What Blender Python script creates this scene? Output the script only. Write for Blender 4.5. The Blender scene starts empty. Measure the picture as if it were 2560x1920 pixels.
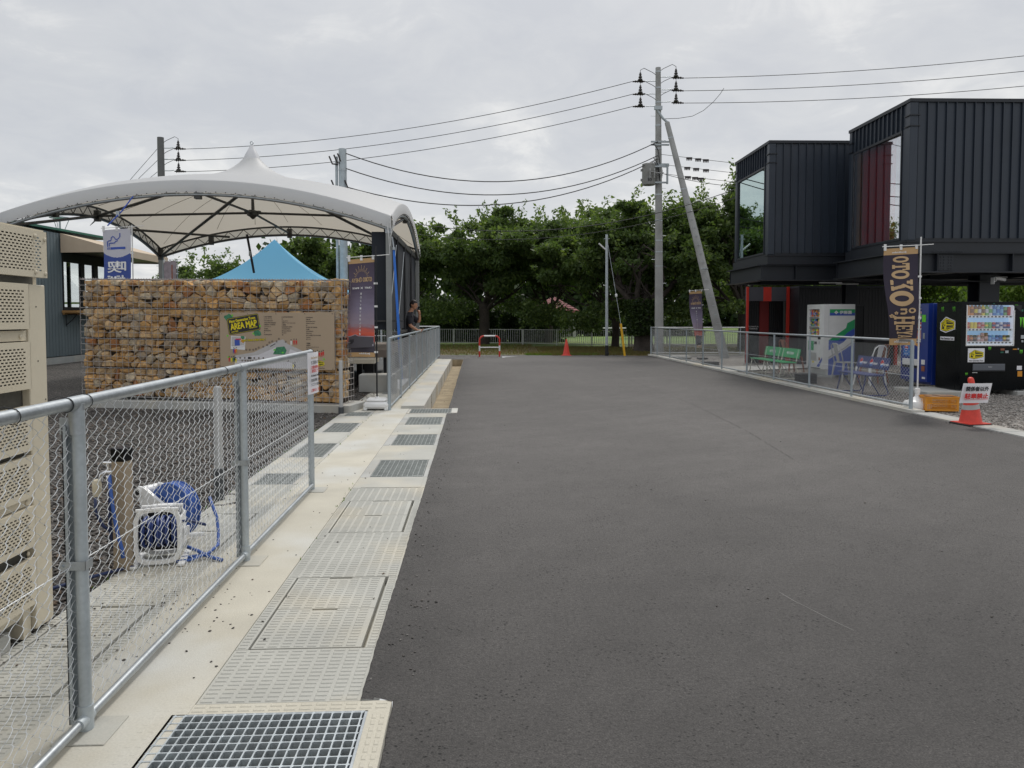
import bpy, bmesh, math, random
import numpy as np
from mathutils import Vector, Matrix, noise as mnoise
random.seed(7)
PI = math.pi
R = math.radians
S = bpy.context.scene
C = S.collection

# ------------------------------------------------------------------ camera
PITCH, YAW, FPX = R(2.6), R(2.71), 1900.0
cam_d = bpy.data.cameras.new('camera'); cam = bpy.data.objects.new('camera', cam_d); C.objects.link(cam)
cam.location = (0, 0, 1.51)
cam.rotation_euler = (PI/2 - PITCH, 0, -YAW)
cam_d.sensor_fit = 'HORIZONTAL'; cam_d.sensor_width = 36.0
cam_d.lens = 36.0*FPX/2560.0
cam_d.shift_y = -0.03153
cam_d.clip_start = 0.05; cam_d.clip_end = 3000
S.camera = cam

# ------------------------------------------------------------------ light
S.view_settings.view_transform = 'Standard'; S.view_settings.look = 'None'
S.view_settings.exposure = 0.0; S.view_settings.gamma = 1.0; S.view_settings.use_curve_mapping = False
W = bpy.data.worlds.new('World'); S.world = W; W.use_nodes = True
SUN_EL, SUN_AZ = R(52), R(20)      # azimuth from +Y towards +X
def build_world():
    nt = W.node_tree; nt.nodes.clear(); N = nt.nodes.new; L = nt.links.new
    out = N('ShaderNodeOutputWorld'); bg = N('ShaderNodeBackground'); L(bg.outputs[0], out.inputs[0])
    sky = N('ShaderNodeTexSky'); sky.sky_type = 'NISHITA'; sky.sun_disc = False
    sky.sun_elevation = SUN_EL; sky.sun_rotation = SUN_AZ; sky.dust_density = 3
    sk = N('ShaderNodeVectorMath'); sk.operation = 'SCALE'; sk.inputs[3].default_value = 0.10; L(sky.outputs[0], sk.inputs[0])
    tc = N('ShaderNodeTexCoord'); sep = N('ShaderNodeSeparateXYZ'); L(tc.outputs['Generated'], sep.inputs[0])
    def math_(op, a, b=None, c=None):
        m = N('ShaderNodeMath'); m.operation = op
        for i, x in enumerate((a, b, c)):
            if x is None: continue
            if isinstance(x, (int, float)): m.inputs[i].default_value = x
            else: L(x, m.inputs[i])
        return m.outputs[0]
    z = math_('MAXIMUM', sep.outputs[2], 0.0)
    dz = math_('ADD', z, 0.22)
    px = math_('DIVIDE', sep.outputs[0], dz); py = math_('DIVIDE', sep.outputs[1], dz)
    cb = N('ShaderNodeCombineXYZ'); L(px, cb.inputs[0]); L(py, cb.inputs[1]); cb.inputs[2].default_value = 3.7
    n1 = N('ShaderNodeTexNoise'); n1.inputs['Scale'].default_value = 1.35; n1.inputs['Detail'].default_value = 7; n1.inputs['Roughness'].default_value = 0.55; n1.inputs['Distortion'].default_value = 0.35
    n2 = N('ShaderNodeTexNoise'); n2.inputs['Scale'].default_value = 4.6; n2.inputs['Detail'].default_value = 6; n2.inputs['Roughness'].default_value = 0.6; n2.inputs['Distortion'].default_value = 0.6
    L(cb.outputs[0], n1.inputs['Vector']); L(cb.outputs[0], n2.inputs['Vector'])
    mix = math_('ADD', math_('MULTIPLY', n1.outputs[0], 0.62), math_('MULTIPLY', n2.outputs[0], 0.38))
    cr = N('ShaderNodeValToRGB'); L(mix, cr.inputs[0])
    e = cr.color_ramp.elements; e[0].position = 0.40; e[0].color = (0.60, 0.62, 0.655, 1); e[1].position = 0.62; e[1].color = (0.84, 0.84, 0.83, 1)
    m = cr.color_ramp.elements.new(0.52); m.color = (0.665, 0.68, 0.70, 1)
    # overcast sky brightens smoothly towards the zenith, and a little at the horizon
    mr = N('ShaderNodeMapRange'); mr.interpolation_type = 'SMOOTHSTEP'; L(z, mr.inputs[0]); mr.inputs[1].default_value = 0.30; mr.inputs[2].default_value = 1.0; mr.inputs[3].default_value = 1.0; mr.inputs[4].default_value = 1.75
    hz = N('ShaderNodeMapRange'); hz.interpolation_type = 'SMOOTHSTEP'; L(z, hz.inputs[0]); hz.inputs[1].default_value = 0.0; hz.inputs[2].default_value = 0.28; hz.inputs[3].default_value = 1.10; hz.inputs[4].default_value = 1.0
    g = math_('MULTIPLY', mr.outputs[0], hz.outputs[0])
    cs = N('ShaderNodeVectorMath'); cs.operation = 'SCALE'; L(cr.outputs[0], cs.inputs[0]); L(g, cs.inputs[3])
    mx = N('ShaderNodeMix'); mx.data_type = 'RGBA'; mx.inputs[0].default_value = 0.90; L(sk.outputs[0], mx.inputs[6]); L(cs.outputs[0], mx.inputs[7])
    L(mx.outputs[2], bg.inputs[0]); bg.inputs[1].default_value = 1.0
build_world()
sun_d = bpy.data.lights.new('sun', 'SUN'); sun = bpy.data.objects.new('sun', sun_d); C.objects.link(sun)
sun_d.energy = 1.5; sun_d.angle = R(10); sun_d.color = (1.0, 0.96, 0.9)
dirv = Vector((math.sin(SUN_AZ)*math.cos(SUN_EL), math.cos(SUN_AZ)*math.cos(SUN_EL), math.sin(SUN_EL)))
sun.rotation_euler = dirv.to_track_quat('Z', 'Y').to_euler()

# ------------------------------------------------------------------ materials
def _nt(name):
    m = bpy.data.materials.new(name); m.use_nodes = True
    nt = m.node_tree; b = nt.nodes['Principled BSDF']
    return m, nt, b
MATS = {}
def mat(name, col, rough=0.6, metal=0.0, var=0.0, vs=3.0, fine=0.0, fs=60.0, bump=0.0, bs=40.0, stain=None, ss=1.5, sa=0.5, spec=0.5, coat=0.0, alpha=None, emit=None, rnd=0.0, coords='world'):
    """principled material; albedo varied by a broad noise (var), a fine one (fine), a stain colour, per-object randomness (rnd)"""
    m, nt, b = _nt(name); N = nt.nodes.new; L = nt.links.new
    b.inputs['Roughness'].default_value = rough; b.inputs['Metallic'].default_value = metal
    b.inputs['Specular IOR Level'].default_value = spec
    if coat: b.inputs['Coat Weight'].default_value = coat; b.inputs['Coat Roughness'].default_value = 0.08
    if emit: b.inputs['Emission Color'].default_value = (*emit[:3], 1); b.inputs['Emission Strength'].default_value = emit[3]
    if coords == 'world': pos = N('ShaderNodeNewGeometry').outputs['Position']
    else: pos = N('ShaderNodeTexCoord').outputs['Object']
    def noise(sc, det=4):
        n = N('ShaderNodeTexNoise'); n.inputs['Scale'].default_value = sc; n.inputs['Detail'].default_value = det; L(pos, n.inputs['Vector']); return n.outputs[0]
    def mapr(x, a, c, d, e):
        n = N('ShaderNodeMapRange'); L(x, n.inputs[0]); n.inputs[1].default_value = a; n.inputs[2].default_value = c; n.inputs[3].default_value = d; n.inputs[4].default_value = e; return n.outputs[0]
    cur = N('ShaderNodeRGB'); cur.outputs[0].default_value = (*col, 1); cur = cur.outputs[0]
    if stain:
        mx = N('ShaderNodeMix'); mx.data_type = 'RGBA'; L(mapr(noise(ss, 6), 0.48, 0.68, 0, sa), mx.inputs[0]); L(cur, mx.inputs[6]); mx.inputs[7].default_value = (*stain, 1); cur = mx.outputs[2]
    fac = None
    def mul(x):
        nonlocal fac
        if fac is None: fac = x
        else:
            k = N('ShaderNodeMath'); k.operation = 'MULTIPLY'; L(fac, k.inputs[0]); L(x, k.inputs[1]); fac = k.outputs[0]
    if var: mul(mapr(noise(vs, 5), 0.3, 0.7, 1-var, 1+var))
    if fine: mul(mapr(noise(fs, 2), 0.3, 0.7, 1-fine, 1+fine))
    if rnd:
        oi = N('ShaderNodeObjectInfo'); mul(mapr(oi.outputs['Random'], 0, 1, 1-rnd, 1+rnd))
    if fac is not None:
        sc = N('ShaderNodeVectorMath'); sc.operation = 'SCALE'; L(cur, sc.inputs[0]); L(fac, sc.inputs[3]); cur = sc.outputs[0]
    L(cur, b.inputs['Base Color'])
    if bump:
        bp = N('ShaderNodeBump'); bp.inputs['Strength'].default_value = bump; bp.inputs['Distance'].default_value = 0.01; L(noise(bs, 4), bp.inputs['Height']); L(bp.outputs[0], b.inputs['Normal'])
    MATS[name] = m
    return m

M_galv = mat('galvanised_steel', (0.42, 0.45, 0.47), 0.42, 0.75, var=0.12, vs=9, fine=0.08, fs=70)
M_galv_paint = mat('dull_galvanised_post', (0.42, 0.46, 0.48), 0.5, 0.35, var=0.12, vs=6, fine=0.06, fs=60)
M_wire = mat('fence_wire', (0.62, 0.64, 0.65), 0.45, 0.3, var=0.1, vs=5)
M_fencegrey = mat('grey_blue_fence_paint', (0.36, 0.41, 0.44), 0.45, 0.3, var=0.08, vs=4)
M_conc = mat('pale_concrete', (0.50, 0.49, 0.45), 0.9, var=0.10, vs=1.3, fine=0.05, fs=90, bump=0.15, bs=120, stain=(0.60, 0.53, 0.40), ss=0.8, sa=0.75)
M_conc2 = mat('cream_concrete', (0.52, 0.488, 0.405), 0.9, var=0.10, vs=2.2, fine=0.06, fs=110, bump=0.15, bs=150, stain=(0.50, 0.50, 0.47), ss=1.1, sa=0.9)
M_conc_grey = mat('grey_concrete', (0.40, 0.40, 0.38), 0.9, var=0.12, vs=2.5, fine=0.06, fs=100, bump=0.2, bs=120, stain=(0.44, 0.40, 0.32), ss=1.6, sa=0.6)
M_conc_cover = mat('cast_cover_concrete', (0.43, 0.425, 0.385), 0.85, var=0.10, vs=2.0, fine=0.05, fs=130, bump=0.1, bs=200, stain=(0.50, 0.46, 0.37), ss=1.4, sa=0.8)
M_dirt = mat('channel_silt', (0.36, 0.29, 0.19), 0.95, var=0.2, vs=5, fine=0.15, fs=60, stain=(0.25, 0.2, 0.13), ss=3, sa=0.8)
M_black = mat('black_paint', (0.008, 0.009, 0.012), 0.45, var=0.1, vs=4)
M_blackgloss = mat('gloss_black', (0.004, 0.005, 0.006), 0.16, var=0.2, vs=3, spec=0.16)
M_blackrub = mat('black_rubber', (0.018, 0.018, 0.019), 0.8, var=0.2, vs=9, fine=0.1)
M_white = mat('white_paint', (0.72, 0.72, 0.71), 0.45, var=0.05, vs=4, fine=0.02)
M_whitepl = mat('white_plastic', (0.78, 0.78, 0.77), 0.35, var=0.04, vs=6)
M_greypl = mat('grey_plastic', (0.42, 0.42, 0.41), 0.4, var=0.06, vs=6)
M_beige = mat('beige_machine_paint', (0.60, 0.54, 0.42), 0.4, var=0.03, vs=3, fine=0.015, stain=(0.56, 0.49, 0.36), ss=2, sa=0.5)
M_dark = mat('dark_void', (0.010, 0.010, 0.010), 0.9)
M_bluehose = mat('blue_hose', (0.035, 0.10, 0.36), 0.4, var=0.15, vs=14)
M_darkhose = mat('dark_blue_hose', (0.015, 0.03, 0.10), 0.45, var=0.15, vs=14)
M_red = mat('red_paint', (0.55, 0.035, 0.022), 0.4, var=0.08, vs=5)
M_redcone = mat('red_cone_plastic', (0.62, 0.045, 0.025), 0.45, var=0.1, vs=12, fine=0.04)
M_yellow = mat('yellow_guard', (0.75, 0.42, 0.02), 0.5, var=0.08, vs=6)
M_orange = mat('orange_crate', (0.66, 0.27, 0.02), 0.5, var=0.08, vs=8)
M_timber = mat('timber', (0.40, 0.22, 0.08), 0.6, var=0.2, vs=4, fine=0.1, fs=40)
M_woodgrey = mat('weathered_deck', (0.20, 0.16, 0.13), 0.8, var=0.2, vs=3, fine=0.12, fs=30, rnd=0.12)
M_cpole = mat('concrete_pole', (0.33, 0.33, 0.32), 0.85, var=0.12, vs=2.0, fine=0.07, fs=30, stain=(0.20, 0.195, 0.185), ss=1.7, sa=0.5)
M_insul = mat('dark_insulator', (0.020, 0.013, 0.013), 0.4, var=0.1)
M_cable = mat('cable_black', (0.018, 0.018, 0.02), 0.6)
M_transf = mat('transformer_grey', (0.28, 0.28, 0.27), 0.5, var=0.1, vs=3, stain=(0.2, 0.18, 0.15), ss=4, sa=0.4)
M_navy = mat('dark_navy_siding', (0.019, 0.0275, 0.042), 0.42, var=0.08, vs=1.5, fine=0.03, rnd=0.06)
M_navyframe = mat('dark_steel_frame', (0.010, 0.013, 0.019), 0.5, var=0.15, vs=2)
M_redwall = mat('dark_red_cladding', (0.62, 0.030, 0.035), 0.55, var=0.08, vs=2)
M_bluesiding = mat('blue_grey_siding', (0.135, 0.168, 0.182), 0.55, var=0.06, vs=1.0, fine=0.02, rnd=0.03)
M_green = mat('dark_green_trim', (0.02, 0.12, 0.08), 0.5, var=0.1)
M_awning = mat('beige_awning_canvas', (0.52, 0.42, 0.31), 0.85, var=0.05, vs=1.2, stain=(0.46, 0.37, 0.27), ss=2, sa=0.5)
M_gravelstone = [mat('gravel_grey_%s' % n, c, 0.85, var=0.25, vs=30) for n, c in (('dark', (0.060, 0.055, 0.050)), ('mid', (0.12, 0.108, 0.097)), ('light', (0.22, 0.205, 0.19)), ('brown', (0.14, 0.10, 0.07)))]
M_navyfab = mat('dusk_banner_cloth', (0.045, 0.032, 0.05), 0.8, var=0.1, vs=3)
M_tan = mat('tan_print', (0.52, 0.36, 0.20), 0.8, var=0.04)
M_whiteprint = mat('white_print', (0.75, 0.75, 0.75), 0.7)
M_redprint = mat('red_print', (0.60, 0.03, 0.03), 0.7)
M_blackprint = mat('black_print', (0.02, 0.02, 0.025), 0.6)
M_yelprint = mat('yellow_print', (0.80, 0.66, 0.01), 0.6)
M_blueprint = mat('blue_print', (0.05, 0.10, 0.42), 0.75, var=0.05)
M_greenprint = mat('green_print', (0.02, 0.33, 0.12), 0.5)
M_lime = mat('lime_print', (0.15, 0.62, 0.03), 0.5)
M_pblue = mat('deep_blue_machine', (0.012, 0.035, 0.22), 0.3, var=0.08, vs=3, coat=0.3)
M_bbench = mat('navy_bench', (0.02, 0.035, 0.15), 0.45, var=0.1, vs=8)
M_gbench = mat('green_bench', (0.03, 0.38, 0.13), 0.45, var=0.06, vs=6, stain=(0.03, 0.32, 0.10), ss=6, sa=0.4)
M_skin = mat('skin', (0.50, 0.25, 0.15), 0.5, var=0.08, vs=12)
M_hair = mat('dark_hair', (0.02, 0.013, 0.012), 0.6, var=0.2, vs=40)
M_shirt = mat('black_shirt', (0.016, 0.016, 0.022), 0.85, var=0.15, vs=14)
M_trouser = mat('dark_trousers', (0.012, 0.012, 0.014), 0.85, var=0.1, vs=10)
M_rust = mat('rusty_metal', (0.30, 0.11, 0.06), 0.6, 0.2, var=0.25, vs=6)
M_strap = mat('blue_strap', (0.03, 0.17, 0.62), 0.6, var=0.08, vs=9)
M_signtan = mat('sign_board_tan', (0.42, 0.32, 0.22), 0.55, var=0.03, vs=2)
M_paper = mat('white_paper', (0.80, 0.79, 0.82), 0.8, var=0.02, vs=8)
M_hotwire = mat('rusty_cage_wire', (0.36, 0.34, 0.33), 0.55, 0.5, var=0.3, vs=9)

def m_asphalt():
    m, nt, b = _nt('asphalt'); N = nt.nodes.new; L = nt.links.new
    pos = N('ShaderNodeNewGeometry').outputs['Position']
    def noise(sc, det=4, vec=pos, dist=0.0):
        n = N('ShaderNodeTexNoise'); n.inputs['Scale'].default_value = sc; n.inputs['Detail'].default_value = det; n.inputs['Distortion'].default_value = dist; L(vec, n.inputs['Vector']); return n.outputs[0]
    def mapr(x, a, c, d, e):
        n = N('ShaderNodeMapRange'); L(x, n.inputs[0]); n.inputs[1].default_value = a; n.inputs[2].default_value = c; n.inputs[3].default_value = d; n.inputs[4].default_value = e; return n.outputs[0]
    def mul(a, c):
        k = N('ShaderNodeMath'); k.operation = 'MULTIPLY'; L(a, k.inputs[0]); L(c, k.inputs[1]); return k.outputs[0]
    mp = N('ShaderNodeMapping'); mp.inputs['Scale'].default_value = (0.8, 0.55, 1); L(pos, mp.inputs[0])
    f = mul(mapr(noise(0.55, 5, mp.outputs[0], 0.6), 0.3, 0.7, 0.88, 1.12), mapr(noise(2.3, 6), 0.3, 0.7, 0.94, 1.06))
    f = mul(f, mapr(noise(150, 4), 0.32, 0.70, 0.55, 1.55))
    f = mul(f, mapr(noise(52, 4), 0.33, 0.67, 0.80, 1.20))
    f = mul(f, mapr(noise(9.0, 5), 0.32, 0.68, 0.93, 1.06))
    # faint arcs left by turning tyres
    for cx_, cy_, amp in ((11.0, -4.0, 0.035), (-3.0, 19.0, 0.03)):
        vd = N('ShaderNodeVectorMath'); vd.operation = 'DISTANCE'; L(pos, vd.inputs[0]); vd.inputs[1].default_value = (cx_, cy_, 0)
        cbx = N('ShaderNodeCombineXYZ'); L(vd.outputs['Value'], cbx.inputs[0]); L(mul(noise(0.25, 2), mapr(noise(0.2, 1), 0, 1, 2, 2)), cbx.inputs[1])
        f = mul(f, mapr(noise(3.2, 3, cbx.outputs[0]), 0.35, 0.68, 1-amp, 1+amp))
    # pits between the aggregate: sparse small dark spots
    v = N('ShaderNodeTexVoronoi'); v.inputs['Scale'].default_value = 36; v.inputs['Randomness'].default_value = 1.0; L(pos, v.inputs['Vector'])
    pit = mapr(v.outputs['Distance'], 0.12, 0.26, 0.0, 1.0)
    gate = mapr(noise(2.6, 6), 0.44, 0.60, 0.0, 1.0)
    k = N('ShaderNodeMath'); k.operation = 'SUBTRACT'; k.inputs[0].default_value = 1.0; L(pit, k.inputs[1])
    k2 = mul(k.outputs[0], gate)
    dk = mapr(k2, 0, 1, 1.0, 0.18); f = mul(f, dk)
    lit = N('ShaderNodeTexVoronoi'); lit.inputs['Scale'].default_value = 21; L(pos, lit.inputs['Vector'])
    f2 = mapr(lit.outputs['Distance'], 0.025, 0.05, 2.1, 1.0); f = mul(f, f2)
    sc = N('ShaderNodeVectorMath'); sc.operation = 'SCALE'; 
    # darker at the near end, along the fresh drain seam and towards the right
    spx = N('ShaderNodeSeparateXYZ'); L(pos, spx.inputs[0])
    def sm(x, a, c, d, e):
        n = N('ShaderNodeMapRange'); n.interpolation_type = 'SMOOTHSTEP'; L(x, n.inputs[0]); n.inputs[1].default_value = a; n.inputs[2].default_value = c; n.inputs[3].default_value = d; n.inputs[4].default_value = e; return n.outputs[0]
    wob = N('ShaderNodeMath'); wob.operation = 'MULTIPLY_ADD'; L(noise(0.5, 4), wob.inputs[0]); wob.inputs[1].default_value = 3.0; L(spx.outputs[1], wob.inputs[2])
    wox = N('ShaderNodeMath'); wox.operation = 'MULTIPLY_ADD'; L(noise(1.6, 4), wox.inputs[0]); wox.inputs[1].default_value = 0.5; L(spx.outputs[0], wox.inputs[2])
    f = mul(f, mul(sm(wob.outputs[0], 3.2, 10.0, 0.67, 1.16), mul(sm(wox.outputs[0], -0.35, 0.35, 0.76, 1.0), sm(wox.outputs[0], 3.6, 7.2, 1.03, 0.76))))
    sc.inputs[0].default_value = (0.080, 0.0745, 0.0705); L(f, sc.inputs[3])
    L(sc.outputs[0], b.inputs['Base Color'])
    b.inputs['Roughness'].default_value = 0.83; b.inputs['Specular IOR Level'].default_value = 0.45
    bp = N('ShaderNodeBump'); bp.inputs['Strength'].default_value = 0.55; bp.inputs['Distance'].default_value = 0.006
    h = N('ShaderNodeMath'); h.operation = 'ADD'; L(noise(150, 3), h.inputs[0]); L(mul(pit, mapr(noise(70, 2), 0, 1, 0.6, 1)), h.inputs[1]); L(h.outputs[0], bp.inputs['Height']); L(bp.outputs[0], b.inputs['Normal'])
    return m
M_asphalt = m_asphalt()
def m_gravel(name, c0, c1, c2, scale=38, bump=0.9, dist=0.02):
    m, nt, b = _nt(name); N = nt.nodes.new; L = nt.links.new
    pos = N('ShaderNodeNewGeometry').outputs['Position']
    mp = N('ShaderNodeMapping'); mp.inputs['Scale'].default_value = (1, 1, 0.2); L(pos, mp.inputs[0])
    v = N('ShaderNodeTexVoronoi'); v.inputs['Scale'].default_value = scale; L(mp.outputs[0], v.inputs['Vector'])
    v.inputs['Randomness'].default_value = 1.0
    cr = N('ShaderNodeValToRGB'); sp = N('ShaderNodeSeparateColor'); L(v.outputs['Color'], sp.inputs[0]); L(sp.outputs[0], cr.inputs[0])
    e = cr.color_ramp.elements; e[0].color = (*c0, 1); e[1].color = (*c2, 1); x = e.new(0.6); x.color = (*c1, 1)
    mr = N('ShaderNodeMapRange'); L(v.outputs['Distance'], mr.inputs[0]); mr.inputs[1].default_value = 0.25; mr.inputs[2].default_value = 0.75; mr.inputs[3].default_value = 1.15; mr.inputs[4].default_value = 0.28
    n = N('ShaderNodeTexNoise'); n.inputs['Scale'].default_value = 0.8; n.inputs['Detail'].default_value = 5; L(pos, n.inputs['Vector'])
    m2 = N('ShaderNodeMapRange'); L(n.outputs[0], m2.inputs[0]); m2.inputs[1].default_value = 0.3; m2.inputs[2].default_value = 0.7; m2.inputs[3].default_value = 0.82; m2.inputs[4].default_value = 1.18
    k = N('ShaderNodeMath'); k.operation = 'MULTIPLY'; L(mr.outputs[0], k.inputs[0]); L(m2.outputs[0], k.inputs[1])
    sc = N('ShaderNodeVectorMath'); sc.operation = 'SCALE'; L(cr.outputs[0], sc.inputs[0]); L(k.outputs[0], sc.inputs[3]); L(sc.outputs[0], b.inputs['Base Color'])
    b.inputs['Roughness'].default_value = 0.9
    bp = N('ShaderNodeBump'); bp.invert = True; bp.inputs['Strength'].default_value = bump; bp.inputs['Distance'].default_value = dist; L(v.outputs['Distance'], bp.inputs['Height']); L(bp.outputs[0], b.inputs['Normal'])
    return m
M_grav_dark = m_gravel('dark_gravel', (0.045, 0.040, 0.036), (0.095, 0.085, 0.076), (0.22, 0.20, 0.18), 42)
M_grav_light = m_gravel('light_gravel', (0.20, 0.18, 0.16), (0.34, 0.31, 0.28), (0.52, 0.49, 0.45), 34)
M_grav_path = m_gravel('path_gravel', (0.09, 0.085, 0.08), (0.16, 0.15, 0.14), (0.26, 0.25, 0.24), 26)
M_lawn = mat('lawn', (0.10, 0.165, 0.025), 0.9, var=0.35, vs=0.25, fine=0.3, fs=6, stain=(0.17, 0.20, 0.04), ss=0.12, sa=0.7)
M_verge = mat('dry_verge', (0.13, 0.10, 0.055), 0.95, var=0.25, vs=0.9, fine=0.3, fs=18, stain=(0.07, 0.10, 0.03), ss=0.5, sa=0.9)

def m_leaf(name, c1, c2, c3):
    m, nt, b = _nt(name); N = nt.nodes.new; L = nt.links.new
    at = N('ShaderNodeAttribute'); at.attribute_name = 'tint'
    cr = N('ShaderNodeValToRGB'); L(at.outputs['Fac'], cr.inputs[0]); e = cr.color_ramp.elements; e[0].color = (*c1, 1); e[1].color = (*c3, 1); x = e.new(0.6); x.color = (*c2, 1)
    L(cr.outputs[0], b.inputs['Base Color']); b.inputs['Roughness'].default_value = 0.55; b.inputs['Specular IOR Level'].default_value = 0.3
    tr = N('ShaderNodeBsdfTranslucent'); sc = N('ShaderNodeVectorMath'); sc.operation = 'MULTIPLY'; sc.inputs[1].default_value = (1.5, 1.6, 0.7); L(cr.outputs[0], sc.inputs[0]); L(sc.outputs[0], tr.inputs[0])
    mx = N('ShaderNodeMixShader'); mx.inputs[0].default_value = 0.42; L(b.outputs[0], mx.inputs[1]); L(tr.outputs[0], mx.inputs[2])
    L(mx.outputs[0], nt.nodes['Material Output'].inputs[0])
    return m
M_leaf = m_leaf('cherry_leaves', (0.060, 0.096, 0.034), (0.098, 0.148, 0.050), (0.175, 0.228, 0.070))
M_leaf_br = m_leaf('bright_leaves', (0.06, 0.11, 0.02), (0.10, 0.17, 0.03), (0.17, 0.24, 0.05))
M_leaf_ivy = m_leaf('ivy_leaves', (0.024, 0.042, 0.015), (0.040, 0.068, 0.022), (0.075, 0.115, 0.032))
M_bark = mat('bark', (0.045, 0.036, 0.030), 0.95, var=0.35, vs=3, fine=0.3, fs=22, bump=0.8, bs=18)

def m_glass(name, tint, fac, base=(0.8, 0.85, 0.85)):
    m, nt, b = _nt(name); nt.nodes.remove(b); N = nt.nodes.new; L = nt.links.new
    t = N('ShaderNodeBsdfTransparent'); t.inputs[0].default_value = (*base, 1)
    g = N('ShaderNodeBsdfGlossy'); g.inputs[0].default_value = (*tint, 1); g.inputs['Roughness'].default_value = 0.01
    mx = N('ShaderNodeMixShader'); mx.inputs[0].default_value = fac
    L(t.outputs[0], mx.inputs[1]); L(g.outputs[0], mx.inputs[2]); L(mx.outputs[0], nt.nodes['Material Output'].inputs[0])
    return m
M_glass = m_glass('window_glass', (0.95, 0.97, 1.0), 0.50, (0.97, 0.97, 0.97))
M_glass_teal = m_glass('tinted_window_glass', (0.72, 0.86, 0.88), 0.62, (0.5, 0.6, 0.5))
M_glass_shop = m_glass('shop_glass', (0.95, 0.97, 1.0), 0.75)
M_glass_vend = m_glass('display_glass', (1, 1, 1), 0.06, (0.97, 0.98, 1.0))
M_glass_clear = m_glass('clear_glass', (1, 1, 1), 0.10, (0.93, 0.96, 0.96))

def m_membrane():
    m, nt, b = _nt('white_membrane'); N = nt.nodes.new; L = nt.links.new
    b.inputs['Base Color'].default_value = (0.80, 0.81, 0.82, 1); b.inputs['Roughness'].default_value = 0.5
    tr = N('ShaderNodeBsdfTranslucent'); tr.inputs[0].default_value = (0.62, 0.57, 0.48, 1)
    mx = N('ShaderNodeMixShader'); mx.inputs[0].default_value = 0.42
    L(b.outputs[0], mx.inputs[1]); L(tr.outputs[0], mx.inputs[2]); L(mx.outputs[0], nt.nodes['Material Output'].inputs[0])
    return m
M_memb = m_membrane()
def m_cloth(name, col, tcol, tf=0.35, rough=0.7):
    m, nt, b = _nt(name); N = nt.nodes.new; L = nt.links.new
    b.inputs['Base Color'].default_value = (*col, 1); b.inputs['Roughness'].default_value = rough
    tr = N('ShaderNodeBsdfTranslucent'); tr.inputs[0].default_value = (*tcol, 1)
    mx = N('ShaderNodeMixShader'); mx.inputs[0].default_value = tf
    L(b.outputs[0], mx.inputs[1]); L(tr.outputs[0], mx.inputs[2]); L(mx.outputs[0], nt.nodes['Material Output'].inputs[0])
    return m
M_tentblue = m_cloth('sky_blue_tent', (0.24, 0.60, 0.84), (0.24, 0.62, 0.84), 0.3)
M_tanboot = m_cloth('tan_cloth', (0.46, 0.30, 0.15), (0.46, 0.30, 0.15), 0.25)
M_bwhite = m_cloth('white_banner_cloth', (0.66, 0.66, 0.74), (0.66, 0.66, 0.74), 0.3)
M_bblue = m_cloth('blue_banner_cloth', (0.06, 0.10, 0.36), (0.08, 0.14, 0.5), 0.25)

def m_sunset(name, zlo, zhi):
    """printed photograph on the banner: dusk sky over a red horizon band (flat print, in object height)"""
    m, nt, b = _nt(name); N = nt.nodes.new; L = nt.links.new
    g = N('ShaderNodeTexCoord').outputs['Object']; sp = N('ShaderNodeSeparateXYZ'); L(g, sp.inputs[0])
    n = N('ShaderNodeTexNoise'); n.inputs['Scale'].default_value = 7; n.inputs['Detail'].default_value = 5; mp = N('ShaderNodeMapping'); mp.inputs['Scale'].default_value = (1, 1, 3); L(g, mp.inputs[0]); L(mp.outputs[0], n.inputs['Vector'])
    a = N('ShaderNodeMath'); a.operation = 'MULTIPLY_ADD'; L(n.outputs[0], a.inputs[0]); a.inputs[1].default_value = 0.16; L(sp.outputs[2], a.inputs[2])
    mr = N('ShaderNodeMapRange'); L(a.outputs[0], mr.inputs[0]); mr.inputs[1].default_value = zlo+0.08; mr.inputs[2].default_value = zhi+0.08
    cr = N('ShaderNodeValToRGB'); L(mr.outputs[0], cr.inputs[0]); e = cr.color_ramp.elements
    e[0].position = 0.0; e[0].color = (0.06, 0.055, 0.075, 1); e[1].position = 1.0; e[1].color = (0.065, 0.048, 0.075, 1)
    for p, c in ((0.15, (0.05, 0.045, 0.06)), (0.165, (0.60, 0.06, 0.04)), (0.25, (0.68, 0.13, 0.08)), (0.30, (0.38, 0.13, 0.13)), (0.34, (0.32, 0.26, 0.32)), (0.5, (0.22, 0.19, 0.27)), (0.7, (0.10, 0.08, 0.125))):
        x = e.new(p); x.color = (*c, 1)
    L(cr.outputs[0], b.inputs['Base Color']); b.inputs['Roughness'].default_value = 0.75
    return m

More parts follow.
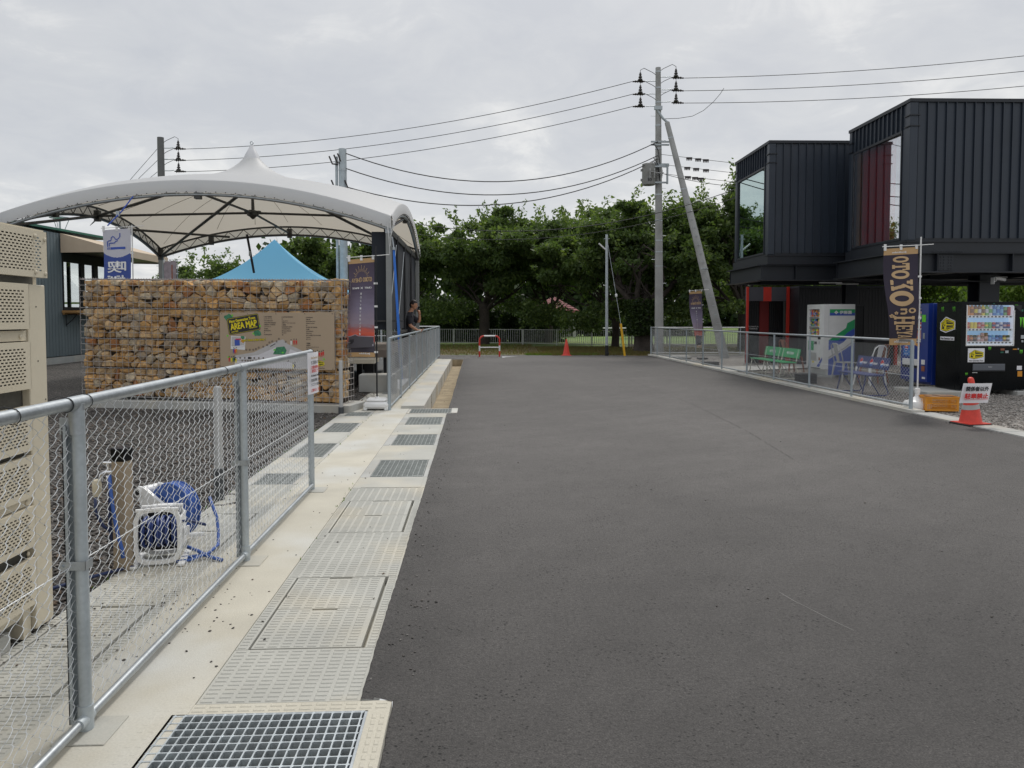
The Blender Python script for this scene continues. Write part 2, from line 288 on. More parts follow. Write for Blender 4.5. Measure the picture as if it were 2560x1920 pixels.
# ------------------------------------------------------------------ mesh helpers
class MB:
    def __init__(s): s.v = []; s.f = []; s.m = []
    def add(s, vs, fs, mi=0):
        n = len(s.v); s.v.extend([tuple(x) for x in vs]); s.f.extend([tuple(n+i for i in f) for f in fs]); s.m.extend([mi]*len(fs)); return s
    def box(s, x0, x1, y0, y1, z0, z1, mi=0, M=None, bev=0.0):
        if bev:
            x0, x1 = min(x0, x1), max(x0, x1); y0, y1 = min(y0, y1), max(y0, y1); z0, z1 = min(z0, z1), max(z0, z1); b = bev
            vs = []
            for z, i in ((z0, b), (z0+b, 0), (z1-b, 0), (z1, b)):
                vs += [(x0+i, y0+i+(0 if i else b), z), (x0+i+(0 if i else b), y0+i, z), (x1-i-(0 if i else b), y0+i, z), (x1-i, y0+i+(0 if i else b), z), (x1-i, y1-i-(0 if i else b), z), (x1-i-(0 if i else b), y1-i, z), (x0+i+(0 if i else b), y1-i, z), (x0+i, y1-i-(0 if i else b), z)]
            fs = [tuple(range(7, -1, -1)), tuple(range(24, 32))]
            for k in range(3):
                for j in range(8): fs.append((k*8+j, k*8+(j+1) % 8, (k+1)*8+(j+1) % 8, (k+1)*8+j))
        else:
            vs = [(x0, y0, z0), (x1, y0, z0), (x1, y1, z0), (x0, y1, z0), (x0, y0, z1), (x1, y0, z1), (x1, y1, z1), (x0, y1, z1)]
            fs = [(0, 3, 2, 1), (4, 5, 6, 7), (0, 1, 5, 4), (1, 2, 6, 5), (2, 3, 7, 6), (3, 0, 4, 7)]
        if M is not None: vs = [tuple(M @ Vector(v)) for v in vs]
        return s.add(vs, fs, mi)
    def tube(s, pts, r, n=8, mi=0, cap=True, r1=None):
        pts = [Vector(p) for p in pts]; k = len(pts); base = len(s.v)
        if callable(r): rr = [r(i/(k-1)) for i in range(k)]
        elif r1 is not None: rr = [r+(r1-r)*i/(k-1) for i in range(k)]
        else: rr = [r]*k
        up = None
        for i, p in enumerate(pts):
            t = (pts[min(i+1, k-1)]-pts[max(i-1, 0)])
            if t.length < 1e-9: t = Vector((0, 0, 1))
            t.normalize()
            if up is None:
                a = Vector((0, 0, 1)) if abs(t.z) < 0.9 else Vector((1, 0, 0))
                up = (a-t*a.dot(t)).normalized()
            else:
                up = up-t*up.dot(t)
                up = up.normalized() if up.length > 1e-6 else Vector((1, 0, 0))
            sd = t.cross(up)
            for j in range(n):
                a = 2*PI*j/n; q = p+(up*math.cos(a)+sd*math.sin(a))*rr[i]; s.v.append(tuple(q))
        for i in range(k-1):
            for j in range(n):
                s.f.append((base+i*n+j, base+i*n+(j+1) % n, base+(i+1)*n+(j+1) % n, base+(i+1)*n+j)); s.m.append(mi)
        if cap:
            s.f.append(tuple(base+j for j in range(n-1, -1, -1))); s.m.append(mi)
            s.f.append(tuple(base+(k-1)*n+j for j in range(n))); s.m.append(mi)
        return s
    def lathe(s, c, prof, n=16, mi=0, axis='z', cap=True):
        c = Vector(c); base = len(s.v); k = len(prof)
        for r, h in prof:
            for j in range(n):
                a = 2*PI*j/n; x, y = r*math.cos(a), r*math.sin(a)
                o = {'z': Vector((x, y, h)), 'x': Vector((h, x, y)), 'y': Vector((y, h, x))}[axis]
                s.v.append(tuple(c+o))
        for i in range(k-1):
            for j in range(n): s.f.append((base+i*n+j, base+i*n+(j+1) % n, base+(i+1)*n+(j+1) % n, base+(i+1)*n+j)); s.m.append(mi)
        if cap:
            s.f.append(tuple(base+j for j in range(n-1, -1, -1))); s.m.append(mi); s.f.append(tuple(base+(k-1)*n+j for j in range(n))); s.m.append(mi)
        return s
    def prism(s, poly, z0, z1, mi=0, M=None):
        n = len(poly); vs = [(x, y, z0) for x, y in poly]+[(x, y, z1) for x, y in poly]
        if M is not None: vs = [tuple(M @ Vector(v)) for v in vs]
        fs = [tuple(range(n-1, -1, -1)), tuple(range(n, 2*n))]+[(i, (i+1) % n, n+(i+1) % n, n+i) for i in range(n)]
        return s.add(vs, fs, mi)
    def quad(s, a, b, c, d, mi=0): return s.add([a, b, c, d], [(0, 1, 2, 3)], mi)
    def sheet(s, f, nu, nv, mi=0):
        vs = [f(i/nu, j/nv) for j in range(nv+1) for i in range(nu+1)]
        fs = [(j*(nu+1)+i, j*(nu+1)+i+1, (j+1)*(nu+1)+i+1, (j+1)*(nu+1)+i) for j in range(nv) for i in range(nu)]
        return s.add(vs, fs, mi)
    def mesh(s, name, mats, smooth=False):
        me = bpy.data.meshes.new(name); me.from_pydata(s.v, [], s.f)
        for m in (mats if isinstance(mats, (list, tuple)) else [mats]): me.materials.append(m)
        if isinstance(mats, (list, tuple)) and len(mats) > 1: me.polygons.foreach_set('material_index', s.m)
        if smooth: me.polygons.foreach_set('use_smooth', [True]*len(me.polygons))
        me.update(); return me
    def build(s, name, mats, parent=None, smooth=False, loc=None, kind=None, label=None, ang=None):
        me = s.mesh(name, mats, smooth or ang is not None)
        if ang is not None:
            me.shade_smooth(); me.set_sharp_from_angle(angle=R(ang))
        return link(name, me, parent, loc, kind, label)
def link(name, me, parent=None, loc=None, kind=None, label=None, rot=None):
    o = bpy.data.objects.new(name, me); C.objects.link(o)
    if loc is not None: o.location = loc
    if rot is not None: o.rotation_euler = rot
    if parent is not None: o.parent = parent
    if kind: o['kind'] = kind
    if label: o['label'] = label
    return o
def tag(o, label, cat, group=None):
    o['label'] = label; o['category'] = cat
    if group: o['group'] = group
    return o
def thing(name, label, cat, loc=(0, 0, 0), rz=0.0, group=None):
    o = bpy.data.objects.new(name, None); C.objects.link(o); o.location = loc; o.rotation_euler = (0, 0, rz); o.empty_display_size = 0.2
    return tag(o, label, cat, group)
def struct(name, mb, mats, **k): return mb.build(name, mats, kind='structure', **k)
def copy_tree(o, parent=None):
    c = o.copy(); C.objects.link(c)
    if parent is not None: c.parent = parent
    for ch in list(o.children): copy_tree(ch, c)
    return c
def np_mesh(name, V, F, mats, mi=None, tint=None, smooth=False):
    """V (n,3) float, F (m,k) int, all faces k-gons"""
    me = bpy.data.meshes.new(name); V = np.asarray(V, np.float32); F = np.asarray(F, np.int32); m, k = F.shape
    me.vertices.add(len(V)); me.vertices.foreach_set('co', V.ravel()); me.loops.add(m*k); me.loops.foreach_set('vertex_index', F.ravel())
    me.polygons.add(m); me.polygons.foreach_set('loop_start', np.arange(0, m*k, k, dtype=np.int32)); me.polygons.foreach_set('loop_total', np.full(m, k, np.int32))
    for q in (mats if isinstance(mats, (list, tuple)) else [mats]): me.materials.append(q)
    if mi is not None: me.polygons.foreach_set('material_index', np.asarray(mi, np.int32))
    if smooth: me.polygons.foreach_set('use_smooth', np.ones(m, bool))
    me.update(calc_edges=True)
    if tint is not None:
        a = me.attributes.new('tint', 'FLOAT', 'FACE'); a.data.foreach_set('value', np.asarray(tint, np.float32))
    me.validate()
    return me
_tx = {}
def text_geo(s):
    if s in _tx: return _tx[s]
    c = bpy.data.curves.new('lettering', 'FONT'); c.body = s; c.resolution_u = 3 if len(s) > 2 else 6
    o = bpy.data.objects.new('lettering', c); C.objects.link(o)
    dg = bpy.context.evaluated_depsgraph_get(); me = bpy.data.meshes.new_from_object(o.evaluated_get(dg))
    V = [(v.co.x, v.co.y) for v in me.vertices]; F = [tuple(p.vertices) for p in me.polygons]
    bpy.data.objects.remove(o); bpy.data.curves.remove(c); bpy.data.meshes.remove(me)
    xs = [v[0] for v in V] or [0]; ys = [v[1] for v in V] or [0]
    x0, x1, y0, y1 = min(xs), max(xs), min(ys), max(ys); h = max(y1-y0, 1e-6)
    V = [((x-(x0+x1)/2)/h, (y-(y0+y1)/2)/h) for x, y in V]
    _tx[s] = (V, F, (x1-x0)/h); return _tx[s]
def put_text(mb, s, org, Rv, Uv, h, w=None, mi=0, bold=0.0, al='c'):
    V, F, asp = text_geo(s); Rv = Vector(Rv).normalized(); Uv = Vector(Uv).normalized(); org = Vector(org)
    sx = h if w is None else w/asp
    ox = {'c': 0.0, 'l': asp*sx/2, 'r': -asp*sx/2}[al]
    offs = [(0, 0, 0)] if not bold else [(dx*bold, dy*bold, k*0.00015) for k, (dx, dy) in enumerate(((0, 0), (1, 0), (-1, 0), (0, 1), (0, -1)))]
    Nv = Rv.cross(Uv)
    for dx, dy, dn in offs:
        mb.add([org+Rv*(x*sx+ox+dx)+Uv*(y*h+dy)+Nv*dn for x, y in V], F, mi)
    return mb
# ================================================================== THE SETTING
def rect(mb, x0, x1, y0, y1, z, mi=0): return mb.quad((x0, y0, z), (x1, y0, z), (x1, y1, z), (x0, y1, z), mi)
g = MB()                                     # far field and everything behind the site
rect(g, -500, 500, 38.5, 900, -0.03); rect(g, -500, -30, -60, 38.5, -0.03); rect(g, 40, 500, -60, 38.5, -0.03)
struct('ground', g, M_lawn)
g = MB(); rect(g, -30, 40, 30.6, 39.5, -0.02)
rect(g, 6.0, 40, 29.6, 30.6, -0.021)
struct('grass_verge', g, M_verge)
g = MB(); rect(g, -30, -2.13, -30, 19.0, -0.01); rect(g, -30, -5.0, 19.0, 30.6, -0.011); rect(g, -2.13, -1.3, -30, 1.0, -0.0105)
struct('dark_gravel_yard', g, M_grav_dark)
g = MB(); rect(g, -5.0, -1.62, 19.0, 27.5, -0.012); struct('stage_apron', g, mat('apron_asphalt', (0.10, 0.098, 0.095), 0.9, var=0.1, vs=1, fine=0.1, fs=60))
g = MB(); rect(g, -5.0, 1.0, 27.5, 30.6, -0.014); rect(g, 1.0, 6.0, 29.4, 30.6, -0.015); struct('gravel_path', g, M_grav_path)
g = MB(); rect(g, 7.05, 40, 1.0, 30.6, -0.012); rect(g, 6.8, 7.05, 9.0, 30.6, -0.03); struct('light_gravel_yard', g, M_grav_light)
# asphalt road: one sheet with an uneven left edge and the far edge curving behind the verge
left = []
y = -30.0
rnd = random.Random(3)
while y < 27.4:
    base = -0.455 if not (1.9 < y < 2.96) else -0.325
    left.append((base+0.004*math.sin(y*2.3)+rnd.uniform(-0.0015, 0.0015), y)); y += 0.06 if 1.5 < y < 14 else 0.6
left = [(-0.455, -30.0)]+left[1:]+[(-0.45, 27.55)]
far = [(0.3, 27.62), (0.75, 27.9), (1.15, 28.8), (2.0, 29.4), (3.3, 29.72), (5.0, 29.55), (6.4, 29.3), (6.84, 29.4)]
poly = left+far+[(6.83, 12), (6.84, 9.0), (40, 9.0), (40, -30)]
# kerb line keeps going towards the camera as a slab strip, road on both sides of it
g = MB()
poly = left+far+[(6.83, 12.0), (6.86, 9.0), (6.9, 2.0), (6.9, -30.0)]
g.add([(x, y, 0.0) for x, y in poly], [tuple(range(len(poly)-1, -1, -1))])
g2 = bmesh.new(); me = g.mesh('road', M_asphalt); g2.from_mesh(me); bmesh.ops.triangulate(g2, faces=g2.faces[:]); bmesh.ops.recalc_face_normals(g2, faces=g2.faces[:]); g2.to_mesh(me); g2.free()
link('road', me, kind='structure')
# asphalt lip along the drain
def lip(x0, ya, yb):
    V = []; F = []; n = int((yb-ya)/0.045)
    for i in range(n+1):
        y = ya+(yb-ya)*i/n; d = 0.003*math.sin(y*3.1)+rnd.uniform(-0.0025, 0.0025)
        V += [(x0+d, y, 0.001), (x0+d+0.004, y, 0.006), (x0+0.05+d*2, y, 0.0005)]
    for i in range(n): F += [(3*i, 3*i+3, 3*i+4, 3*i+1), (3*i+1, 3*i+4, 3*i+5, 3*i+2)]
    return V, [tuple(reversed(f)) for f in F]
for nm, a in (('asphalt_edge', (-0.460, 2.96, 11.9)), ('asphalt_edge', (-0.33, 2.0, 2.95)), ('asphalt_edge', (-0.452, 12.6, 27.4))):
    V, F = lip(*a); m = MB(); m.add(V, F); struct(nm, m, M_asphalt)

# day joint across the carriageway, and a pale scrape
def ribbon(name, pts, w, mt, jit, z=0.0025):
    V = []; F = []; n = 0; rj = random.Random(9)
    for a, b_ in zip(pts[:-1], pts[1:]):
        k_ = max(2, int(math.hypot(b_[0]-a[0], b_[1]-a[1])/0.06)); d = Vector((b_[0]-a[0], b_[1]-a[1], 0)).normalized(); nn = Vector((-d.y, d.x, 0))
        for i in range(k_):
            c = Vector((a[0]+(b_[0]-a[0])*i/k_, a[1]+(b_[1]-a[1])*i/k_, z))+nn*rj.uniform(-jit, jit); ww = w*rj.uniform(0.3, 1.0); V += [c-nn*ww/2, c+nn*ww/2]
    for i in range(len(V)//2-1):
        if rj.random() > 0.10: F.append((2*i, 2*i+1, 2*i+3, 2*i+2))
    m = MB(); m.add(V, F); struct(name, m, mt)
ribbon('road_joint', [(3.52, 23.95), (3.70, 17.0), (3.75, 13.0), (3.60, 10.0), (3.36, 7.8)], 0.008, mat('joint_dark', (0.048, 0.045, 0.043), 0.9), 0.008)
ribbon('road_scrape', [(1.66, 4.04), (1.69, 3.90), (1.74, 3.74), (1.79, 3.58), (1.84, 3.45)], 0.004, mat('scrape_pale', (0.26, 0.25, 0.24), 0.9), 0.002)
# ---------------------------------------------------------------- concrete strips with their drains
pav = MB()
pav.box(-1.620, -1.100, -6, 12.60, -0.30, 0.0)               # cream strip that carries the fence
pav.box(-1.62, -1.24, 12.60, 27.6, -0.30, 0.0)
pavement = struct('pavement', pav, M_conc2)
k = MB(); k.box(-1.24, -0.86, 12.60, 26.6, -0.42, 0.045); k.add([(-1.24, 26.6, -0.4), (-0.86, 26.6, -0.4), (-0.86, 27.6, -0.4), (-1.24, 27.6, -0.4), (-1.24, 26.6, 0.045), (-0.86, 26.6, 0.045), (-0.86, 27.6, -0.02), (-1.24, 27.6, -0.02)], [(4, 5, 6, 7), (1, 2, 6, 5), (2, 3, 7, 6), (0, 4, 7, 3)])
struct('drain_kerb', k, M_conc)
t = MB(); rect(t, -0.86, -0.46, 12.6, 27.5, -0.26); t.box(-0.462, -0.40, 12.6, 27.5, -0.40, -0.003); t.box(-0.86, -0.46, 27.5, 27.6, -0.4, -0.02)
for yy in np.arange(14.6, 27, 2.0): t.box(-0.858, -0.852, yy, yy+0.012, -0.25, 0.04)
struct('open_drain', t, [M_dirt])
t = MB(); t.box(-0.87, -0.40, 12.56, 12.62, -0.40, -0.03); t.box(-0.62, -0.60, 12.62, 12.66, -0.3, -0.04); t.box(-0.86, -0.46, 12.62, 12.64, -0.07, -0.05); struct('drain_end', t, M_rust)

def pads(mb, x0, x1, y0, y1, px, py, gx, gy, h=0.004, mi=0, skip=None):
    """rows of low cast pads on a cover's top"""
    nx = max(1, int(round((x1-x0)/px))); ny = max(1, int(round((y1-y0)/py)))
    for i in range(nx):
        for j in range(ny):
            a0 = x0+(x1-x0)*i/nx+gx/2; a1 = x0+(x1-x0)*(i+1)/nx-gx/2; b0 = y0+(y1-y0)*j/ny+gy/2; b1 = y0+(y1-y0)*(j+1)/ny-gy/2
            if skip and skip((a0+a1)/2, (b0+b1)/2): continue
            e = 0.0035
            vs = [(a0, b0, 0), (a1, b0, 0), (a1, b1, 0), (a0, b1, 0), (a0+e, b0+e, h), (a1-e, b0+e, h), (a1-e, b1-e, h), (a0+e, b1-e, h)]
            mb.add([(x, y, z) for x, y, z in vs], [(4, 5, 6, 7), (0, 1, 5, 4), (1, 2, 6, 5), (2, 3, 7, 6), (3, 0, 4, 7)], mi)
W2 = 0.64
def slab_mesh(name, w, l, px, py, gx, gy, textured=True, bev=0.004):
    m = MB(); m.box(0, w, 0.002, l-0.002, -0.30, -0.004)
    if textured: pads(m, 0.004, w-0.004, 0.004, l-0.004, px, py, gx, gy)
    for q in range(len(m.v)):
        x, y, z = m.v[q]
        if z > -0.01: m.v[q] = (x, y, z-0.001 if z > 0 else -0.004)
    return m
def cover(name, x, y, l, kind, w=0.638, mats=None, px=0.060, py=0.034):
    m = MB()
    if kind == 'textured':
        m.box(0, w, 0.002, l-0.002, -0.30, -0.004); pads(m, 0.004, w-0.004, 0.004, l-0.004, px, py, 0.014, 0.010, 0.0035)
        for q in range(len(m.v)):
            a, b_, z = m.v[q]
            m.v[q] = (a, b_, -0.004 if abs(z) < 1e-6 else (z-0.004 if z > 0 else z))
    elif kind == 'plain':
        m.box(0, w, 0.002, l-0.002, -0.30, -0.002)
        m.box(0.075, w-0.035, 0.004, l-0.004, -0.002, 0.001)
    return link(name, m.mesh(name, mats or M_conc_cover), pavement, (x, y, 0), rot=(0, 0, 0))
def lids(x, y, l, w=0.638, parts=2, mats=None, lx0=0.055, lx1=0.575, px=0.060, py=0.034):
    """a frame of cast concrete holding two lifting lids"""
    m = MB(); m.box(0, lx0, 0.002, l-0.002, -0.30, -0.004); m.box(lx1+0.012, w, 0.002, l-0.002, -0.30, -0.004); m.box(lx0, lx1+0.012, 0.002, l-0.002, -0.30, -0.05)
    pads(m, 0.003, lx0-0.006, 0.004, l-0.004, 0.05, py, 0.008, 0.010, 0.0035); pads(m, lx1+0.016, w-0.004, 0.004, l-0.004, 0.05, py, 0.008, 0.010, 0.0035)
    for q in range(len(m.v)):
        a, b_, z = m.v[q]
        m.v[q] = (a, b_, -0.004 if abs(z) < 1e-6 else (z-0.004 if z > 0 else z))
    fr = link('cover_frame', m.mesh('cover_frame', mats or M_conc_cover), pavement, (x, y, 0))
    lw = lx1-lx0-0.020; ll = (l-0.02)/parts
    d = MB()
    def notch(a, b): return abs(a-lw/2) < 0.075 and b > ll-0.03
    d.box(0.0, lw, 0.0, ll-0.022, -0.06, -0.004); d.box(0, lw/2-0.07, ll-0.022, ll-0.003, -0.06, -0.004); d.box(lw/2+0.07, lw, ll-0.022, ll-0.003, -0.06, -0.004)
    d.box(lw/2-0.07, lw/2+0.07, ll-0.022, ll-0.003, -0.06, -0.028)
    pads(d, 0.004, lw-0.02, 0.004, ll-0.006, px, py, 0.014, 0.010, 0.0035, skip=notch)
    for q in range(len(d.v)):
        a, b_, z = d.v[q]
        d.v[q] = (a, b_, -0.004 if abs(z) < 1e-6 else (z-0.004 if z > 0 else z))
    me = d.mesh('drain_lid', mats or M_conc_cover)
    for p in range(parts):
        link('drain_lid', me, fr, (lx0+0.012, 0.01+p*ll, 0.001*p))
    return fr
M_grate = mat('galvanised_grating', (0.56, 0.60, 0.62), 0.35, 0.7, var=0.18, vs=12, fine=0.1, fs=90)
M_grate_old = mat('weathered_grating', (0.30, 0.32, 0.31), 0.55, 0.4, var=0.15, vs=8, fine=0.1, fs=90)
_gr = {}
def grating(x, y, w, l, frame_w=0.638, x_in=0.09, parent=pavement, nlong=10):
    """grey framed pit with a bar grating: long bars over a comb of thin cross bars"""
    m = MB(); m.box(0, frame_w, 0, l, -0.30, -0.20); m.box(0, x_in, 0, l, -0.2, -0.001); m.box(x_in+w, frame_w, 0, l, -0.2, -0.001); m.box(x_in, x_in+w, 0, 0.012, -0.2, -0.001); m.box(x_in, x_in+w, l-0.012, l, -0.2, -0.001)
    fr = link('grate_frame', m.mesh('grate_frame', M_conc_grey), parent, (x, y, 0))
    key = (round(w, 2), round(l, 2))
    if key not in _gr:
        b = MB()
        for i in range(nlong+1):
            a = 0.006+(w-0.018)*i/nlong; b.box(a, a+0.006, 0.014, l-0.014, -0.024, 0.001)
        n = int((l-0.03)/0.022)
        for j in range(n+1):
            c = 0.015+(l-0.034)*j/n; b.box(0.004, w-0.004, c, c+0.008, -0.03, -0.002)
        for cx, cy in ((0.01, 0.03), (w-0.10, 0.03), (0.01, l-0.05), (w-0.10, l-0.05)): b.box(cx, cx+0.09, cy, cy+0.02, -0.02, 0.004)
        _gr[key] = b.mesh('drain_grate', M_grate_old)
    link('drain_grate', _gr[key], fr, (x_in, 0, 0))
    return fr
XR = -1.098
seq = [('t', 2.962, 3.45), ('l', 3.45, 4.41), ('t', 4.41, 5.33), ('l', 5.33, 6.26), ('t', 6.26, 6.73), ('p', 6.73, 7.17), ('g', 7.17, 8.04), ('p', 8.04, 8.96), ('g', 8.96, 9.80), ('p', 9.80, 10.68), ('g', 10.68, 11.49), ('p', 11.49, 11.92)]
for kd, a, b in seq:
    if kd == 't':
        n = 2 if b-a > 0.7 else 1
        for i in range(n): cover('drain_cover', XR, a+(b-a)*i/n, (b-a)/n, 'textured')
    elif kd == 'p': cover('drain_cover', XR, a, b-a, 'plain')
    elif kd == 'l': lids(XR, a, b-a)
    else: grating(XR, a, 0.505, b-a)
# wide grate with its pale end cap
m = MB(); m.box(-1.09, -0.30, 11.925, 12.53, -0.30, -0.22); m.box(-0.395, -0.30, 11.925, 12.53, -0.2, 0.010); m.box(-1.09, -1.06, 11.925, 12.53, -0.2, 0.004); m.box(-1.06, -0.395, 11.925, 11.95, -0.2, 0.004); m.box(-1.06, -0.395, 12.50, 12.53, -0.2, 0.004)
fr = link('grate_frame', m.mesh('grate_frame', M_conc), pavement)
b = MB()
for i in range(15): a = -1.05+0.64*i/14; b.box(a, a+0.006, 11.955, 12.495, -0.024, 0.004)
for j in range(22): c = 11.96+0.52*j/21; b.box(-1.055, -0.40, c, c+0.007, -0.03, 0.001)
link('drain_grate', b.mesh('drain_grate', M_grate_old), fr)
# left drain strip, behind the fence
XL = -2.125; WL = 0.50
ls = [('l', 0.4, 1.55), ('l', 1.55, 2.55), ('t', 2.55, 3.05), ('l', 3.05, 4.02), ('t', 4.02, 4.94), ('l', 4.94, 5.90), ('t', 5.90, 6.90), ('g', 6.90, 7.40), ('p', 7.40, 8.24), ('g', 8.24, 9.14), ('p', 9.14, 10.03), ('g', 10.03, 10.90), ('p', 10.90, 11.68), ('g', 11.68, 12.14), ('p', 12.14, 13.1), ('p', 13.1, 14.1), ('p', 14.1, 15.1), ('p', 15.1, 16.1)]
for kd, a, b in ls:
    if kd == 't':
        n = 2 if b-a > 0.7 else 1
        for i in range(n): cover('drain_cover', XL, a+(b-a)*i/n, (b-a)/n, 'textured', WL, px=0.08, py=0.030)
    elif kd == 'p': cover('drain_cover', XL, a, b-a, 'plain', WL)
    elif kd == 'l': lids(XL, a, b-a, WL, lx0=0.05, lx1=0.43, px=0.08, py=0.030)
    else: grating(XL, a, 0.36, b-a, WL, 0.10, nlong=7)
# the big galvanised grate at the road's edge, over a deep pit
gx0, gx1, gy0, gy1 = -1.158, -0.418, 2.02, 2.880
m = MB(); m.box(-1.25, gx0, 1.95, 2.958, -0.7, -0.002); m.box(gx1, -0.335, 1.95, 2.958, -0.7, -0.002); m.box(gx0, gx1, gy1, 2.958, -0.7, -0.002); m.box(gx0, gx1, 1.95, gy0, -0.7, -0.002); m.box(gx0, gx1, gy0, gy1, -0.72, -0.68)
for (a0, a1, b0, b1, px, py) in ((-1.245, gx0-0.012, 1.96, 2.95, 0.040, 0.050), (gx1+0.014, -0.342, 1.96, 2.86, 0.034, 0.046), (gx0, -0.342, gy1+0.010, 2.952, 0.060, 0.036)):
    pads(m, a0, a1, b0, b1, px, py, 0.012, 0.012, 0.0018)
for q in range(len(m.v)):
    a, b_, z = m.v[q]
    m.v[q] = (a, b_, -0.002 if abs(z) < 1e-6 else (z-0.001 if z > 0 else z))
pit = link('grate_frame', m.mesh('grate_frame', M_conc2), pavement)
r_ = MB()
for (a0, a1, b0, b1) in ((gx0, gx0+0.01, gy0, gy1), (gx1-0.01, gx1, gy0, gy1), (gx0, gx1, gy1-0.006, gy1), (gx0, gx1, gy0, gy0+0.006)): r_.box(a0, a1, b0, b1, -0.05, 0.0)
link('grate_rim', r_.mesh('grate_rim', M_galv), pit)
b = MB(); nx, ny = 19, 17
for i in range(nx+1):
    a = gx0+0.016+(gx1-gx0-0.038)*i/nx; b.box(a, a+0.0055, gy0+0.010, gy1-0.010, -0.040, 0.0045)
for j in range(ny+1):
    c = gy0+0.012+(gy1-gy0-0.030)*j/ny; b.box(gx0+0.012, gx1-0.012, c, c+0.0055, -0.040, 0.0025)
    # fillets at the crossings, rounded mesh openings
    for i in range(nx+1):
        a = gx0+0.016+(gx1-gx0-0.038)*i/nx
        b.add([(a-0.007, c+0.0027, 0.0022), (a+0.0027, c-0.007, 0.0022), (a+0.0125, c+0.0027, 0.0022), (a+0.0027, c+0.0125, 0.0022)], [(0, 1, 2, 3)])
link('drain_grate', b.mesh('drain_grate', M_grate), pit)
m = MB(); m.box(-1.62, -1.25, -6, 1.94, -0.3, -0.001); struct('pavement_near', MB().box(-1.098, -0.46, -6, 1.94, -0.3, -0.001), M_conc_cover)
# right-hand kerb under the fence and the slab strip that continues it
k = MB(); k.box(6.84, 7.06, 11.6, 29.95, -0.2, 0.045); k.box(6.86, 7.02, 12.4, 29.95, -0.2, 0.046)
k.box(7.06, 12, 29.85, 30.0, -0.2, 0.046)
struct('kerb', k, M_conc)
k = MB(); k.box(6.86, 7.20, 9.6, 11.6, -0.2, 0.012); k.box(6.88, 7.24, 7.8, 9.59, -0.2, 0.011); k.box(6.9, 7.26, 2.0, 7.79, -0.2, 0.010); struct('slab_strip', k, M_conc_grey)
g = MB(); rect(g, 7.2, 40, 1.0, 9, -0.011); 
# paving strip by the entrance block
k = MB(); k.add([(7.06, 20.6, 0.02), (7.06, 22.4, 0.02), (11, 24.2, 0.02), (11, 22.6, 0.02)], [(3, 2, 1, 0)]); struct('entrance_path', k, M_conc_grey)

# loose stones: dark gravel on the left yard, light on the right, a few strays on the concrete
def scatter(name, boxes, smin, smax, mats, seed, zlift=0.0, w=None, dens=None):
    rg = np.random.default_rng(seed); P = []
    for (x0, x1, y0, y1, n) in boxes:
        q = rg.random((n, 2)); P.append(np.stack([x0+(x1-x0)*q[:, 0], y0+(y1-y0)*q[:, 1]], 1))
    P = np.concatenate(P); n = len(P)
    base = np.array([(1, 0, 0), (-1, 0, 0), (0, 1, 0), (0, -1, 0), (0, 0, 1), (0, 0, -0.6), (0.75, 0.75, 0.35), (-0.75, 0.7, 0.4), (0.7, -0.75, 0.4), (-0.75, -0.7, 0.3)], float)[:10]
    F0 = np.array([(0, 6, 4), (6, 2, 4), (2, 7, 4), (7, 1, 4), (1, 9, 4), (9, 3, 4), (3, 8, 4), (8, 0, 4), (0, 6, 5), (6, 2, 5), (2, 7, 5), (7, 1, 5), (1, 9, 5), (9, 3, 5), (3, 8, 5), (8, 0, 5)])
    F0[8:] = F0[8:, [1, 0, 2]]
    s = rg.uniform(smin, smax, n)**1.0; jit = rg.uniform(0.6, 1.25, (n, 10, 3)); V = base[None]*jit*s[:, None, None]
    V[:, :, 2] *= rg.uniform(0.45, 0.85, n)[:, None]
    a = rg.uniform(0, 2*PI, n); ca, sa = np.cos(a), np.sin(a)
    X = V[:, :, 0]*ca[:, None]-V[:, :, 1]*sa[:, None]; Y = V[:, :, 0]*sa[:, None]+V[:, :, 1]*ca[:, None]
    tx = rg.uniform(-0.4, 0.4, n); Z = V[:, :, 2]+X*tx[:, None]
    V = np.stack([X+P[:, 0:1], Y+P[:, 1:2], Z+zlift+s[:, None]*0.22], 2).reshape(-1, 3)
    F = (F0[None]+10*np.arange(n)[:, None, None]).reshape(-1, 3)
    w = w or [1]*len(mats); mi = np.repeat(rg.choice(len(mats), n, p=np.array(w)/sum(w)), 16)
    return link(name, np_mesh(name, V, F, mats, mi), kind='stuff')
scatter('gravel', [(-4.6, -2.14, 3.7, 6.5, 5200), (-6.5, -2.14, 6.5, 9.5, 6200), (-8.0, -2.14, 9.5, 12.6, 5200), (-2.9, -1.95, 12.3, 18.3, 1700), (-2.35, -2.14, 2.2, 3.7, 500)], 0.009, 0.021, M_gravelstone, 5, -0.008, [5, 5, 2, 1.6])
scatter('gravel', [(7.22, 12.5, 8.5, 15, 7500), (7.1, 12, 15, 22, 5000)], 0.010, 0.022, [M_gravelstone[1], M_gravelstone[2], mat('gravel_pale', (0.34, 0.31, 0.28), 0.9, var=0.2, vs=30)], 6, -0.008, [0.5, 4, 5])
scatter('loose_stones', [(-1.60, -1.12, 3.1, 4.6, 22), (-1.55, -1.0, 3.6, 4.4, 26), (-1.6, -1.0, 4.6, 8, 26), (-1.6, -0.5, 8, 12, 22), (-2.1, -1.5, 3.3, 4.3, 70), (-2.12, -1.9, 4.3, 7.5, 25), (-1.0, -0.5, 3.2, 7, 10), (-0.84, -0.5, 13, 20, 40), (-1.3, -0.9, 12.6, 20, 10)], 0.003, 0.0085, M_gravelstone[:2]+[M_gravelstone[3]], 8, 0.0, [4, 1.5, 1])
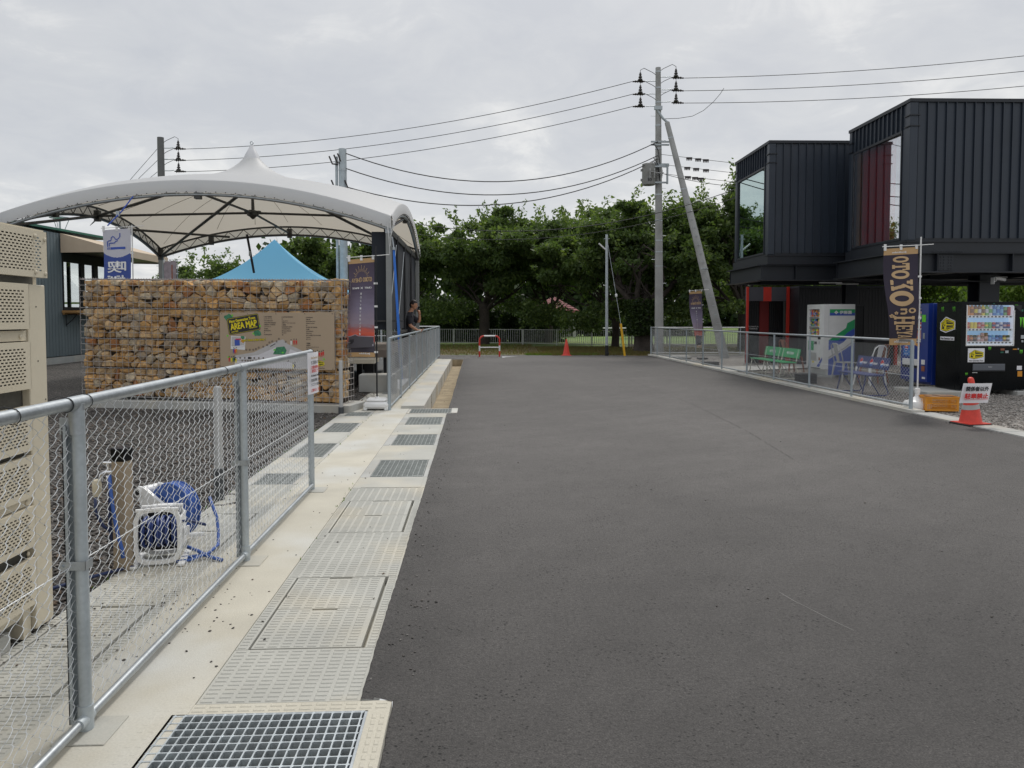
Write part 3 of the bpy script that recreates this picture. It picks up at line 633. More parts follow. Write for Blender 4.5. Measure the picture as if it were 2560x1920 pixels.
scatter('loose_stones', [(-0.3, 5.5, 3, 8, 55), (0, 6.5, 8, 16, 50), (-0.45, -0.25, 3, 12, 160), (-0.45, -0.36, 12.6, 27, 120), (6.55, 6.83, 11.8, 29, 260), (6.6, 6.85, 9.4, 11.8, 60)], 0.003, 0.009, M_gravelstone[:3], 9, 0.001)
struct('hills', MB().sheet(lambda u, v: (-1400+3200*u, 1500+200*v, (18+30*mnoise.noise(Vector((u*9, 1.3, 0)))+14*mnoise.noise(Vector((u*27, 4, 0))))*(1 if v > 0.5 else 0)-(0 if v > 0.5 else 2)), 90, 1), mat('distant_hill', (0.20, 0.27, 0.34), 1.0))

# ---------------------------------------------------------------- chain link fences
def chain_mesh(p0, p1, z0, z1, pitch=0.034, per=0.056, r=0.0021, sides=4, depth=0.006, round_=True, skip_in=0.0):
    """spiral wires of a chain link net between two ground points; each wire zigzags and hooks its neighbour"""
    p0 = np.array(p0, float); p1 = np.array(p1, float); Lh = np.linalg.norm(p1-p0); d = (p1-p0)/Lh; nrm = np.array([-d[1], d[0]])
    nw = int(Lh/pitch); nz = int((z1-z0)/(per/2))
    if round_:
        ph = np.array([0.0, 0.15, 0.36, 0.64, 0.85]); xs = np.array([-0.07, 0.05, 0.33, 0.67, 0.95])
    else: ph = np.array([0.0]); xs = np.array([-0.06])
    t = []; x = []; w = []
    for k_ in range(nz):
        for a, b in zip(ph, xs):
            t.append(k_+a); x.append(b if k_ % 2 == 0 else 1-b); w.append((1 if k_ % 2 == 0 else -1)*math.sin(PI*a)**0.6 if a else 0.0)
    t = np.array(t); x = np.array(x); w = np.array(w); n = len(t)
    z = z0+t*(per/2)
    V = []; ang = np.arange(sides)*2*PI/sides
    rg = np.random.default_rng(11)
    for i in range(nw):
        wob = rg.normal(0, 0.0006, n)+0.002*math.sin(i*0.37)
        s = (i+(x if i % 2 == 0 else 1-x))*pitch
        s = s+wob; o = w*depth/2*(1)
        off = (per/2 if i % 2 else 0)
        zz = z+(0 if True else off)
        P = np.stack([p0[0]+d[0]*s+nrm[0]*o, p0[1]+d[1]*s+nrm[1]*o, zz], 1)
        ring = P[:, None, :]+r*(np.cos(ang)[None, :, None]*np.array([d[0], d[1], 0.0])[None, None]+np.sin(ang)[None, :, None]*np.array([nrm[0], nrm[1], 0.25])[None, None])
        V.append(ring.reshape(-1, 3))
    V = np.concatenate(V)
    q = []
    for j in range(n-1):
        for c in range(sides): q.append((j*sides+c, j*sides+(c+1) % sides, (j+1)*sides+(c+1) % sides, (j+1)*sides+c))
    q = np.array(q); F = (q[None]+(n*sides)*np.arange(nw)[:, None, None]).reshape(-1, 4)
    return V, F
def mesh_part(parent, args, mats=M_wire, **kw):
    V, F = chain_mesh(*args, **kw)
    return link('chain_link_mesh', np_mesh('chain_link_mesh', V, F, mats), parent, kind='stuff')

# --- near fence, left foreground
fa = thing('chain_link_fence', 'near galvanised chain link fence with thick top rail in the left foreground', 'fence', (-1.44, 2.79, 0))
def off(mb, dx, dy, dz=0): mb.v = [(x+dx, y+dy, z+dz) for x, y, z in mb.v]; return mb
PY_ = [0.86, 2.79, 4.725, 6.67]
XA = -1.44
def P_(mb, name, mats, par=fa, ox=XA, oy=2.79, **k): return off(mb, -ox, -oy).build(name, mats, par, **k)
P_(MB().tube([(XA, -1.5, 1.20), (XA, 6.70, 1.205)], 0.0225, 20), 'top_rail', M_galv, ang=40)
P_(MB().tube([(XA+0.012, -1.5, 0.045), (XA+0.012, 6.64, 0.045)], 0.0165, 14), 'bottom_rail', M_galv, ang=40)
mesh_part(fa, ((XA-0.016+1.44, -1.2-2.79), (XA-0.016+1.44, 6.66-2.79), 0.05, 1.185), per=0.058, pitch=0.036, r=0.00145, sides=5, depth=0.011)
for yy in PY_:
    last = yy > 6
    m = MB()
    if last: m.tube([(XA, yy, 0), (XA, yy, 1.20)], 0.026, 18)
    else:
        m.tube([(XA+0.010, yy, 0), (XA+0.010, yy, 1.175)], 0.0225, 18)
        # folded channel on the yard side that pins the net
        for a0, a1, b0, b1 in ((-0.038, -0.034, -0.022, 0.014), (-0.038, -0.014, 0.010, 0.014), (-0.038, -0.024, -0.022, -0.018)):
            m.box(XA+a0, XA+a1, yy+b0, yy+b1, 0.03, 1.12)
    P_(m, 'post', M_galv_paint, ang=40)
    if not last:
        m = MB(); m.tube([(XA, yy-0.055, 1.20), (XA, yy+0.055, 1.20)], 0.0275, 18); m.tube([(XA+0.006, yy, 1.09), (XA+0.004, yy, 1.20)], 0.0265, 18)
        m.box(XA-0.05, XA-0.018, yy-0.012, yy-0.004, 1.09, 1.15); m.tube([(XA-0.034, yy-0.02, 1.12), (XA-0.034, yy+0.006, 1.12)], 0.007, 8)
        P_(m, 'tee_fitting', M_galv, ang=50)
        m = MB(); m.tube([(XA+0.010, yy, 0.0), (XA+0.010, yy, 0.095)], 0.027, 18); m.tube([(XA+0.012, yy-0.06, 0.045), (XA+0.012, yy+0.03, 0.045)], 0.0215, 14)
        P_(m, 'base_fitting', M_galv_paint, ang=50)
        m = MB(); m.box(XA-0.055, XA+0.036, yy-0.026, yy-0.0235, 0.60, 0.632); m.box(XA-0.055, XA+0.036, yy+0.0235, yy+0.026, 0.60, 0.632); m.box(XA+0.034, XA+0.0365, yy-0.026, yy+0.026, 0.60, 0.632); m.tube([(XA-0.045, yy-0.035, 0.616), (XA-0.045, yy+0.035, 0.616)], 0.005, 6)
        P_(m, 'post_band', M_galv)
    else:
        m = MB(); m.lathe((XA, yy, 1.205), [(0.0265, 0), (0.026, 0.012), (0.018, 0.022), (0.004, 0.026)], 14); P_(m, 'post_cap', M_galv)
m = MB(); m.tube([(XA-0.02, -1.5, 0.61), (XA-0.02, 6.66, 0.61)], 0.0022, 5); P_(m, 'tension_wire', M_wire)
for yy in (2.42, 2.73, 2.865, 4.40):
    m = MB()
    m.tube([(XA+0.026*math.sin(a), yy+0.004*a/6, 1.201+0.026*math.cos(a)) for a in np.linspace(0, 2*PI, 13)], 0.0016, 5)
    m.tube([(XA, yy, 1.227), (XA-0.01, yy-0.03, 1.235), (XA-0.025, yy-0.06, 1.226)], 0.0014, 4)
    P_(m, 'cable_tie', M_blackrub)
# round cast pads the posts stand on
for yy in PY_:
    m = MB(); m.box(-1.50, -1.315, yy-0.11, yy+0.09, 0.0, 0.005, bev=0.003); link('post_footing', m.mesh('post_footing', M_conc_cover), pavement)
# paper notice on the end post
n_ = thing('paper_notice', 'white paper notice with red and black Japanese lines on the near fence end', 'notice', (XA+0.035, 6.60, 1.2))
def npt(u, v): return (0.012*math.sin(u*3)+0.03*u, -0.20+0.27*u+0.012*v, -0.34*v+0.012*(v < 0.05))
m = MB(); m.sheet(lambda u, v: (npt(u, v)[0], npt(u, v)[1], npt(u, v)[2]), 8, 10); m.build('sheet', M_paper, n_)
m = MB()
for s_, v, h, mi in (('Next Generation Town', 0.09, 0.020, 2), ('をご利用の方へ', 0.21, 0.030, 0), ('この場所は関係車以外', 0.33, 0.028, 1), ('駐車禁止です', 0.42, 0.028, 1), ('Next Generation Town駐車場', 0.53, 0.026, 0), ('第2駐車場 左側', 0.65, 0.026, 0), ('テニスコート駐車場', 0.76, 0.026, 0), ('ご案内はこちら', 0.90, 0.026, 1)):
    a = Vector(npt(0.5, v)); a.x += 0.004
    put_text(m, s_, a+Vector((0.006, 0, 0)), (0.10, 1.0, 0), (0, -0.02, 1), h, 0.235 if len(s_) > 6 else 0.19, mi, bold=0.0006)
m.build('lettering', [M_blackprint, M_redprint, M_tan], n_)

# --- second fence, along the kerb
fb = thing('chain_link_fence', 'long grey chain link fence beside the stage, running along the white kerb', 'fence', (-1.41, 12.38, 0))
XB = -1.41; y0, y1 = 12.38, 29.3
def Pb(mb, name, mats, **k): return off(mb, -XB, -y0).build(name, mats, fb, **k)
Pb(MB().tube([(XB, y0, 1.165), (XB, y1, 1.155)], 0.020, 10), 'top_rail', M_fencegrey, ang=50)
Pb(MB().tube([(XB, y0, 0.05), (XB, y1, 0.05)], 0.015, 8), 'bottom_rail', M_fencegrey, ang=50)
nb = 9
for i in range(nb+1):
    yy = y0+(y1-y0)*i/nb; rr = 0.028 if i in (0, nb) else 0.020
    Pb(MB().tube([(XB, yy, 0), (XB, yy, 1.165)], rr, 10), 'post', M_fencegrey, ang=50)
    if i: Pb(MB().lathe((XB, yy, 0.52), [(rr+0.006, 0), (rr+0.006, 0.03)], 10).box(XB, XB+0.05, yy-0.006, yy+0.006, 0.525, 0.545), 'post_band', M_galv)
mesh_part(fb, ((0.0, 0.0), (0.0, y1-y0), 0.05, 1.16), per=0.064, pitch=0.040, r=0.0025, sides=3, round_=False)
Pb(MB().tube([(XB, y0, 0.54), (XB, y1, 0.54)], 0.003, 4), 'tension_wire', M_wire)
Pb(MB().tube([(XB, y1, 1.155), (XB-5, y1, 1.155)], 0.02, 8).tube([(XB, y1, 0.8), (XB-5, y1, 0.8)], 0.012, 6), 'return_rail', M_white)
mesh_part(fb, ((-5.0, y1-y0), (0.0, y1-y0), 0.05, 1.14), per=0.056, pitch=0.036, r=0.0018, sides=3, round_=False)
for q in (1.7, 3.4, 5.0): Pb(MB().tube([(XB-q, y1, 0), (XB-q, y1, 1.155)], 0.02, 8), 'post', M_fencegrey)

# --- right fence
fc = thing('chain_link_fence', 'low chain link fence on the right kerb in front of the benches and drink machines', 'fence', (6.95, 11.8, 0))
XC = 6.95; y0, y1 = 11.8, 29.9
def Pc(mb, name, mats, **k): return off(mb, -XC, -y0).build(name, mats, fc, **k)
Pc(MB().tube([(XC, y0, 1.135), (XC, y1, 1.10)], 0.021, 10), 'top_rail', M_galv, ang=50)
Pc(MB().tube([(XC, y0, 0.10), (XC, y1, 0.10)], 0.017, 8), 'bottom_rail', M_galv, ang=50)
for i, yy in enumerate((11.8, 13.73, 15.52, 17.41, 19.19, 21.18, 22.96, 24.81, 26.97, 28.86, 29.9)):
    rr = 0.030 if i in (0, 10) else 0.022
    Pc(MB().tube([(XC, yy, 0.04), (XC, yy, 1.13)], rr, 12), 'post', M_fencegrey, ang=50)
    if i not in (0,): Pc(MB().lathe((XC, yy, 0.56), [(rr+0.007, 0), (rr+0.007, 0.03)], 10), 'post_band', M_galv)
mesh_part(fc, ((0.0, 0.0), (0.0, y1-y0), 0.10, 1.12), per=0.066, pitch=0.042, r=0.0023, sides=3, round_=False)
Pc(MB().tube([(XC, y0, 0.57), (XC, y1, 0.57)], 0.003, 4), 'tension_wire', M_wire)
Pc(MB().tube([(XC, y1, 1.10), (XC+5.2, y1, 1.10)], 0.021, 8).tube([(XC, y1, 0.10), (XC+5.2, y1, 0.10)], 0.017, 8), 'return_rail', M_white)
mesh_part(fc, ((0.0, y1-y0), (5.2, y1-y0), 0.10, 1.09), per=0.056, pitch=0.036, r=0.0018, sides=3, round_=False)
for q in (1.8, 3.6, 5.2): Pc(MB().tube([(XC+q, y1, 0.04), (XC+q, y1, 1.10)], 0.021, 8), 'post', M_fencegrey)

# --- park railing far behind, white vertical bars
def railing(label, p0, p1, h=0.86, z=-0.02):
    t = thing('park_railing', label, 'railing', (p0[0], p0[1], z), math.atan2(p1[1]-p0[1], p1[0]-p0[0])); L_ = math.hypot(p1[0]-p0[0], p1[1]-p0[1])
    mR = M_railing
    MB().box(0, L_, -0.018, 0.018, h-0.03, h).build('top_rail', mR, t); MB().box(0, L_, -0.015, 0.015, 0.08, 0.11).build('bottom_rail', mR, t)
    post = MB().box(-0.03, 0.03, -0.03, 0.03, 0, h+0.005).mesh('post', mR); bar = MB().box(-0.010, 0.010, -0.010, 0.010, 0.11, h-0.03).mesh('bar', mR)
    n = max(1, int(round(L_/2.0)))
    for i in range(n+1): link('post', post, t, (L_*i/n, 0, 0))
    nbar = int(L_/0.125)
    for i in range(nbar):
        x = L_*(i+0.5)/nbar
        link('bar', bar, t, (x, 0, 0))
    return t
M_railing = mat('railing_pale', (0.45, 0.46, 0.43), 0.55, 0.1, var=0.15, vs=2, rnd=0.08)
railing('left run of the pale park railing behind the barrier, under the large cherry tree', (-9.0, 45.6), (2.6, 42.4))
railing('middle run of the pale park railing behind the red cone', (2.62, 42.35), (7.9, 38.9))
railing('right run of the pale park railing behind the tall concrete pole', (8.0, 38.85), (19.0, 38.2))
MB().box(7.9, 24, 39.0, 39.2, -0.1, 0.12).build('wall_footing', M_conc, kind='structure')
# ================================================================== TREES
def leaf_cloud(pts, nrm, rg, size, aspect=0.5):
    """one leaf quad per point, folded out at random, drooping a little; returns V, F"""
    n = len(pts)
    a = rg.normal(size=(n, 3)); a[:, 2] -= 0.35; a /= np.linalg.norm(a, axis=1)[:, None]
    b = rg.normal(size=(n, 3)); b[:, 2] *= 0.6; b -= a*(a*b).sum(1)[:, None]; b /= np.linalg.norm(b, axis=1)[:, None]
    s = size*rg.uniform(0.6, 1.35, n)
    A = a*s[:, None]; B = b*(s*aspect)[:, None]
    V = np.stack([pts, pts+A*0.45+B*0.5, pts+A, pts+A*0.45-B*0.5], 1).reshape(-1, 3)
    F = np.arange(n*4).reshape(-1, 4)
    return V, F
def limb(mb, p, d, L_, r, depth, rg, tips, spread=0.75, up=0.15):
    n = 5; pts = [Vector(p)]; q = Vector(p); dd = Vector(d).normalized()
    for i in range(n):
        dd = (dd+Vector((rg.normal()*0.13, rg.normal()*0.13, rg.normal()*0.10+up*0.3))).normalized(); q = q+dd*(L_/n); pts.append(q.copy())
    mb.tube(pts, r, 7 if r > 0.05 else 5, r1=r*0.55, cap=False)
    tips.append((q.copy(), r))
    if depth > 0:
        for k_ in range(3 if depth > 1 else 3):
            i = rg.integers(2, n+1); side = Vector((rg.normal(), rg.normal(), rg.normal()*0.5+up)).normalized()
            nd = (dd*(1-spread*0.6)+side*spread).normalized()
            limb(mb, pts[i], nd, L_*rg.uniform(0.5, 0.72), r*0.5, depth-1, rg, tips, spread, up)
def tree(name, label, loc, trunk_h, trunk_r, blobs, nleaf, leaf, seed, cat='tree', group=None, mats=None, ivy=0, limbs=6, lean=(0, 0), tips_n=14, haze=0.0, limb_z=None):
    """trunk with limbs, crown of leaf faces spread through a set of uneven lobes; blobs = (x,y,z,rx,ry,rz) relative to the base"""
    rg = np.random.default_rng(seed); t = thing(name, label, cat, loc, group=group)
    mb = MB(); top = Vector((lean[0], lean[1], trunk_h))
    mb.tube([Vector((0, 0, -0.2)), Vector((lean[0]*0.1, lean[1]*0.1, 0.12)), Vector((lean[0]*0.4+0.03, lean[1]*0.4, trunk_h*0.45)), top], lambda u: trunk_r*(1.45 if u < 0.1 else (1.05 if u < 0.5 else 0.95)), 12)
    tips = []
    for k_ in range(limbs):
        a = 2*PI*(k_+rg.uniform(-0.25, 0.25))/limbs
        bl = blobs[k_ % len(blobs)]
        tgt = Vector((bl[0], bl[1], bl[2]-bl[5]*0.2)); d = (tgt-top)
        L_ = max(d.length*0.58, 0.7); d = d.normalized()+Vector((math.cos(a), math.sin(a), 0))*0.35
        limb(mb, top-Vector((0, 0, rg.uniform(0, 0.25)*trunk_h)), d, L_, trunk_r*rg.uniform(0.28, 0.42), 2, rg, tips, 0.8, 0.12)
    mb.build('trunk', M_bark, t, ang=60)
    B = np.array(blobs, float); vol = (B[:, 3]*B[:, 4]*B[:, 5])**0.75; pr = vol/vol.sum()
    # secondary puffs inside and on each lobe
    puffs = []
    for i in range(len(B)):
        m = max(6, int(90*pr[i]))
        u = rg.normal(size=(m, 3)); u /= np.linalg.norm(u, axis=1)[:, None]; rr = rg.uniform(0.25, 1.0, m)**0.45
        c = B[i, :3]+u*rr[:, None]*B[i, 3:6]*0.86
        puffs.append(np.concatenate([c, (rg.uniform(0.26, 0.58, m)*min(1.3, B[i, 3:6].min()))[:, None]], 1))
    puffs = np.concatenate(puffs); wt = puffs[:, 3]**2; wt /= wt.sum()
    k_ = rg.choice(len(puffs), nleaf, p=wt)
    u = rg.normal(size=(nleaf, 3)); u /= np.linalg.norm(u, axis=1)[:, None]; rr = rg.uniform(0.05, 1, nleaf)**0.5
    pts = puffs[k_, :3]+u*(rr*puffs[k_, 3])[:, None]*np.array([1.3, 1.3, 0.66])
    # feathery shoots that break the outline
    sh = []
    for q in range(tips_n*6):
        i = rg.choice(len(B), p=pr); v = rg.normal(size=3); v[2] = abs(v[2])*1.0 if rg.random() < 0.75 else v[2]; v /= np.linalg.norm(v)
        st = B[i, :3]+v*B[i, 3:6]*0.88; dr = v*0.7+np.array([rg.normal()*0.3, rg.normal()*0.3, 0.35]); dr /= np.linalg.norm(dr)
        Ls = rg.uniform(0.4, 1.25); m = int(34*Ls); tt = rg.uniform(0, 1, m)
        sh.append(st+dr[None]*(tt*Ls)[:, None]+rg.normal(size=(m, 3))*0.08*(1.2-tt[:, None]*0.6))
    pts = np.concatenate([pts]+sh)
    tint = rg.uniform(0, 1, len(pts))**1.5
    pt = np.concatenate([tint[:nleaf]*0.75+0.25*rg.random(len(puffs))[k_], 0.35+0.65*tint[nleaf:]])
    V, F = leaf_cloud(pts, None, rg, leaf)
    link('crown', np_mesh('crown', V, F, mats or M_leaf, tint=pt), t)
    if ivy:
        a = rg.uniform(0, 2*PI, ivy); z = rg.uniform(0.25, 1, ivy)**0.8*trunk_h*1.15; r_ = trunk_r*1.15+rg.uniform(0, 0.16, ivy)*(0.6+z/trunk_h)
        p = np.stack([np.cos(a)*r_+lean[0]*z/trunk_h*0.8, np.sin(a)*r_+lean[1]*z/trunk_h*0.8, z], 1)
        V, F = leaf_cloud(p, None, rg, 0.11, 0.8); link('ivy', np_mesh('ivy', V, F, M_leaf_ivy, tint=rg.random(ivy)**1.6), t, kind='stuff')
    return t
def crown(rx, ry, z0, z1, n, seed, cx=0, cy=0, top_bias=0.0):
    """lobes arranged as a wide umbrella-shaped crown between heights z0 and z1"""
    rg = np.random.default_rng(seed); out = []
    zc = (z0+z1)/2; hz = (z1-z0)/2
    for i in range(n):
        a = 2*PI*i/n*2.4+rg.uniform(-0.3, 0.3); rr = math.sqrt((i+0.5)/n); z = zc+hz*(rg.uniform(-0.55, 0.75))*math.sqrt(max(0.12, 1-rr*rr))
        s = rg.uniform(0.26, 0.38)
        out.append((cx+rx*rr*0.80*math.cos(a), cy+ry*rr*0.80*math.sin(a), z, rx*s, ry*s, hz*rg.uniform(0.38, 0.55)))
    out.append((cx, cy, zc, rx*0.5, ry*0.5, hz*0.72))
    out.append((cx+rx*0.1, cy, zc+hz*0.45, rx*0.42, ry*0.42, hz*0.5))
    return out
tree('cherry_tree', 'broad dark cherry tree directly behind the red and white hoop barrier', (0.45, 43.0, -0.02), 2.3, 0.30, crown(4.7, 3.6, 1.9, 7.6, 16, 1, 0.4), 62000, 0.225, 101, limbs=8)
tree('cherry_tree', 'cherry tree with slim dark trunk between the steel lamp post and the yellow guy guard', (7.1, 38.5, -0.02), 1.7, 0.20, crown(4.2, 3.3, 1.5, 7.6, 16, 2, -1.6, 1.2), 60000, 0.215, 102, limbs=8)
tree('cherry_tree', 'thick ivy-clad cherry tree beside the yellow guy guard', (7.35, 33.0, -0.02), 2.0, 0.42, crown(3.9, 2.7, 1.3, 7.2, 17, 3, 0.4, 1.5), 56000, 0.195, 103, ivy=5200, limbs=8, lean=(-0.15, 0))
tree('cherry_tree', 'cherry tree between the leaning pole and the black container rooms', (12.2, 34.2, -0.02), 1.9, 0.26, crown(3.4, 2.6, 2.6, 7.6, 13, 4, -0.9, 1.0), 46000, 0.20, 104, limbs=8)
tree('cherry_tree', 'cherry tree partly hidden behind the right edge of the white canopy', (-5.0, 46.5, -0.02), 2.3, 0.28, crown(4.0, 3.2, 2.4, 7.2, 12, 5, 0.6), 42000, 0.24, 105, limbs=6)
tree('cherry_tree', 'round tree seen beyond the blue tent, left of the steel pole', (-8.7, 42.5, -0.02), 2.0, 0.24, crown(2.7, 2.6, 2.0, 5.8, 10, 6), 26000, 0.23, 106, limbs=6)
tree('cherry_tree', 'dark tree in the gap between the barrier tree and the lamp post', (4.4, 46.0, -0.02), 2.0, 0.24, crown(4.0, 3.2, 2.4, 7.4, 13, 7), 48000, 0.24, 107, limbs=6)
tree('small_tree', 'left small treetop peeping over the blue tent', (-17.5, 46.0, -0.02), 1.6, 0.15, crown(1.5, 1.5, 1.8, 4.55, 6, 8), 4200, 0.20, 108, limbs=4, tips_n=5)
tree('small_tree', 'second small treetop over the blue tent, right beside the hanging strap', (-14.9, 45.0, -0.02), 1.8, 0.15, crown(1.5, 1.5, 2.0, 5.0, 6, 9), 4200, 0.20, 109, limbs=4, tips_n=5)
tree('garden_tree', 'bright green tree behind the black low building, seen under the container', (17.5, 31.0, -0.02), 1.2, 0.2, crown(4.2, 3.0, 0.9, 4.8, 11, 10), 16000, 0.19, 110, mats=M_leaf_br, limbs=5)
tree('garden_tree', 'bright green tree behind the black drink machine', (21.5, 27.5, -0.02), 1.2, 0.2, crown(4.5, 3.0, 0.8, 4.8, 11, 11), 16000, 0.19, 111, mats=M_leaf_br, limbs=5)
tree('garden_tree', 'leafy tree beyond the low black block with the door', (15.2, 37.5, -0.02), 1.5, 0.2, crown(3.8, 3.0, 1.4, 6.2, 11, 14), 16000, 0.21, 114, limbs=5)

# bushes behind the railing and the distant woodland
def shrubs(name, spots, n, leaf, seed, mats, kind='stuff', label=None, cat=None):
    rg = np.random.default_rng(seed); P = []
    for (x, y, z, rx, ry, rz, w) in spots:
        m = int(n*w); u = rg.normal(size=(m, 3)); u /= np.linalg.norm(u, axis=1)[:, None]; rr = rg.uniform(0.2, 1, m)**0.5
        f = 1+0.22*np.sin(u[:, 0]*5+x)+0.18*np.sin(u[:, 2]*7+y)
        P.append(np.array([x, y, z])+u*(rr*f)[:, None]*np.array([rx, ry, rz]))
    P = np.concatenate(P); P[:, 2] = np.abs(P[:, 2]); V, F = leaf_cloud(P, None, rg, leaf, 0.6)
    o = link(name, np_mesh(name, V, F, mats, tint=rg.random(len(P))**1.5)); o['kind'] = kind
    return o
rg0 = np.random.default_rng(42)
shrubs('hedge', [(-9+1.3*i+rg0.uniform(-0.4, 0.4), 49-0.15*i, 0.9, 1.3, 0.8, rg0.uniform(1.4, 2.6), 1) for i in range(11)]+[(5.2+1.5*i, 62+rg0.uniform(-1, 1), 0.8, 1.4, 0.9, rg0.uniform(0.8, 1.5), 0.6) for i in range(9)], 2600, 0.22, 21, M_leaf_ivy)
shrubs('low_branches', [(-2.5, 43.8, 1.8, 1.9, 0.8, 0.8, 1), (-5, 45, 1.6, 1.6, 0.8, 0.9, 1), (4.3, 42.0, 1.5, 1.4, 0.7, 0.6, 0.7), (9.6, 34.5, 1.75, 0.9, 0.6, 0.35, 0.25), (5.2, 37.2, 1.3, 1.1, 0.6, 0.6, 0.7), (3.2, 39.5, 1.7, 1.3, 0.6, 0.6, 0.8), (6.6, 36.0, 1.9, 1.4, 0.7, 0.5, 0.8), (9.0, 33.6, 1.9, 1.2, 0.7, 0.45, 0.6), (-1.6, 42.2, 2.0, 1.3, 0.7, 0.6, 0.6), (2.6, 42.0, 2.1, 1.4, 0.7, 0.5, 0.6), (12, 33, 2.0, 1.3, 0.8, 0.35, 0.35)], 1500, 0.17, 22, M_leaf)
shrubs('woodland', [(-26+7*i+rg0.uniform(-3, 3), 118+rg0.uniform(-6, 6), 5.0, 8, 4, rg0.uniform(6.5, 9.5), 1) for i in range(30)], 2200, 1.2, 23, M_leaf_ivy)
shrubs('hillside', [(22+3.5*i+rg0.uniform(-1, 1), 46-1.5*i+rg0.uniform(-1, 1), 1.2, 3.4, 2.5, rg0.uniform(2.6, 3.4), 1) for i in range(8)], 2300, 0.30, 24, M_leaf_br)
# grass tufts on the verge and at the foot of the railing
def tufts(name, boxes, seed, mats, h):
    rg = np.random.default_rng(seed); P = []; H = []
    for x0, x1, y0, y1, n in boxes:
        q = rg.random((n, 2)); P.append(np.stack([x0+(x1-x0)*q[:, 0], y0+(y1-y0)*q[:, 1], np.full(n, -0.02)], 1))
    P = np.concatenate(P); n = len(P); a = rg.uniform(0, 2*PI, n); w = 0.012; hh = h*rg.uniform(0.5, 1.4, n)
    d = np.stack([np.cos(a)*w, np.sin(a)*w, np.zeros(n)], 1); tip = P+np.stack([rg.normal(0, 0.3, n)*hh, rg.normal(0, 0.3, n)*hh, hh], 1)
    V = np.stack([P-d, P+d, tip], 1).reshape(-1, 3); F = np.arange(3*n).reshape(-1, 3)
    return link(name, np_mesh(name, V, F, mats, tint=rg.random(n)), kind='stuff')
M_drygrass = m_leaf('dry_grass', (0.10, 0.075, 0.035), (0.16, 0.12, 0.055), (0.10, 0.14, 0.03))
tufts('grass', [(-5, 3, 30.8, 42, 9000), (3, 7, 30.0, 38.6, 12000), (2.2, 4.2, 30.4, 31.6, 2500), (7, 16, 30.4, 38, 7000), (6.4, 8.2, 31.5, 33.5, 1800)], 31, M_drygrass, 0.085)
tufts('grass', [(2.0, 5.0, 30.3, 31.2, 2600), (-5, 2, 36, 42, 2500)], 32, M_leaf_br, 0.07)
tufts('weeds', [(-1.115, -1.095, 6.0, 6.9, 26), (-1.63, -1.60, 6.5, 12, 60), (-2.16, -2.12, 4, 12, 160), (-1.10, -1.09, 4.4, 5.2, 10), (6.80, 6.86, 12, 29, 260), (-1.26, -1.235, 12.8, 20, 70), (7.05, 7.2, 12, 22, 120)], 33, M_leaf_br, 0.028)

# gazebo with a red tiled roof, far in the park
gz = thing('gazebo', 'small gazebo with a dull red roof standing in the park beyond the trees', 'gazebo', (6.1, 60, -0.02))
m = MB(); m.add([(-1.9, -1.9, 2.0), (1.9, -1.9, 2.0), (1.9, 1.9, 2.0), (-1.9, 1.9, 2.0), (0, 0, 3.2), (-1.9, -1.9, 1.9), (1.9, -1.9, 1.9), (1.9, 1.9, 1.9), (-1.9, 1.9, 1.9)], [(0, 1, 4), (1, 2, 4), (2, 3, 4), (3, 0, 4), (5, 6, 1, 0), (6, 7, 2, 1), (7, 8, 3, 2), (8, 5, 0, 3), (8, 7, 6, 5)])
for i in range(7):
    z = 2.06+i*0.15; h_ = 1.93*(3.2-z)/1.2; m.box(-h_, h_, -h_-0.01, -h_+0.01, z-0.02, z+0.015)
m.build('roof', mat('dull_red_roof', (0.22, 0.07, 0.07), 0.7, var=0.15, vs=2), gz)
pm = MB().box(-0.12, 0.12, -0.12, 0.12, 0, 1.95).mesh('column', M_conc_grey)
for a in ((-1.5, -1.5), (1.5, -1.5), (1.5, 1.5), (-1.5, 1.5)): link('column', pm, gz, (a[0], a[1], 0))
g2_ = thing('garden_table', 'small pale table structure on the bright lawn right of the gazebo', 'table', (10.5, 55, -0.02)); MB().box(-1.2, 1.2, -0.4, 0.4, 0.7, 0.78).build('tabletop', M_white, g2_)
for a in (-1, 1): MB().box(a-0.05, a+0.05, -0.3, 0.3, 0, 0.7).build('leg', M_white, g2_)
# ================================================================== GABION WALL
TH = R(13.0); GL = 4.70; GR = Vector((-2.13, 12.20, 0.0))
G0 = GR+Vector((-GL*math.cos(TH), GL*math.sin(TH), 0.0))
M_stone = [mat('stone_%s' % n, c, 0.9, var=0.28, vs=7, fine=0.18, fs=45, bump=0.7, bs=35, stain=s_, ss=9, sa=0.8, rnd=0.22) for n, c, s_ in (
    ('ochre', (0.49, 0.285, 0.110), (0.56, 0.38, 0.19)), ('buff', (0.54, 0.375, 0.20), (0.43, 0.23, 0.09)), ('grey_buff', (0.37, 0.29, 0.205), (0.45, 0.32, 0.18)), ('rust', (0.41, 0.175, 0.062), (0.46, 0.28, 0.13)), ('pale', (0.55, 0.45, 0.31), (0.42, 0.29, 0.16)))]
gab = thing('gabion_wall', 'long wall of wire baskets filled with orange brown stones behind the near fence', 'gabion wall', G0, -TH)
TILT = 0.013
def tilt(mb): mb.v = [(x, y, z+(GL-x)*TILT) for x, y, z in mb.v]; return mb
def clip(poly, px, py, nx, ny):
    out = []; n = len(poly)
    for i in range(n):
        a, b = poly[i], poly[(i+1) % n]; da = (a[0]-px)*nx+(a[1]-py)*ny; db = (b[0]-px)*nx+(b[1]-py)*ny
        if da <= 0: out.append(a)
        if (da < 0) != (db < 0) and abs(da-db) > 1e-12:
            t_ = da/(da-db); out.append((a[0]+(b[0]-a[0])*t_, a[1]+(b[1]-a[1])*t_))
    return out
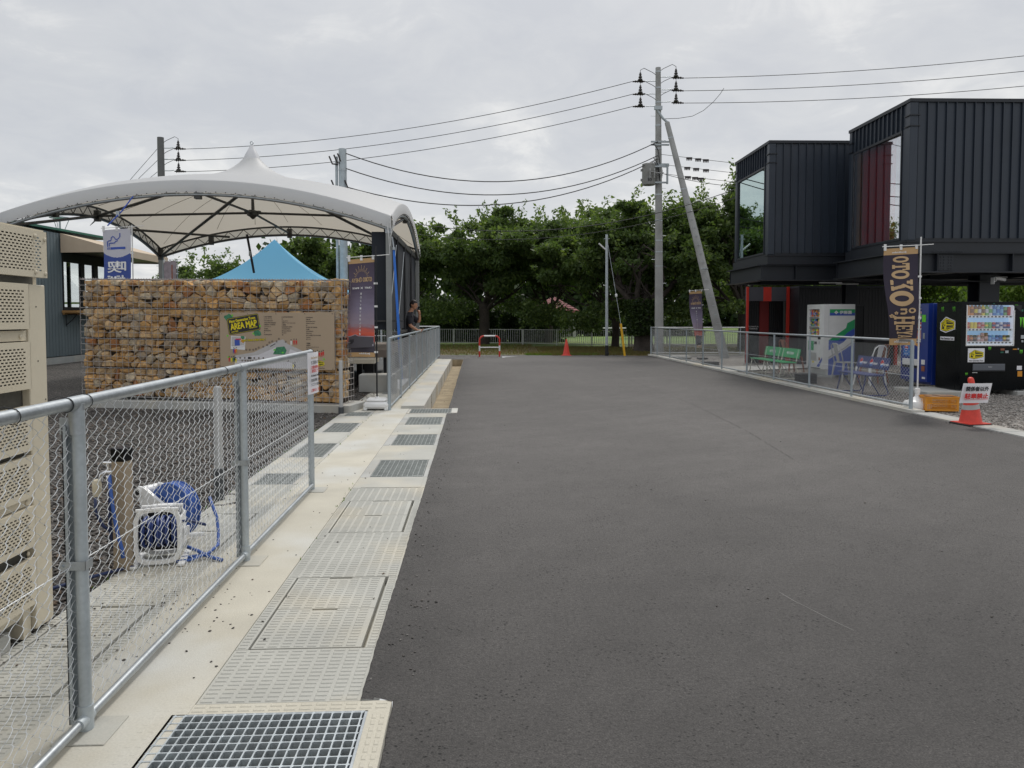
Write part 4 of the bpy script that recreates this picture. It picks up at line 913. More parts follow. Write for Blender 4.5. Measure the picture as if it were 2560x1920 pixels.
def voronoi_cells(x0, x1, z0, z1, cw, ch, rg):
    seeds = []; nz = max(1, round((z1-z0)/ch)); dz = (z1-z0)/nz
    for j in range(nz):
        x = x0+rg.uniform(-0.5, 0.2)*cw
        while x < x1+0.02:
            w = cw*rg.uniform(0.5, 1.75); seeds.append((x+w/2, z0+dz*(j+0.5)+rg.uniform(-0.42, 0.42)*dz, w)); x += w
    cells = []
    for i, (sx, sz, w) in enumerate(seeds):
        if not (x0-0.02 < sx < x1+0.02): continue
        p = [(x0, z0), (x1, z0), (x1, z1), (x0, z1)]
        for k_, (tx, tz, w2) in enumerate(seeds):
            if k_ == i or abs(tx-sx) > cw*3 or abs(tz-sz) > ch*3: continue
            mx, mz = (sx+tx)/2, (sz+tz)/2; p = clip(p, mx, mz, (tx-sx), (tz-sz)*1.25)
            if len(p) < 3: break
        if len(p) >= 3: cells.append(((sx, sz), p))
    return cells
def stone_mb(c, poly, rg, dep=0.13):
    """an angular broken stone: chamfered outline, facetted bulging front"""
    pts = []
    n = len(poly)
    cx = sum(p[0] for p in poly)/n; cz = sum(p[1] for p in poly)/n
    for i in range(n):       # cut the corners
        a, b, d = poly[i-1], poly[i], poly[(i+1) % n]
        la = math.hypot(a[0]-b[0], a[1]-b[1]); lb = math.hypot(d[0]-b[0], d[1]-b[1])
        if la < 0.012 or lb < 0.012: continue
        k1 = rg.uniform(0.05, 0.24); k2 = rg.uniform(0.05, 0.24)
        pts.append((b[0]+(a[0]-b[0])*k1, b[1]+(a[1]-b[1])*k1)); pts.append((b[0]+(d[0]-b[0])*k2, b[1]+(d[1]-b[1])*k2))
    if len(pts) < 4: return None
    sh = rg.uniform(0.955, 1.0)
    pts = [(cx+(x-cx)*sh*rg.uniform(0.95, 1.02), cz+(z-cz)*sh*rg.uniform(0.95, 1.02)) for x, z in pts]
    m = MB(); n = len(pts); y0 = rg.uniform(0.0, 0.045); tx, tz = rg.uniform(-0.35, 0.35), rg.uniform(-0.3, 0.35)
    def ring(sc, y, jit): return [(cx+(x-cx)*sc+rg.uniform(-jit, jit), y+(x-cx)*tx*0.5+(z-cz)*tz*0.5+rg.uniform(-jit, jit)*1.2, cz+(z-cz)*sc+rg.uniform(-jit, jit)) for x, z in pts]
    rings = [ring(0.80, dep+y0, 0.004), ring(1.0, y0+0.055, 0.002), ring(0.97, y0+0.030, 0.003), ring(rg.uniform(0.74, 0.90), y0+0.010, 0.008)]
    vs = [v for r_ in rings for v in r_]; vs.append((cx+rg.uniform(-0.02, 0.02), y0-rg.uniform(-0.002, 0.012), cz+rg.uniform(-0.015, 0.015)))
    fs = [tuple(range(n))]
    for k_ in range(3):
        for i in range(n): fs.append((k_*n+i, (k_+1)*n+i, (k_+1)*n+(i+1) % n, k_*n+(i+1) % n))
    for i in range(n): fs.append((3*n+i, 4*n, 3*n+(i+1) % n))
    m.add(vs, fs); return m
rg = np.random.default_rng(77)
layers = [(0.135, 0.590), (0.615, 1.085), (1.110, 1.600), (1.625, 2.075)]
stones = []
for li, (z0, z1) in enumerate(layers):
    for c, p in voronoi_cells(0.02, GL-0.02, z0, z1-(0.0 if li < 3 else 0.0), 0.168, 0.122, rg):
        area = 0.5*abs(sum(p[i][0]*p[(i+1) % len(p)][1]-p[(i+1) % len(p)][0]*p[i][1] for i in range(len(p))))
        sb = stone_mb(c, p, rg)
        if sb is None: continue
        hid = (GL-1.93 < c[0] < GL-0.20) and 0.72 < c[1] < 1.50
        stones.append((area*(0.01 if hid else 1), sb, c))
stones.sort(key=lambda s_: -s_[0])
rest = [MB() for _ in range(1)]; allrest = MB()
for i, (a, sb, c) in enumerate(stones):
    k_ = int(rg.choice(5, p=[0.36, 0.27, 0.12, 0.10, 0.15]))
    tilt(sb)
    if i < 290: sb.build('stone', M_stone[k_], gab)
    else: allrest.add(sb.v, sb.f, k_)
# stones along the end face and the top of the baskets
for li, (z0, z1) in enumerate(layers):
    for c, p in voronoi_cells(0.0, 0.42, z0, z1, 0.18, 0.13, rg):
        sb = stone_mb(c, p, rg)
        if sb: tilt(sb); allrest.add([(GL-0.02-y, 0.03+x, z) for x, y, z in sb.v], sb.f, int(rg.integers(0, 5)))
for i in range(120):
    x = rg.uniform(0.08, GL-0.08); y = rg.uniform(0.07, 0.42); s_ = rg.uniform(0.05, 0.10)
    sb = MB().lathe((x, y, 2.045+rg.uniform(-0.02, 0.01)), [(s_*0.7, -0.05), (s_, -0.01), (s_*0.75, 0.03), (s_*0.2, 0.045)], 6); tilt(sb); allrest.add(sb.v, sb.f, int(rg.integers(0, 5)))
allrest.build('stone_fill', M_stone, gab, kind='stuff')
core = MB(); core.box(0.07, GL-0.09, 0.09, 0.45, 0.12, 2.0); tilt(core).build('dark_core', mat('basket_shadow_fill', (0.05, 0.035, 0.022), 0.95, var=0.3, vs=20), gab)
b = MB(); b.box(-0.10, GL+0.16, -0.13, 0.60, -0.05, 0.115, bev=0.008)
b.build('base_slab', M_conc_grey, gab)
# welded cage: grid wires on the front, end and top, lacing spirals on the joints
w_ = MB(); rwire = 0.0042
XS = list(np.linspace(0.0, GL, 43)); ZS = [z for z0, z1 in layers for z in np.linspace(z0-0.012, z1+0.012, 6)][:]
for x in XS: w_.tube([(x, -0.004, 0.12), (x, -0.004, 2.10)], rwire if abs((x*9.2) % 10-5) > 0.4 else rwire, 4, cap=False)
for z in ZS: w_.tube([(0, -0.008, z), (GL, -0.008, z)], rwire, 4, cap=False)
for y in np.linspace(0.0, 0.46, 5): w_.tube([(GL+0.004, y, 0.12), (GL+0.004, y, 2.10)], rwire, 4, cap=False); w_.tube([(0, y, 2.10), (GL, y, 2.10)], rwire, 4, cap=False)
for z in ZS: w_.tube([(GL+0.008, 0, z), (GL+0.008, 0.46, z)], rwire, 4, cap=False)
for x in XS: w_.tube([(x, 0, 2.10), (x, 0.46, 2.10)], rwire, 4, cap=False)
tilt(w_).build('cage_wire', M_hotwire, gab, kind='stuff')
def spiral(pa, pb, pitch=0.05, r=0.014):
    pa, pb = Vector(pa), Vector(pb); L_ = (pb-pa).length; n = int(L_/pitch*6); d = (pb-pa).normalized(); u = Vector((0, 1, 0)); v = d.cross(u)
    return [pa+(pb-pa)*(i/n)+(u*math.cos(i*PI/3)+v*math.sin(i*PI/3))*r for i in range(n+1)]
sp = MB()
sp.tube(spiral((0, -0.004, 2.105), (GL, -0.004, 2.105)), 0.0026, 3, cap=False)
for q in range(3): sp.tube(spiral((0, -0.006, layers[q][1]+0.012), (GL, -0.006, layers[q][1]+0.012), 0.07, 0.012), 0.0022, 3, cap=False)
sp.tube(spiral((0, 0.46, 2.105), (GL, 0.46, 2.105)), 0.0024, 3, cap=False)
for xx in (0.0, 2.05, GL):
    L_ = []
    for i in range(int(2.0/0.06*6)): L_.append((xx+0.011*math.cos(i*PI/3), -0.006+0.011*math.sin(i*PI/3), 0.12+0.01*i))
    sp.tube(L_, 0.0022, 3, cap=False)
tilt(sp).build('lacing_spiral', M_hotwire, gab)
# map board
# board corners: x from the left end
bx0, bx1, bz0, bz1 = GL-2.10, GL-0.115, 0.665, 1.585
amb = thing('area_map_board', 'large tan area map board fixed to the front of the stone basket wall', 'map board', G0, -TH)
MB().box(bx0, bx1, -0.035, -0.015, bz0, bz1, bev=0.004).build('board', M_signtan, amb)
def bp_(u, v, d=0.0): return (bx0+(bx1-bx0)*u, -0.0362-d, bz1-(bz1-bz0)*v)   # u right, v down, in 0..1
RX, UZ = (1, 0, 0), (0, 0, 1)
ca, sa_ = math.cos(R(9)), math.sin(R(9))
def rr(mb, u, v, w, h, d, mi, ang=0.0, rnd_=0.0):
    c = Vector(bp_(u, v, d)); a = R(ang); X_ = Vector((math.cos(a), 0, math.sin(a))); Z_ = Vector((-math.sin(a), 0, math.cos(a)))
    pts = []
    if rnd_:
        for (sx, sz) in ((-1, -1), (1, -1), (1, 1), (-1, 1)):
            a0 = math.atan2(sz, sx)
            for q in (-0.6, 0, 0.6):
                pts.append(c+X_*(sx*(w/2-rnd_)+rnd_*math.cos(a0+q))+Z_*(sz*(h/2-rnd_)+rnd_*math.sin(a0+q)))
    else: pts = [c+X_*(sx*w/2)+Z_*(sz*h/2) for sx, sz in ((-1, -1), (1, -1), (1, 1), (-1, 1))]
    mb.add(pts, [tuple(range(len(pts)))], mi); return X_, Z_
m = MB(); mats_b = [M_blackprint, M_yelprint, M_signtan, mat('pale_map_print', (0.50, 0.48, 0.47), 0.6, var=0.08, vs=12), M_redprint, mat('dark_green_print', (0.05, 0.22, 0.11), 0.6, var=0.3, vs=30), M_lime, M_blueprint, M_whiteprint, mat('map_white', (0.66, 0.64, 0.66), 0.6, var=0.05, vs=20), M_orange]
# yellow-black title plate
def blob(u, v, r_, mi, d, n=12, seed=0, sq=0.7):
    rr_ = random.Random(seed); c = Vector(bp_(u, v, d)); m.add([c+Vector((math.cos(2*PI*i/n)*r_*rr_.uniform(0.6, 1.1), 0, math.sin(2*PI*i/n)*r_*sq*rr_.uniform(0.6, 1.1))) for i in range(n)], [tuple(range(n))], mi)
blob(0.085, 0.085, 0.09, 5, 0.0002, seed=3); blob(0.335, 0.36, 0.085, 5, 0.0002, seed=4)
X9, Z9 = rr(m, 0.213, 0.205, 0.565, 0.275, 0.0006, 0, 9, 0.03); rr(m, 0.213, 0.205, 0.546, 0.256, 0.0009, 1, 9, 0.025); rr(m, 0.213, 0.205, 0.538, 0.248, 0.0012, 0, 9, 0.022)
cc = Vector(bp_(0.213, 0.205, 0.0016))
put_text(m, 'Next Generation Town', cc+Z9*0.078-X9*0.01, X9, Z9, 0.045, 0.46, 1, bold=0.0022)
put_text(m, 'AREA MAP', cc-Z9*0.012, X9, Z9, 0.100, 0.465, 1, bold=0.0045)
put_text(m, 'since 2022', cc-Z9*0.093-X9*0.17, X9, Z9, 0.020, 0.12, 1, bold=0.001); put_text(m, 'YAMAGATA CITY', cc-Z9*0.078+X9*0.16, X9, Z9, 0.018, 0.15, 1, bold=0.001)
for u, v, s_ in ((0.115, 0.05, 11), (0.36, 0.235, 12), (0.07, 0.41, 13), (0.30, 0.37, 14), (0.075, 0.79, 15), (0.91, 0.81, 16)): blob(u, v, 0.019, 6, 0.0018, 8, s_, 1)
# snapshot and slogan
rr(m, 0.162, 0.535, 0.255, 0.215, 0.0006, 8, -3); rr(m, 0.163, 0.515, 0.230, 0.160, 0.0009, mats_b.index(mats_b[3]), -3); rr(m, 0.155, 0.53, 0.09, 0.10, 0.0012, 7, 2); rr(m, 0.165, 0.47, 0.10, 0.02, 0.0014, 4, 2); rr(m, 0.18, 0.60, 0.14, 0.035, 0.0013, 9, 8)
blob(0.205, 0.44, 0.05, 5, 0.0016, seed=8); blob(0.205, 0.50, 0.045, 10, 0.0017, seed=9)
put_text(m, "Let's have a fun time !", bp_(0.305, 0.475, 0.002), (1, 0, 0.05), (-0.05, 0, 1), 0.045, 0.40, 0, bold=0.004); put_text(m, "Let's have a fun time !", bp_(0.305, 0.475, 0.0028), (1, 0, 0.05), (-0.05, 0, 1), 0.043, 0.40, 1, bold=0.001)
# lists of shops
cols = [(0.395, 0.075, ['1.HOT DINER', '2.ヒゲノアトリエ', '3.はいから屋みたぽ(だ)', '4.ROUTE7-GARAGE', '5.BEANS / CHOCO', '6.カップアート', '7.Deno', '8.HIGUCHI', '9.', '10.WOLLOW']),
        (0.550, 0.078, ['11.LITTLE MONKEY', '12.', '13.Go.ハウス', '14.横田ギャラ home / select dressing', '15.潮騒堂', '16.KOSUPA NIMO', '17.CAKE MAN', '18.Vento Motors', '19.union', '20.']),
        (0.760, 0.085, ['21.B-Market', '22.鮮心堂', '23.Champagne House', '24.Beauty Academia', '25.', '26.POP UP STAND', '27.花屋', '28.Motherfingers', '29.Big mount', '30.ホンダ家庭 / なかやまとの郎', '31.general', '32.トイレ', '', '①建物館', '②展示場', '③コミュニティスペース', '④地元新聞社'])]
for u, v0, ls_ in cols:
    for i, s_ in enumerate(ls_):
        if s_: put_text(m, s_, bp_(u, v0+0.0345*i, 0.0008), RX, UZ, 0.0165, None, 0, bold=0.0006, al='l')
# the map itself
def mp_(pts, mi, d): m.add([bp_(u, v, d) for u, v in pts][::-1], [tuple(range(len(pts)))], mi)
mp_([(0.13, 0.76), (0.30, 0.70), (0.50, 0.50), (0.56, 0.47), (0.60, 0.55), (0.72, 0.66), (0.82, 0.78), (0.80, 0.98), (0.13, 0.98)], 3, 0.0004)
mp_([(0.16, 0.80), (0.34, 0.745), (0.46, 0.64), (0.50, 0.60), (0.47, 0.74), (0.60, 0.765), (0.62, 0.79), (0.15, 0.83)], 9, 0.0007)
mp_([(0.13, 0.86), (0.60, 0.86), (0.66, 0.90), (0.66, 0.97), (0.13, 0.97)], 9, 0.0007)
mp_([(0.62, 0.64), (0.70, 0.70), (0.70, 0.78), (0.60, 0.76)], 9, 0.0008)
mp_([(0.50, 0.61), (0.57, 0.59), (0.59, 0.66), (0.575, 0.735), (0.47, 0.73)], 5, 0.0010); blob(0.53, 0.67, 0.06, 5, 0.0013, 14, 31); blob(0.485, 0.655, 0.025, 6, 0.0015, 8, 32); blob(0.555, 0.70, 0.02, 6, 0.0015, 8, 33)
for u, v in ((0.235, 0.655), (0.265, 0.655), (0.297, 0.655), (0.32, 0.64), (0.345, 0.615), (0.385, 0.60), (0.42, 0.57), (0.44, 0.525), (0.465, 0.505), (0.503, 0.505), (0.523, 0.46), (0.582, 0.51), (0.18, 0.80), (0.22, 0.80), (0.275, 0.80), (0.305, 0.80), (0.345, 0.80), (0.385, 0.80), (0.198, 0.85), (0.225, 0.85), (0.248, 0.85), (0.27, 0.85), (0.29, 0.85), (0.32, 0.85), (0.60, 0.845)):
    rr(m, u, v, 0.026, 0.026, 0.0016, 0); rr(m, u, v, 0.013, 0.013, 0.0019, 2)
rr(m, 0.262, 0.80, 0.055, 0.035, 0.0017, 0); rr(m, 0.47, 0.57, 0.10, 0.012, 0.0017, 0, 28)
# small painted figures
rf = random.Random(5)
def person_mark(u, v, h, mi): rr(m, u, v, h*0.34, h*0.62, 0.0018, mi); rr(m, u, v-0.55*h/(bz1-bz0), h*0.2, h*0.2, 0.0019, 0); rr(m, u-0.004, v+0.42*h/(bz1-bz0), h*0.11, h*0.42, 0.0017, mi); rr(m, u+0.004, v+0.42*h/(bz1-bz0), h*0.11, h*0.42, 0.0017, mi)
for u, v, mi in ((0.122, 0.67, 7), (0.133, 0.675, 4), (0.146, 0.665, 10), (0.082, 0.82, 4), (0.103, 0.83, 1), (0.118, 0.82, 5), (0.132, 0.815, 0), (0.142, 0.84, 1), (0.63, 0.52, 8), (0.655, 0.51, 4), (0.675, 0.51, 4), (0.82, 0.71, 4), (0.838, 0.72, 5), (0.855, 0.70, 8), (0.872, 0.72, 4), (0.89, 0.715, 4), (0.905, 0.70, 4), (0.66, 0.92, 0), (0.645, 0.93, 1)): person_mark(u, v, 0.075, mi)
# yellow emblem with its caption
def emblem(mb, org, Rv, Uv, w, my, mk, d=0.0008, persp=0.30, back=None):
    """angular yellow G N T mark: letters on the near face, a receding row of teeth on the other"""
    org = Vector(org); Rv = Vector(Rv).normalized(); Uv = Vector(Uv).normalized(); Nv = Rv.cross(Uv)
    h = w*0.62
    def P(x, y, k_): return org+Rv*(x*w)+Uv*(y*h)+Nv*(d*k_)
    out = [(-0.5, 0.12), (-0.12, 0.52), (0.5, 0.25), (0.5, -0.28), (-0.12, -0.52), (-0.5, -0.38)]
    if back is not None: mb.add([P(x*1.10, y*1.14, 0.5) for x, y in out][::-1], [tuple(range(6))], back)
    mb.add([P(x, y, 1) for x, y in out][::-1], [tuple(range(6))], mk)
    def bar(x0, y0, x1, y1, t_):
        a = Vector((x0, y0)); b_ = Vector((x1, y1)); dd = (b_-a).normalized(); n_ = Vector((-dd.y, dd.x))*t_/2; n_.x /= 1.0
        q = [a-n_, b_-n_, b_+n_, a+n_]; mb.add([P(v.x, v.y, 2) for v in q], [(0, 1, 2, 3)], my)
    for s_ in ((-0.46, 0.06, -0.17, 0.36), (-0.44, 0.05, -0.44, -0.32), (-0.46, -0.33, -0.18, -0.42), (-0.20, -0.40, -0.20, -0.10), (-0.22, -0.10, -0.34, -0.08), (-0.34, 0.16, -0.34, 0.0), (-0.36, 0.12, -0.20, 0.02), (-0.20, 0.06, -0.20, 0.30), (-0.14, 0.46, -0.10, -0.46), (-0.08, 0.42, 0.46, 0.20), (-0.08, 0.0, 0.46, 0.0), (-0.08, -0.42, 0.46, -0.23), (0.46, 0.2, 0.46, -0.2)): bar(*s_, 0.085)
    for i in range(5):
        x = 0.02+i*0.085; bar(x, 0.30-i*0.035, x, 0.17-i*0.015, 0.04); bar(x, -0.30+i*0.03, x, -0.17+i*0.01, 0.04)
emblem(m, bp_(0.872, 0.885, 0.0008), RX, UZ, 0.165, 1, 0)
put_text(m, 'Next Generation Town', bp_(0.872, 0.965, 0.001), RX, UZ, 0.017, 0.17, 0, bold=0.0005)
for u in (0.02, 0.25, 0.5, 0.75, 0.985): rr(m, u, 0.022, 0.012, 0.012, 0.002, 0); rr(m, u, 0.98, 0.012, 0.012, 0.002, 0)
m.build('map_print', mats_b, amb)

# ================================================================== WHITE CANOPY
cx0, cx1, cy0, cy1 = -9.12, -1.66, 15.1, 22.5; ZC = 3.50; RISE = 0.665
cmx, cmy = (cx0+cx1)/2, (cy0+cy1)/2
can = thing('white_canopy', 'big white arched membrane canopy with a pointed top over the black stage', 'canopy', (cmx, cmy, 0))
def arcz(t): return ZC+RISE*(1-(2*t-1)**2)
def surf(u, v):
    e = arcz(u)+arcz(v)-ZC
    r = math.hypot((u-0.5)*(cx1-cx0), (v-0.5)*(cy1-cy0))
    return e-0.05*max(0, 1-abs(r-1.8)/1.8)+0.80*math.exp(-r/0.42)
def ss(t): return t
def csurf(dz=0.0, N=190):
    m = MB()
    def f(i):      # denser rows around the middle
        a = (2*i-1); return 0.5+0.5*(abs(a)**1.35)*(1 if a > 0 else -1)
    m.sheet(lambda i, j: (cx0+(cx1-cx0)*f(i)-cmx, cy0+(cy1-cy0)*f(j)-cmy, surf(f(i), f(j))+dz), N, N); return m
csurf().build('roof_membrane', M_memb, can, smooth=True)
DROP = 0.25
def edge_pt(side, t, dz=0.0, inset=0.0):
    z = arcz(t)+dz
    if side == 0: return Vector((cx0+(cx1-cx0)*t-cmx, cy0-cmy+inset, z))
    if side == 1: return Vector((cx1-cmx-inset, cy0+(cy1-cy0)*t-cmy, z))
    if side == 2: return Vector((cx0+(cx1-cx0)*t-cmx, cy1-cmy-inset, z))
    return Vector((cx0-cmx+inset, cy0+(cy1-cy0)*t-cmy, z))
for s_ in range(4):
    m = MB(); n = 36; flip = s_ in (2, 3)
    out = -0.035
    vs = []
    for i in range(n+1):
        t_ = i/n; a = edge_pt(s_, t_, 0.0, 0.0); b_ = edge_pt(s_, t_, -0.012, out*0.8); c_ = edge_pt(s_, t_, -DROP+0.03*math.sin(PI*t_)*0, out)
        vs += [a, b_, c_]
    fs = []
    for i in range(n): fs += [(3*i, 3*i+1, 3*i+4, 3*i+3), (3*i+1, 3*i+2, 3*i+5, 3*i+4)]
    m.add(vs, fs); m.build('valance', M_memb, can, smooth=True)
    m = MB(); m.tube([edge_pt(s_, i/30, -DROP-0.03, 0.02) for i in range(31)], 0.030, 10); m.build('edge_tube', M_galv, can, ang=50)
    m = MB(); m.tube([edge_pt(s_, i/30, -0.04, 0.05) for i in range(31)], 0.026, 8)
    m.tube([edge_pt(s_, i/30, -DROP-0.02, 0.06) for i in range(31)], 0.022, 8)
    nz = 34
    for i in range(nz): m.tube([edge_pt(s_, i/nz, -0.05 if i % 2 else -DROP-0.01, 0.05), edge_pt(s_, (i+1)/nz, -0.05 if (i+1) % 2 else -DROP-0.01, 0.05)], 0.010, 5, cap=False)
    m.build('arch_truss', M_frame if 'M_frame' in globals() else mat('dark_grey_frame', (0.060, 0.060, 0.058), 0.5, 0.2, var=0.1), can)
    M_frame = bpy.data.materials['dark_grey_frame']
    m = MB()
    for i in range(1, 40):
        p = edge_pt(s_, i/40, -DROP+0.012, out-0.006); m.lathe(p, [(0.009, -0.006), (0.012, 0.0), (0.006, 0.012)], 6); 
    m.build('valance_button', M_frame, can, kind='stuff')
# peak cap and ring
pk = surf(0.5, 0.5)
m = MB(); m.lathe((0, 0, pk-0.30), [(0.20, -0.01), (0.15, 0.10), (0.085, 0.22), (0.045, 0.29), (0.03, 0.33)], 24); m.build('peak_cap', mat('aluminium_cap', (0.52, 0.52, 0.53), 0.4, 0.4, var=0.1), can, ang=60)
m = MB(); m.tube([(0.035*math.cos(a), 0, pk+0.075+0.035*math.sin(a)) for a in np.linspace(0, 2*PI, 14)], 0.011, 6); m.build('peak_ring', M_galv, can)
# inner frame
HZ = 4.03
def loc(x, y, z): return Vector((x, y, z))
mids = [edge_pt(i, 0.5, -DROP+0.02, 0.06) for i in range(4)]; hub = Vector((0, 0, HZ))
for a in mids: MB().tube([hub, a], 0.028, 8).build('frame_beam', M_frame, can)
MB().tube([hub, hub+Vector((0, 0, pk-HZ-0.3))], 0.035, 8).build('king_post', M_frame, can)
MB().lathe(hub-Vector((0, 0, 0.09)), [(0.02, -0.06), (0.08, 0.0), (0.14, 0.03), (0.14, 0.12), (0.06, 0.16)], 10).box(-0.19, 0.19, -0.04, 0.04, HZ-0.03, HZ+0.05).box(-0.04, 0.04, -0.19, 0.19, HZ-0.03, HZ+0.05).build('frame_hub', M_frame, can)
crn = [Vector((sx*(cx1-cx0)/2*0.985, sy*(cy1-cy0)/2*0.985, 3.26)) for sx, sy in ((-1, -1), (1, -1), (1, 1), (-1, 1))]
for a, b_ in ((crn[0], mids[3]), (mids[3], edge_pt(0, 0.44, -0.22, 0.06)), (crn[3], edge_pt(0, 0.61, -0.22, 0.06)), (edge_pt(0, 0.80, -0.22, 0.06), crn[2]), (edge_pt(3, 0.74, -0.2, 0.06), edge_pt(2, 0.27, -0.2, 0.06)), (crn[1], mids[1])): MB().tube([a, b_], 0.032, 8).build('diagonal_beam', M_frame, can)
for a in mids+[edge_pt(3, 0.25, -0.2, 0.06), edge_pt(2, 0.2, -0.2, 0.06)]: MB().box(-0.06, 0.06, -0.06, 0.06, -0.13, 0.13).build('truss_joint', M_frame, can).location = a
M_postg = mat('grey_square_post', (0.28, 0.29, 0.28), 0.5, 0.2, var=0.1, vs=3)
for i, p in enumerate(crn):
    m = MB(); s_ = 0.052; m.box(p.x-s_, p.x+s_, p.y-s_, p.y+s_, 0, 3.26, bev=0.006); m.box(p.x-0.13, p.x+0.13, p.y-0.13, p.y+0.13, 0, 0.02); m.build('corner_post', M_postg, can)
    m = MB(); m.box(p.x-0.058, p.x+0.058, p.y-0.058, p.y+0.058, 3.16, 3.50); m.build('corner_bracket', M_galv if i == 1 else M_frame, can)
# cords at the front right corner
m = MB(); px, py = crn[1].x, crn[1].y-0.09
for dx, zt, zb in ((-0.02, 3.50, 3.05), (0.03, 3.46, 2.9), (0.07, 3.52, 3.1), (0.0, 3.3, 2.75)): m.tube([(px+dx, py, zt), (px+dx*1.6+0.02, py-0.02, (zt+zb)/2), (px+dx*0.3+0.03, py, zb)], 0.006, 5)
m.build('lashing_cord', M_white, can)
# seams of the membrane seen from below
m = MB()
for a in np.linspace(0, 2*PI, 24, endpoint=False):
    pts = []
    for r in np.linspace(1.1, 5.2, 22):
        u = 0.5+r*math.cos(a)/(cx1-cx0); v = 0.5+r*math.sin(a)/(cy1-cy0)
        if 0.01 < u < 0.99 and 0.01 < v < 0.99: pts.append((r*math.cos(a), r*math.sin(a), surf(u, v)-0.016))
    if len(pts) > 2: m.tube(pts, 0.006, 4, cap=False)
m.build('seam_cord', mat('seam_grey', (0.20, 0.18, 0.15), 0.8), can)
# blue strap from the corner post
st = thing('blue_strap', 'bright blue strap hanging down beside the right corner post of the canopy', 'strap', (-1.60, 15.0, 0))
m = MB(); P0, P1 = Vector((0.0, 0.0, 2.86)), Vector((0.15, -0.15, 0.30))
for i in range(1): m.add([P0+Vector((-0.022, 0, 0)), P0+Vector((0.022, 0, 0)), P1+Vector((0.030, 0, 0)), P1+Vector((-0.030, 0, 0)), P0+Vector((-0.022, 0.006, 0)), P0+Vector((0.022, 0.006, 0)), P1+Vector((0.030, 0.006, 0)), P1+Vector((-0.030, 0.006, 0))], [(0, 1, 2, 3), (7, 6, 5, 4), (0, 4, 5, 1), (1, 5, 6, 2), (2, 6, 7, 3), (3, 7, 4, 0)])
m.build('webbing', M_strap, st)
MB().tube([(0, 0, 2.86), (-0.02, 0.02, 3.0), (-0.03, 0.02, 3.08)], 0.012, 6).lathe((0, 0, 2.84), [(0.03, -0.02), (0.03, 0.03)], 8).build('hook', M_galv, st)
st = thing('blue_strap', 'thin blue strap slanting from the canopy front tube to the smoking banner', 'strap', (-6.9, 14.6, 0))
a, b_ = Vector((-6.58, 15.06, 3.83)), Vector((-6.88, 14.65, 3.22)); o_ = Vector((-6.9, 14.6, 0))
m = MB(); m.tube([a-o_, (a+b_)/2-o_+Vector((0.02, 0, -0.01)), b_-o_], 0.013, 6); m.build('webbing', M_blueprint, st)
MB().box(-0.03, 0.03, -0.02, 0.02, -0.05, 0.05).build('ratchet', M_galv, st).location = (a*0.4+b_*0.6)-o_
st = thing('hanging_strap', 'black strap hanging from the rear canopy truss above the blue tent', 'strap', (-6.6, 22.4, 0))
MB().tube([(0, 0, 3.90), (0.06, 0.1, 3.4), (0.13, 0.2, 2.8)], 0.035, 6).build('webbing', M_black, st)
MB().box(0.03, 0.08, 0.05, 0.13, 3.28, 3.42).build('buckle', M_galv, st)

# ================================================================== STAGE
stg = thing('stage', 'raised stage deck on black legs under the white canopy', 'stage', (-5.0, 19.5, 0))
ox, oy = -5.0, 19.5
def Q(mb, n, mt, **k): return off(mb, -ox, -oy).build(n, mt, stg, **k)
for i in range(11):
    a = -7.47+i*0.51; Q(MB().box(a, a+0.50, 17.0, 22.3, 0.70, 0.78), 'deck_board', M_woodgrey)
Q(MB().box(-7.4, -1.86, 16.92, 16.99, 0.62, 0.785), 'deck_fascia', mat('brown_fascia', (0.16, 0.13, 0.11), 0.7, var=0.15, vs=2))
Q(MB().box(-7.2, -2.14, 16.1, 16.9, 0.53, 0.62, bev=0.006), 'lower_step', M_conc)
Q(MB().box(-3.3, -2.45, 17.1, 17.7, 0.785, 0.97).box(-3.3, -2.45, 17.4, 17.7, 0.975, 1.08), 'step_block', M_woodgrey)
leg = MB().box(-0.06, 0.06, -0.06, 0.06, 0, 0.62).mesh('leg', M_black)
for lx in (-7.2, -6.4, -5.2, -4.2, -3.2, -2.6, -2.0):
    for ly in (17.1, 19.4, 22.0): link('leg', leg, stg, (lx-ox, ly-oy, 0))
leg2 = MB().box(-0.10, 0.10, -0.08, 0.08, 0, 0.53).mesh('leg', M_black)
for lx in (-6.9, -6.0, -4.2, -3.4, -2.75, -2.3): link('leg', leg2, stg, (lx-ox, 16.5-oy, 0))
Q(MB().box(-7.2, -3.4, 16.9, 17.0, 0, 0.6), 'skirt', M_black)
M_scr = mat('black_screen_cloth', (0.016, 0.020, 0.028), 0.8, var=0.15, vs=1.5)
scr = thing('stage_screen', 'tall black screen walling the right side of the stage under the canopy', 'screen', (-1.80, 18.8, 0))
MB().box(-0.26, 0.075, -3.55, -3.51, 1.26, 3.20).build('front_panel', M_scr, scr)
def sx_(y): return 3.28+0.45*math.sin(max(0, min(1, (y+3.5)/7.2))*PI)*0.6
for i in range(4):
    ya = -3.5+i*1.8; yb = ya+1.77; m = MB(); m.add([(0.02, ya, 1.24), (0.02, yb, 1.24), (0.02, yb, 3.22), (0.02, ya, 3.22), (-0.02, ya, 1.24), (-0.02, yb, 1.24), (-0.02, yb, 3.22), (-0.02, ya, 3.22)], [(0, 1, 2, 3), (7, 6, 5, 4), (3, 2, 6, 7), (0, 4, 5, 1), (0, 3, 7, 4), (1, 5, 6, 2)])
    m.build('side_panel', M_scr, scr)
    MB().tube([(0.05, ya, 1.2), (0.05, ya, 3.3)], 0.022, 8).build('screen_post', M_black, scr)
    MB().tube([(0.045, ya+0.1, 1.3), (0.045, yb-0.1, 3.1)], 0.008, 5).build('brace_cable', M_galv if i < 2 else M_black, scr)
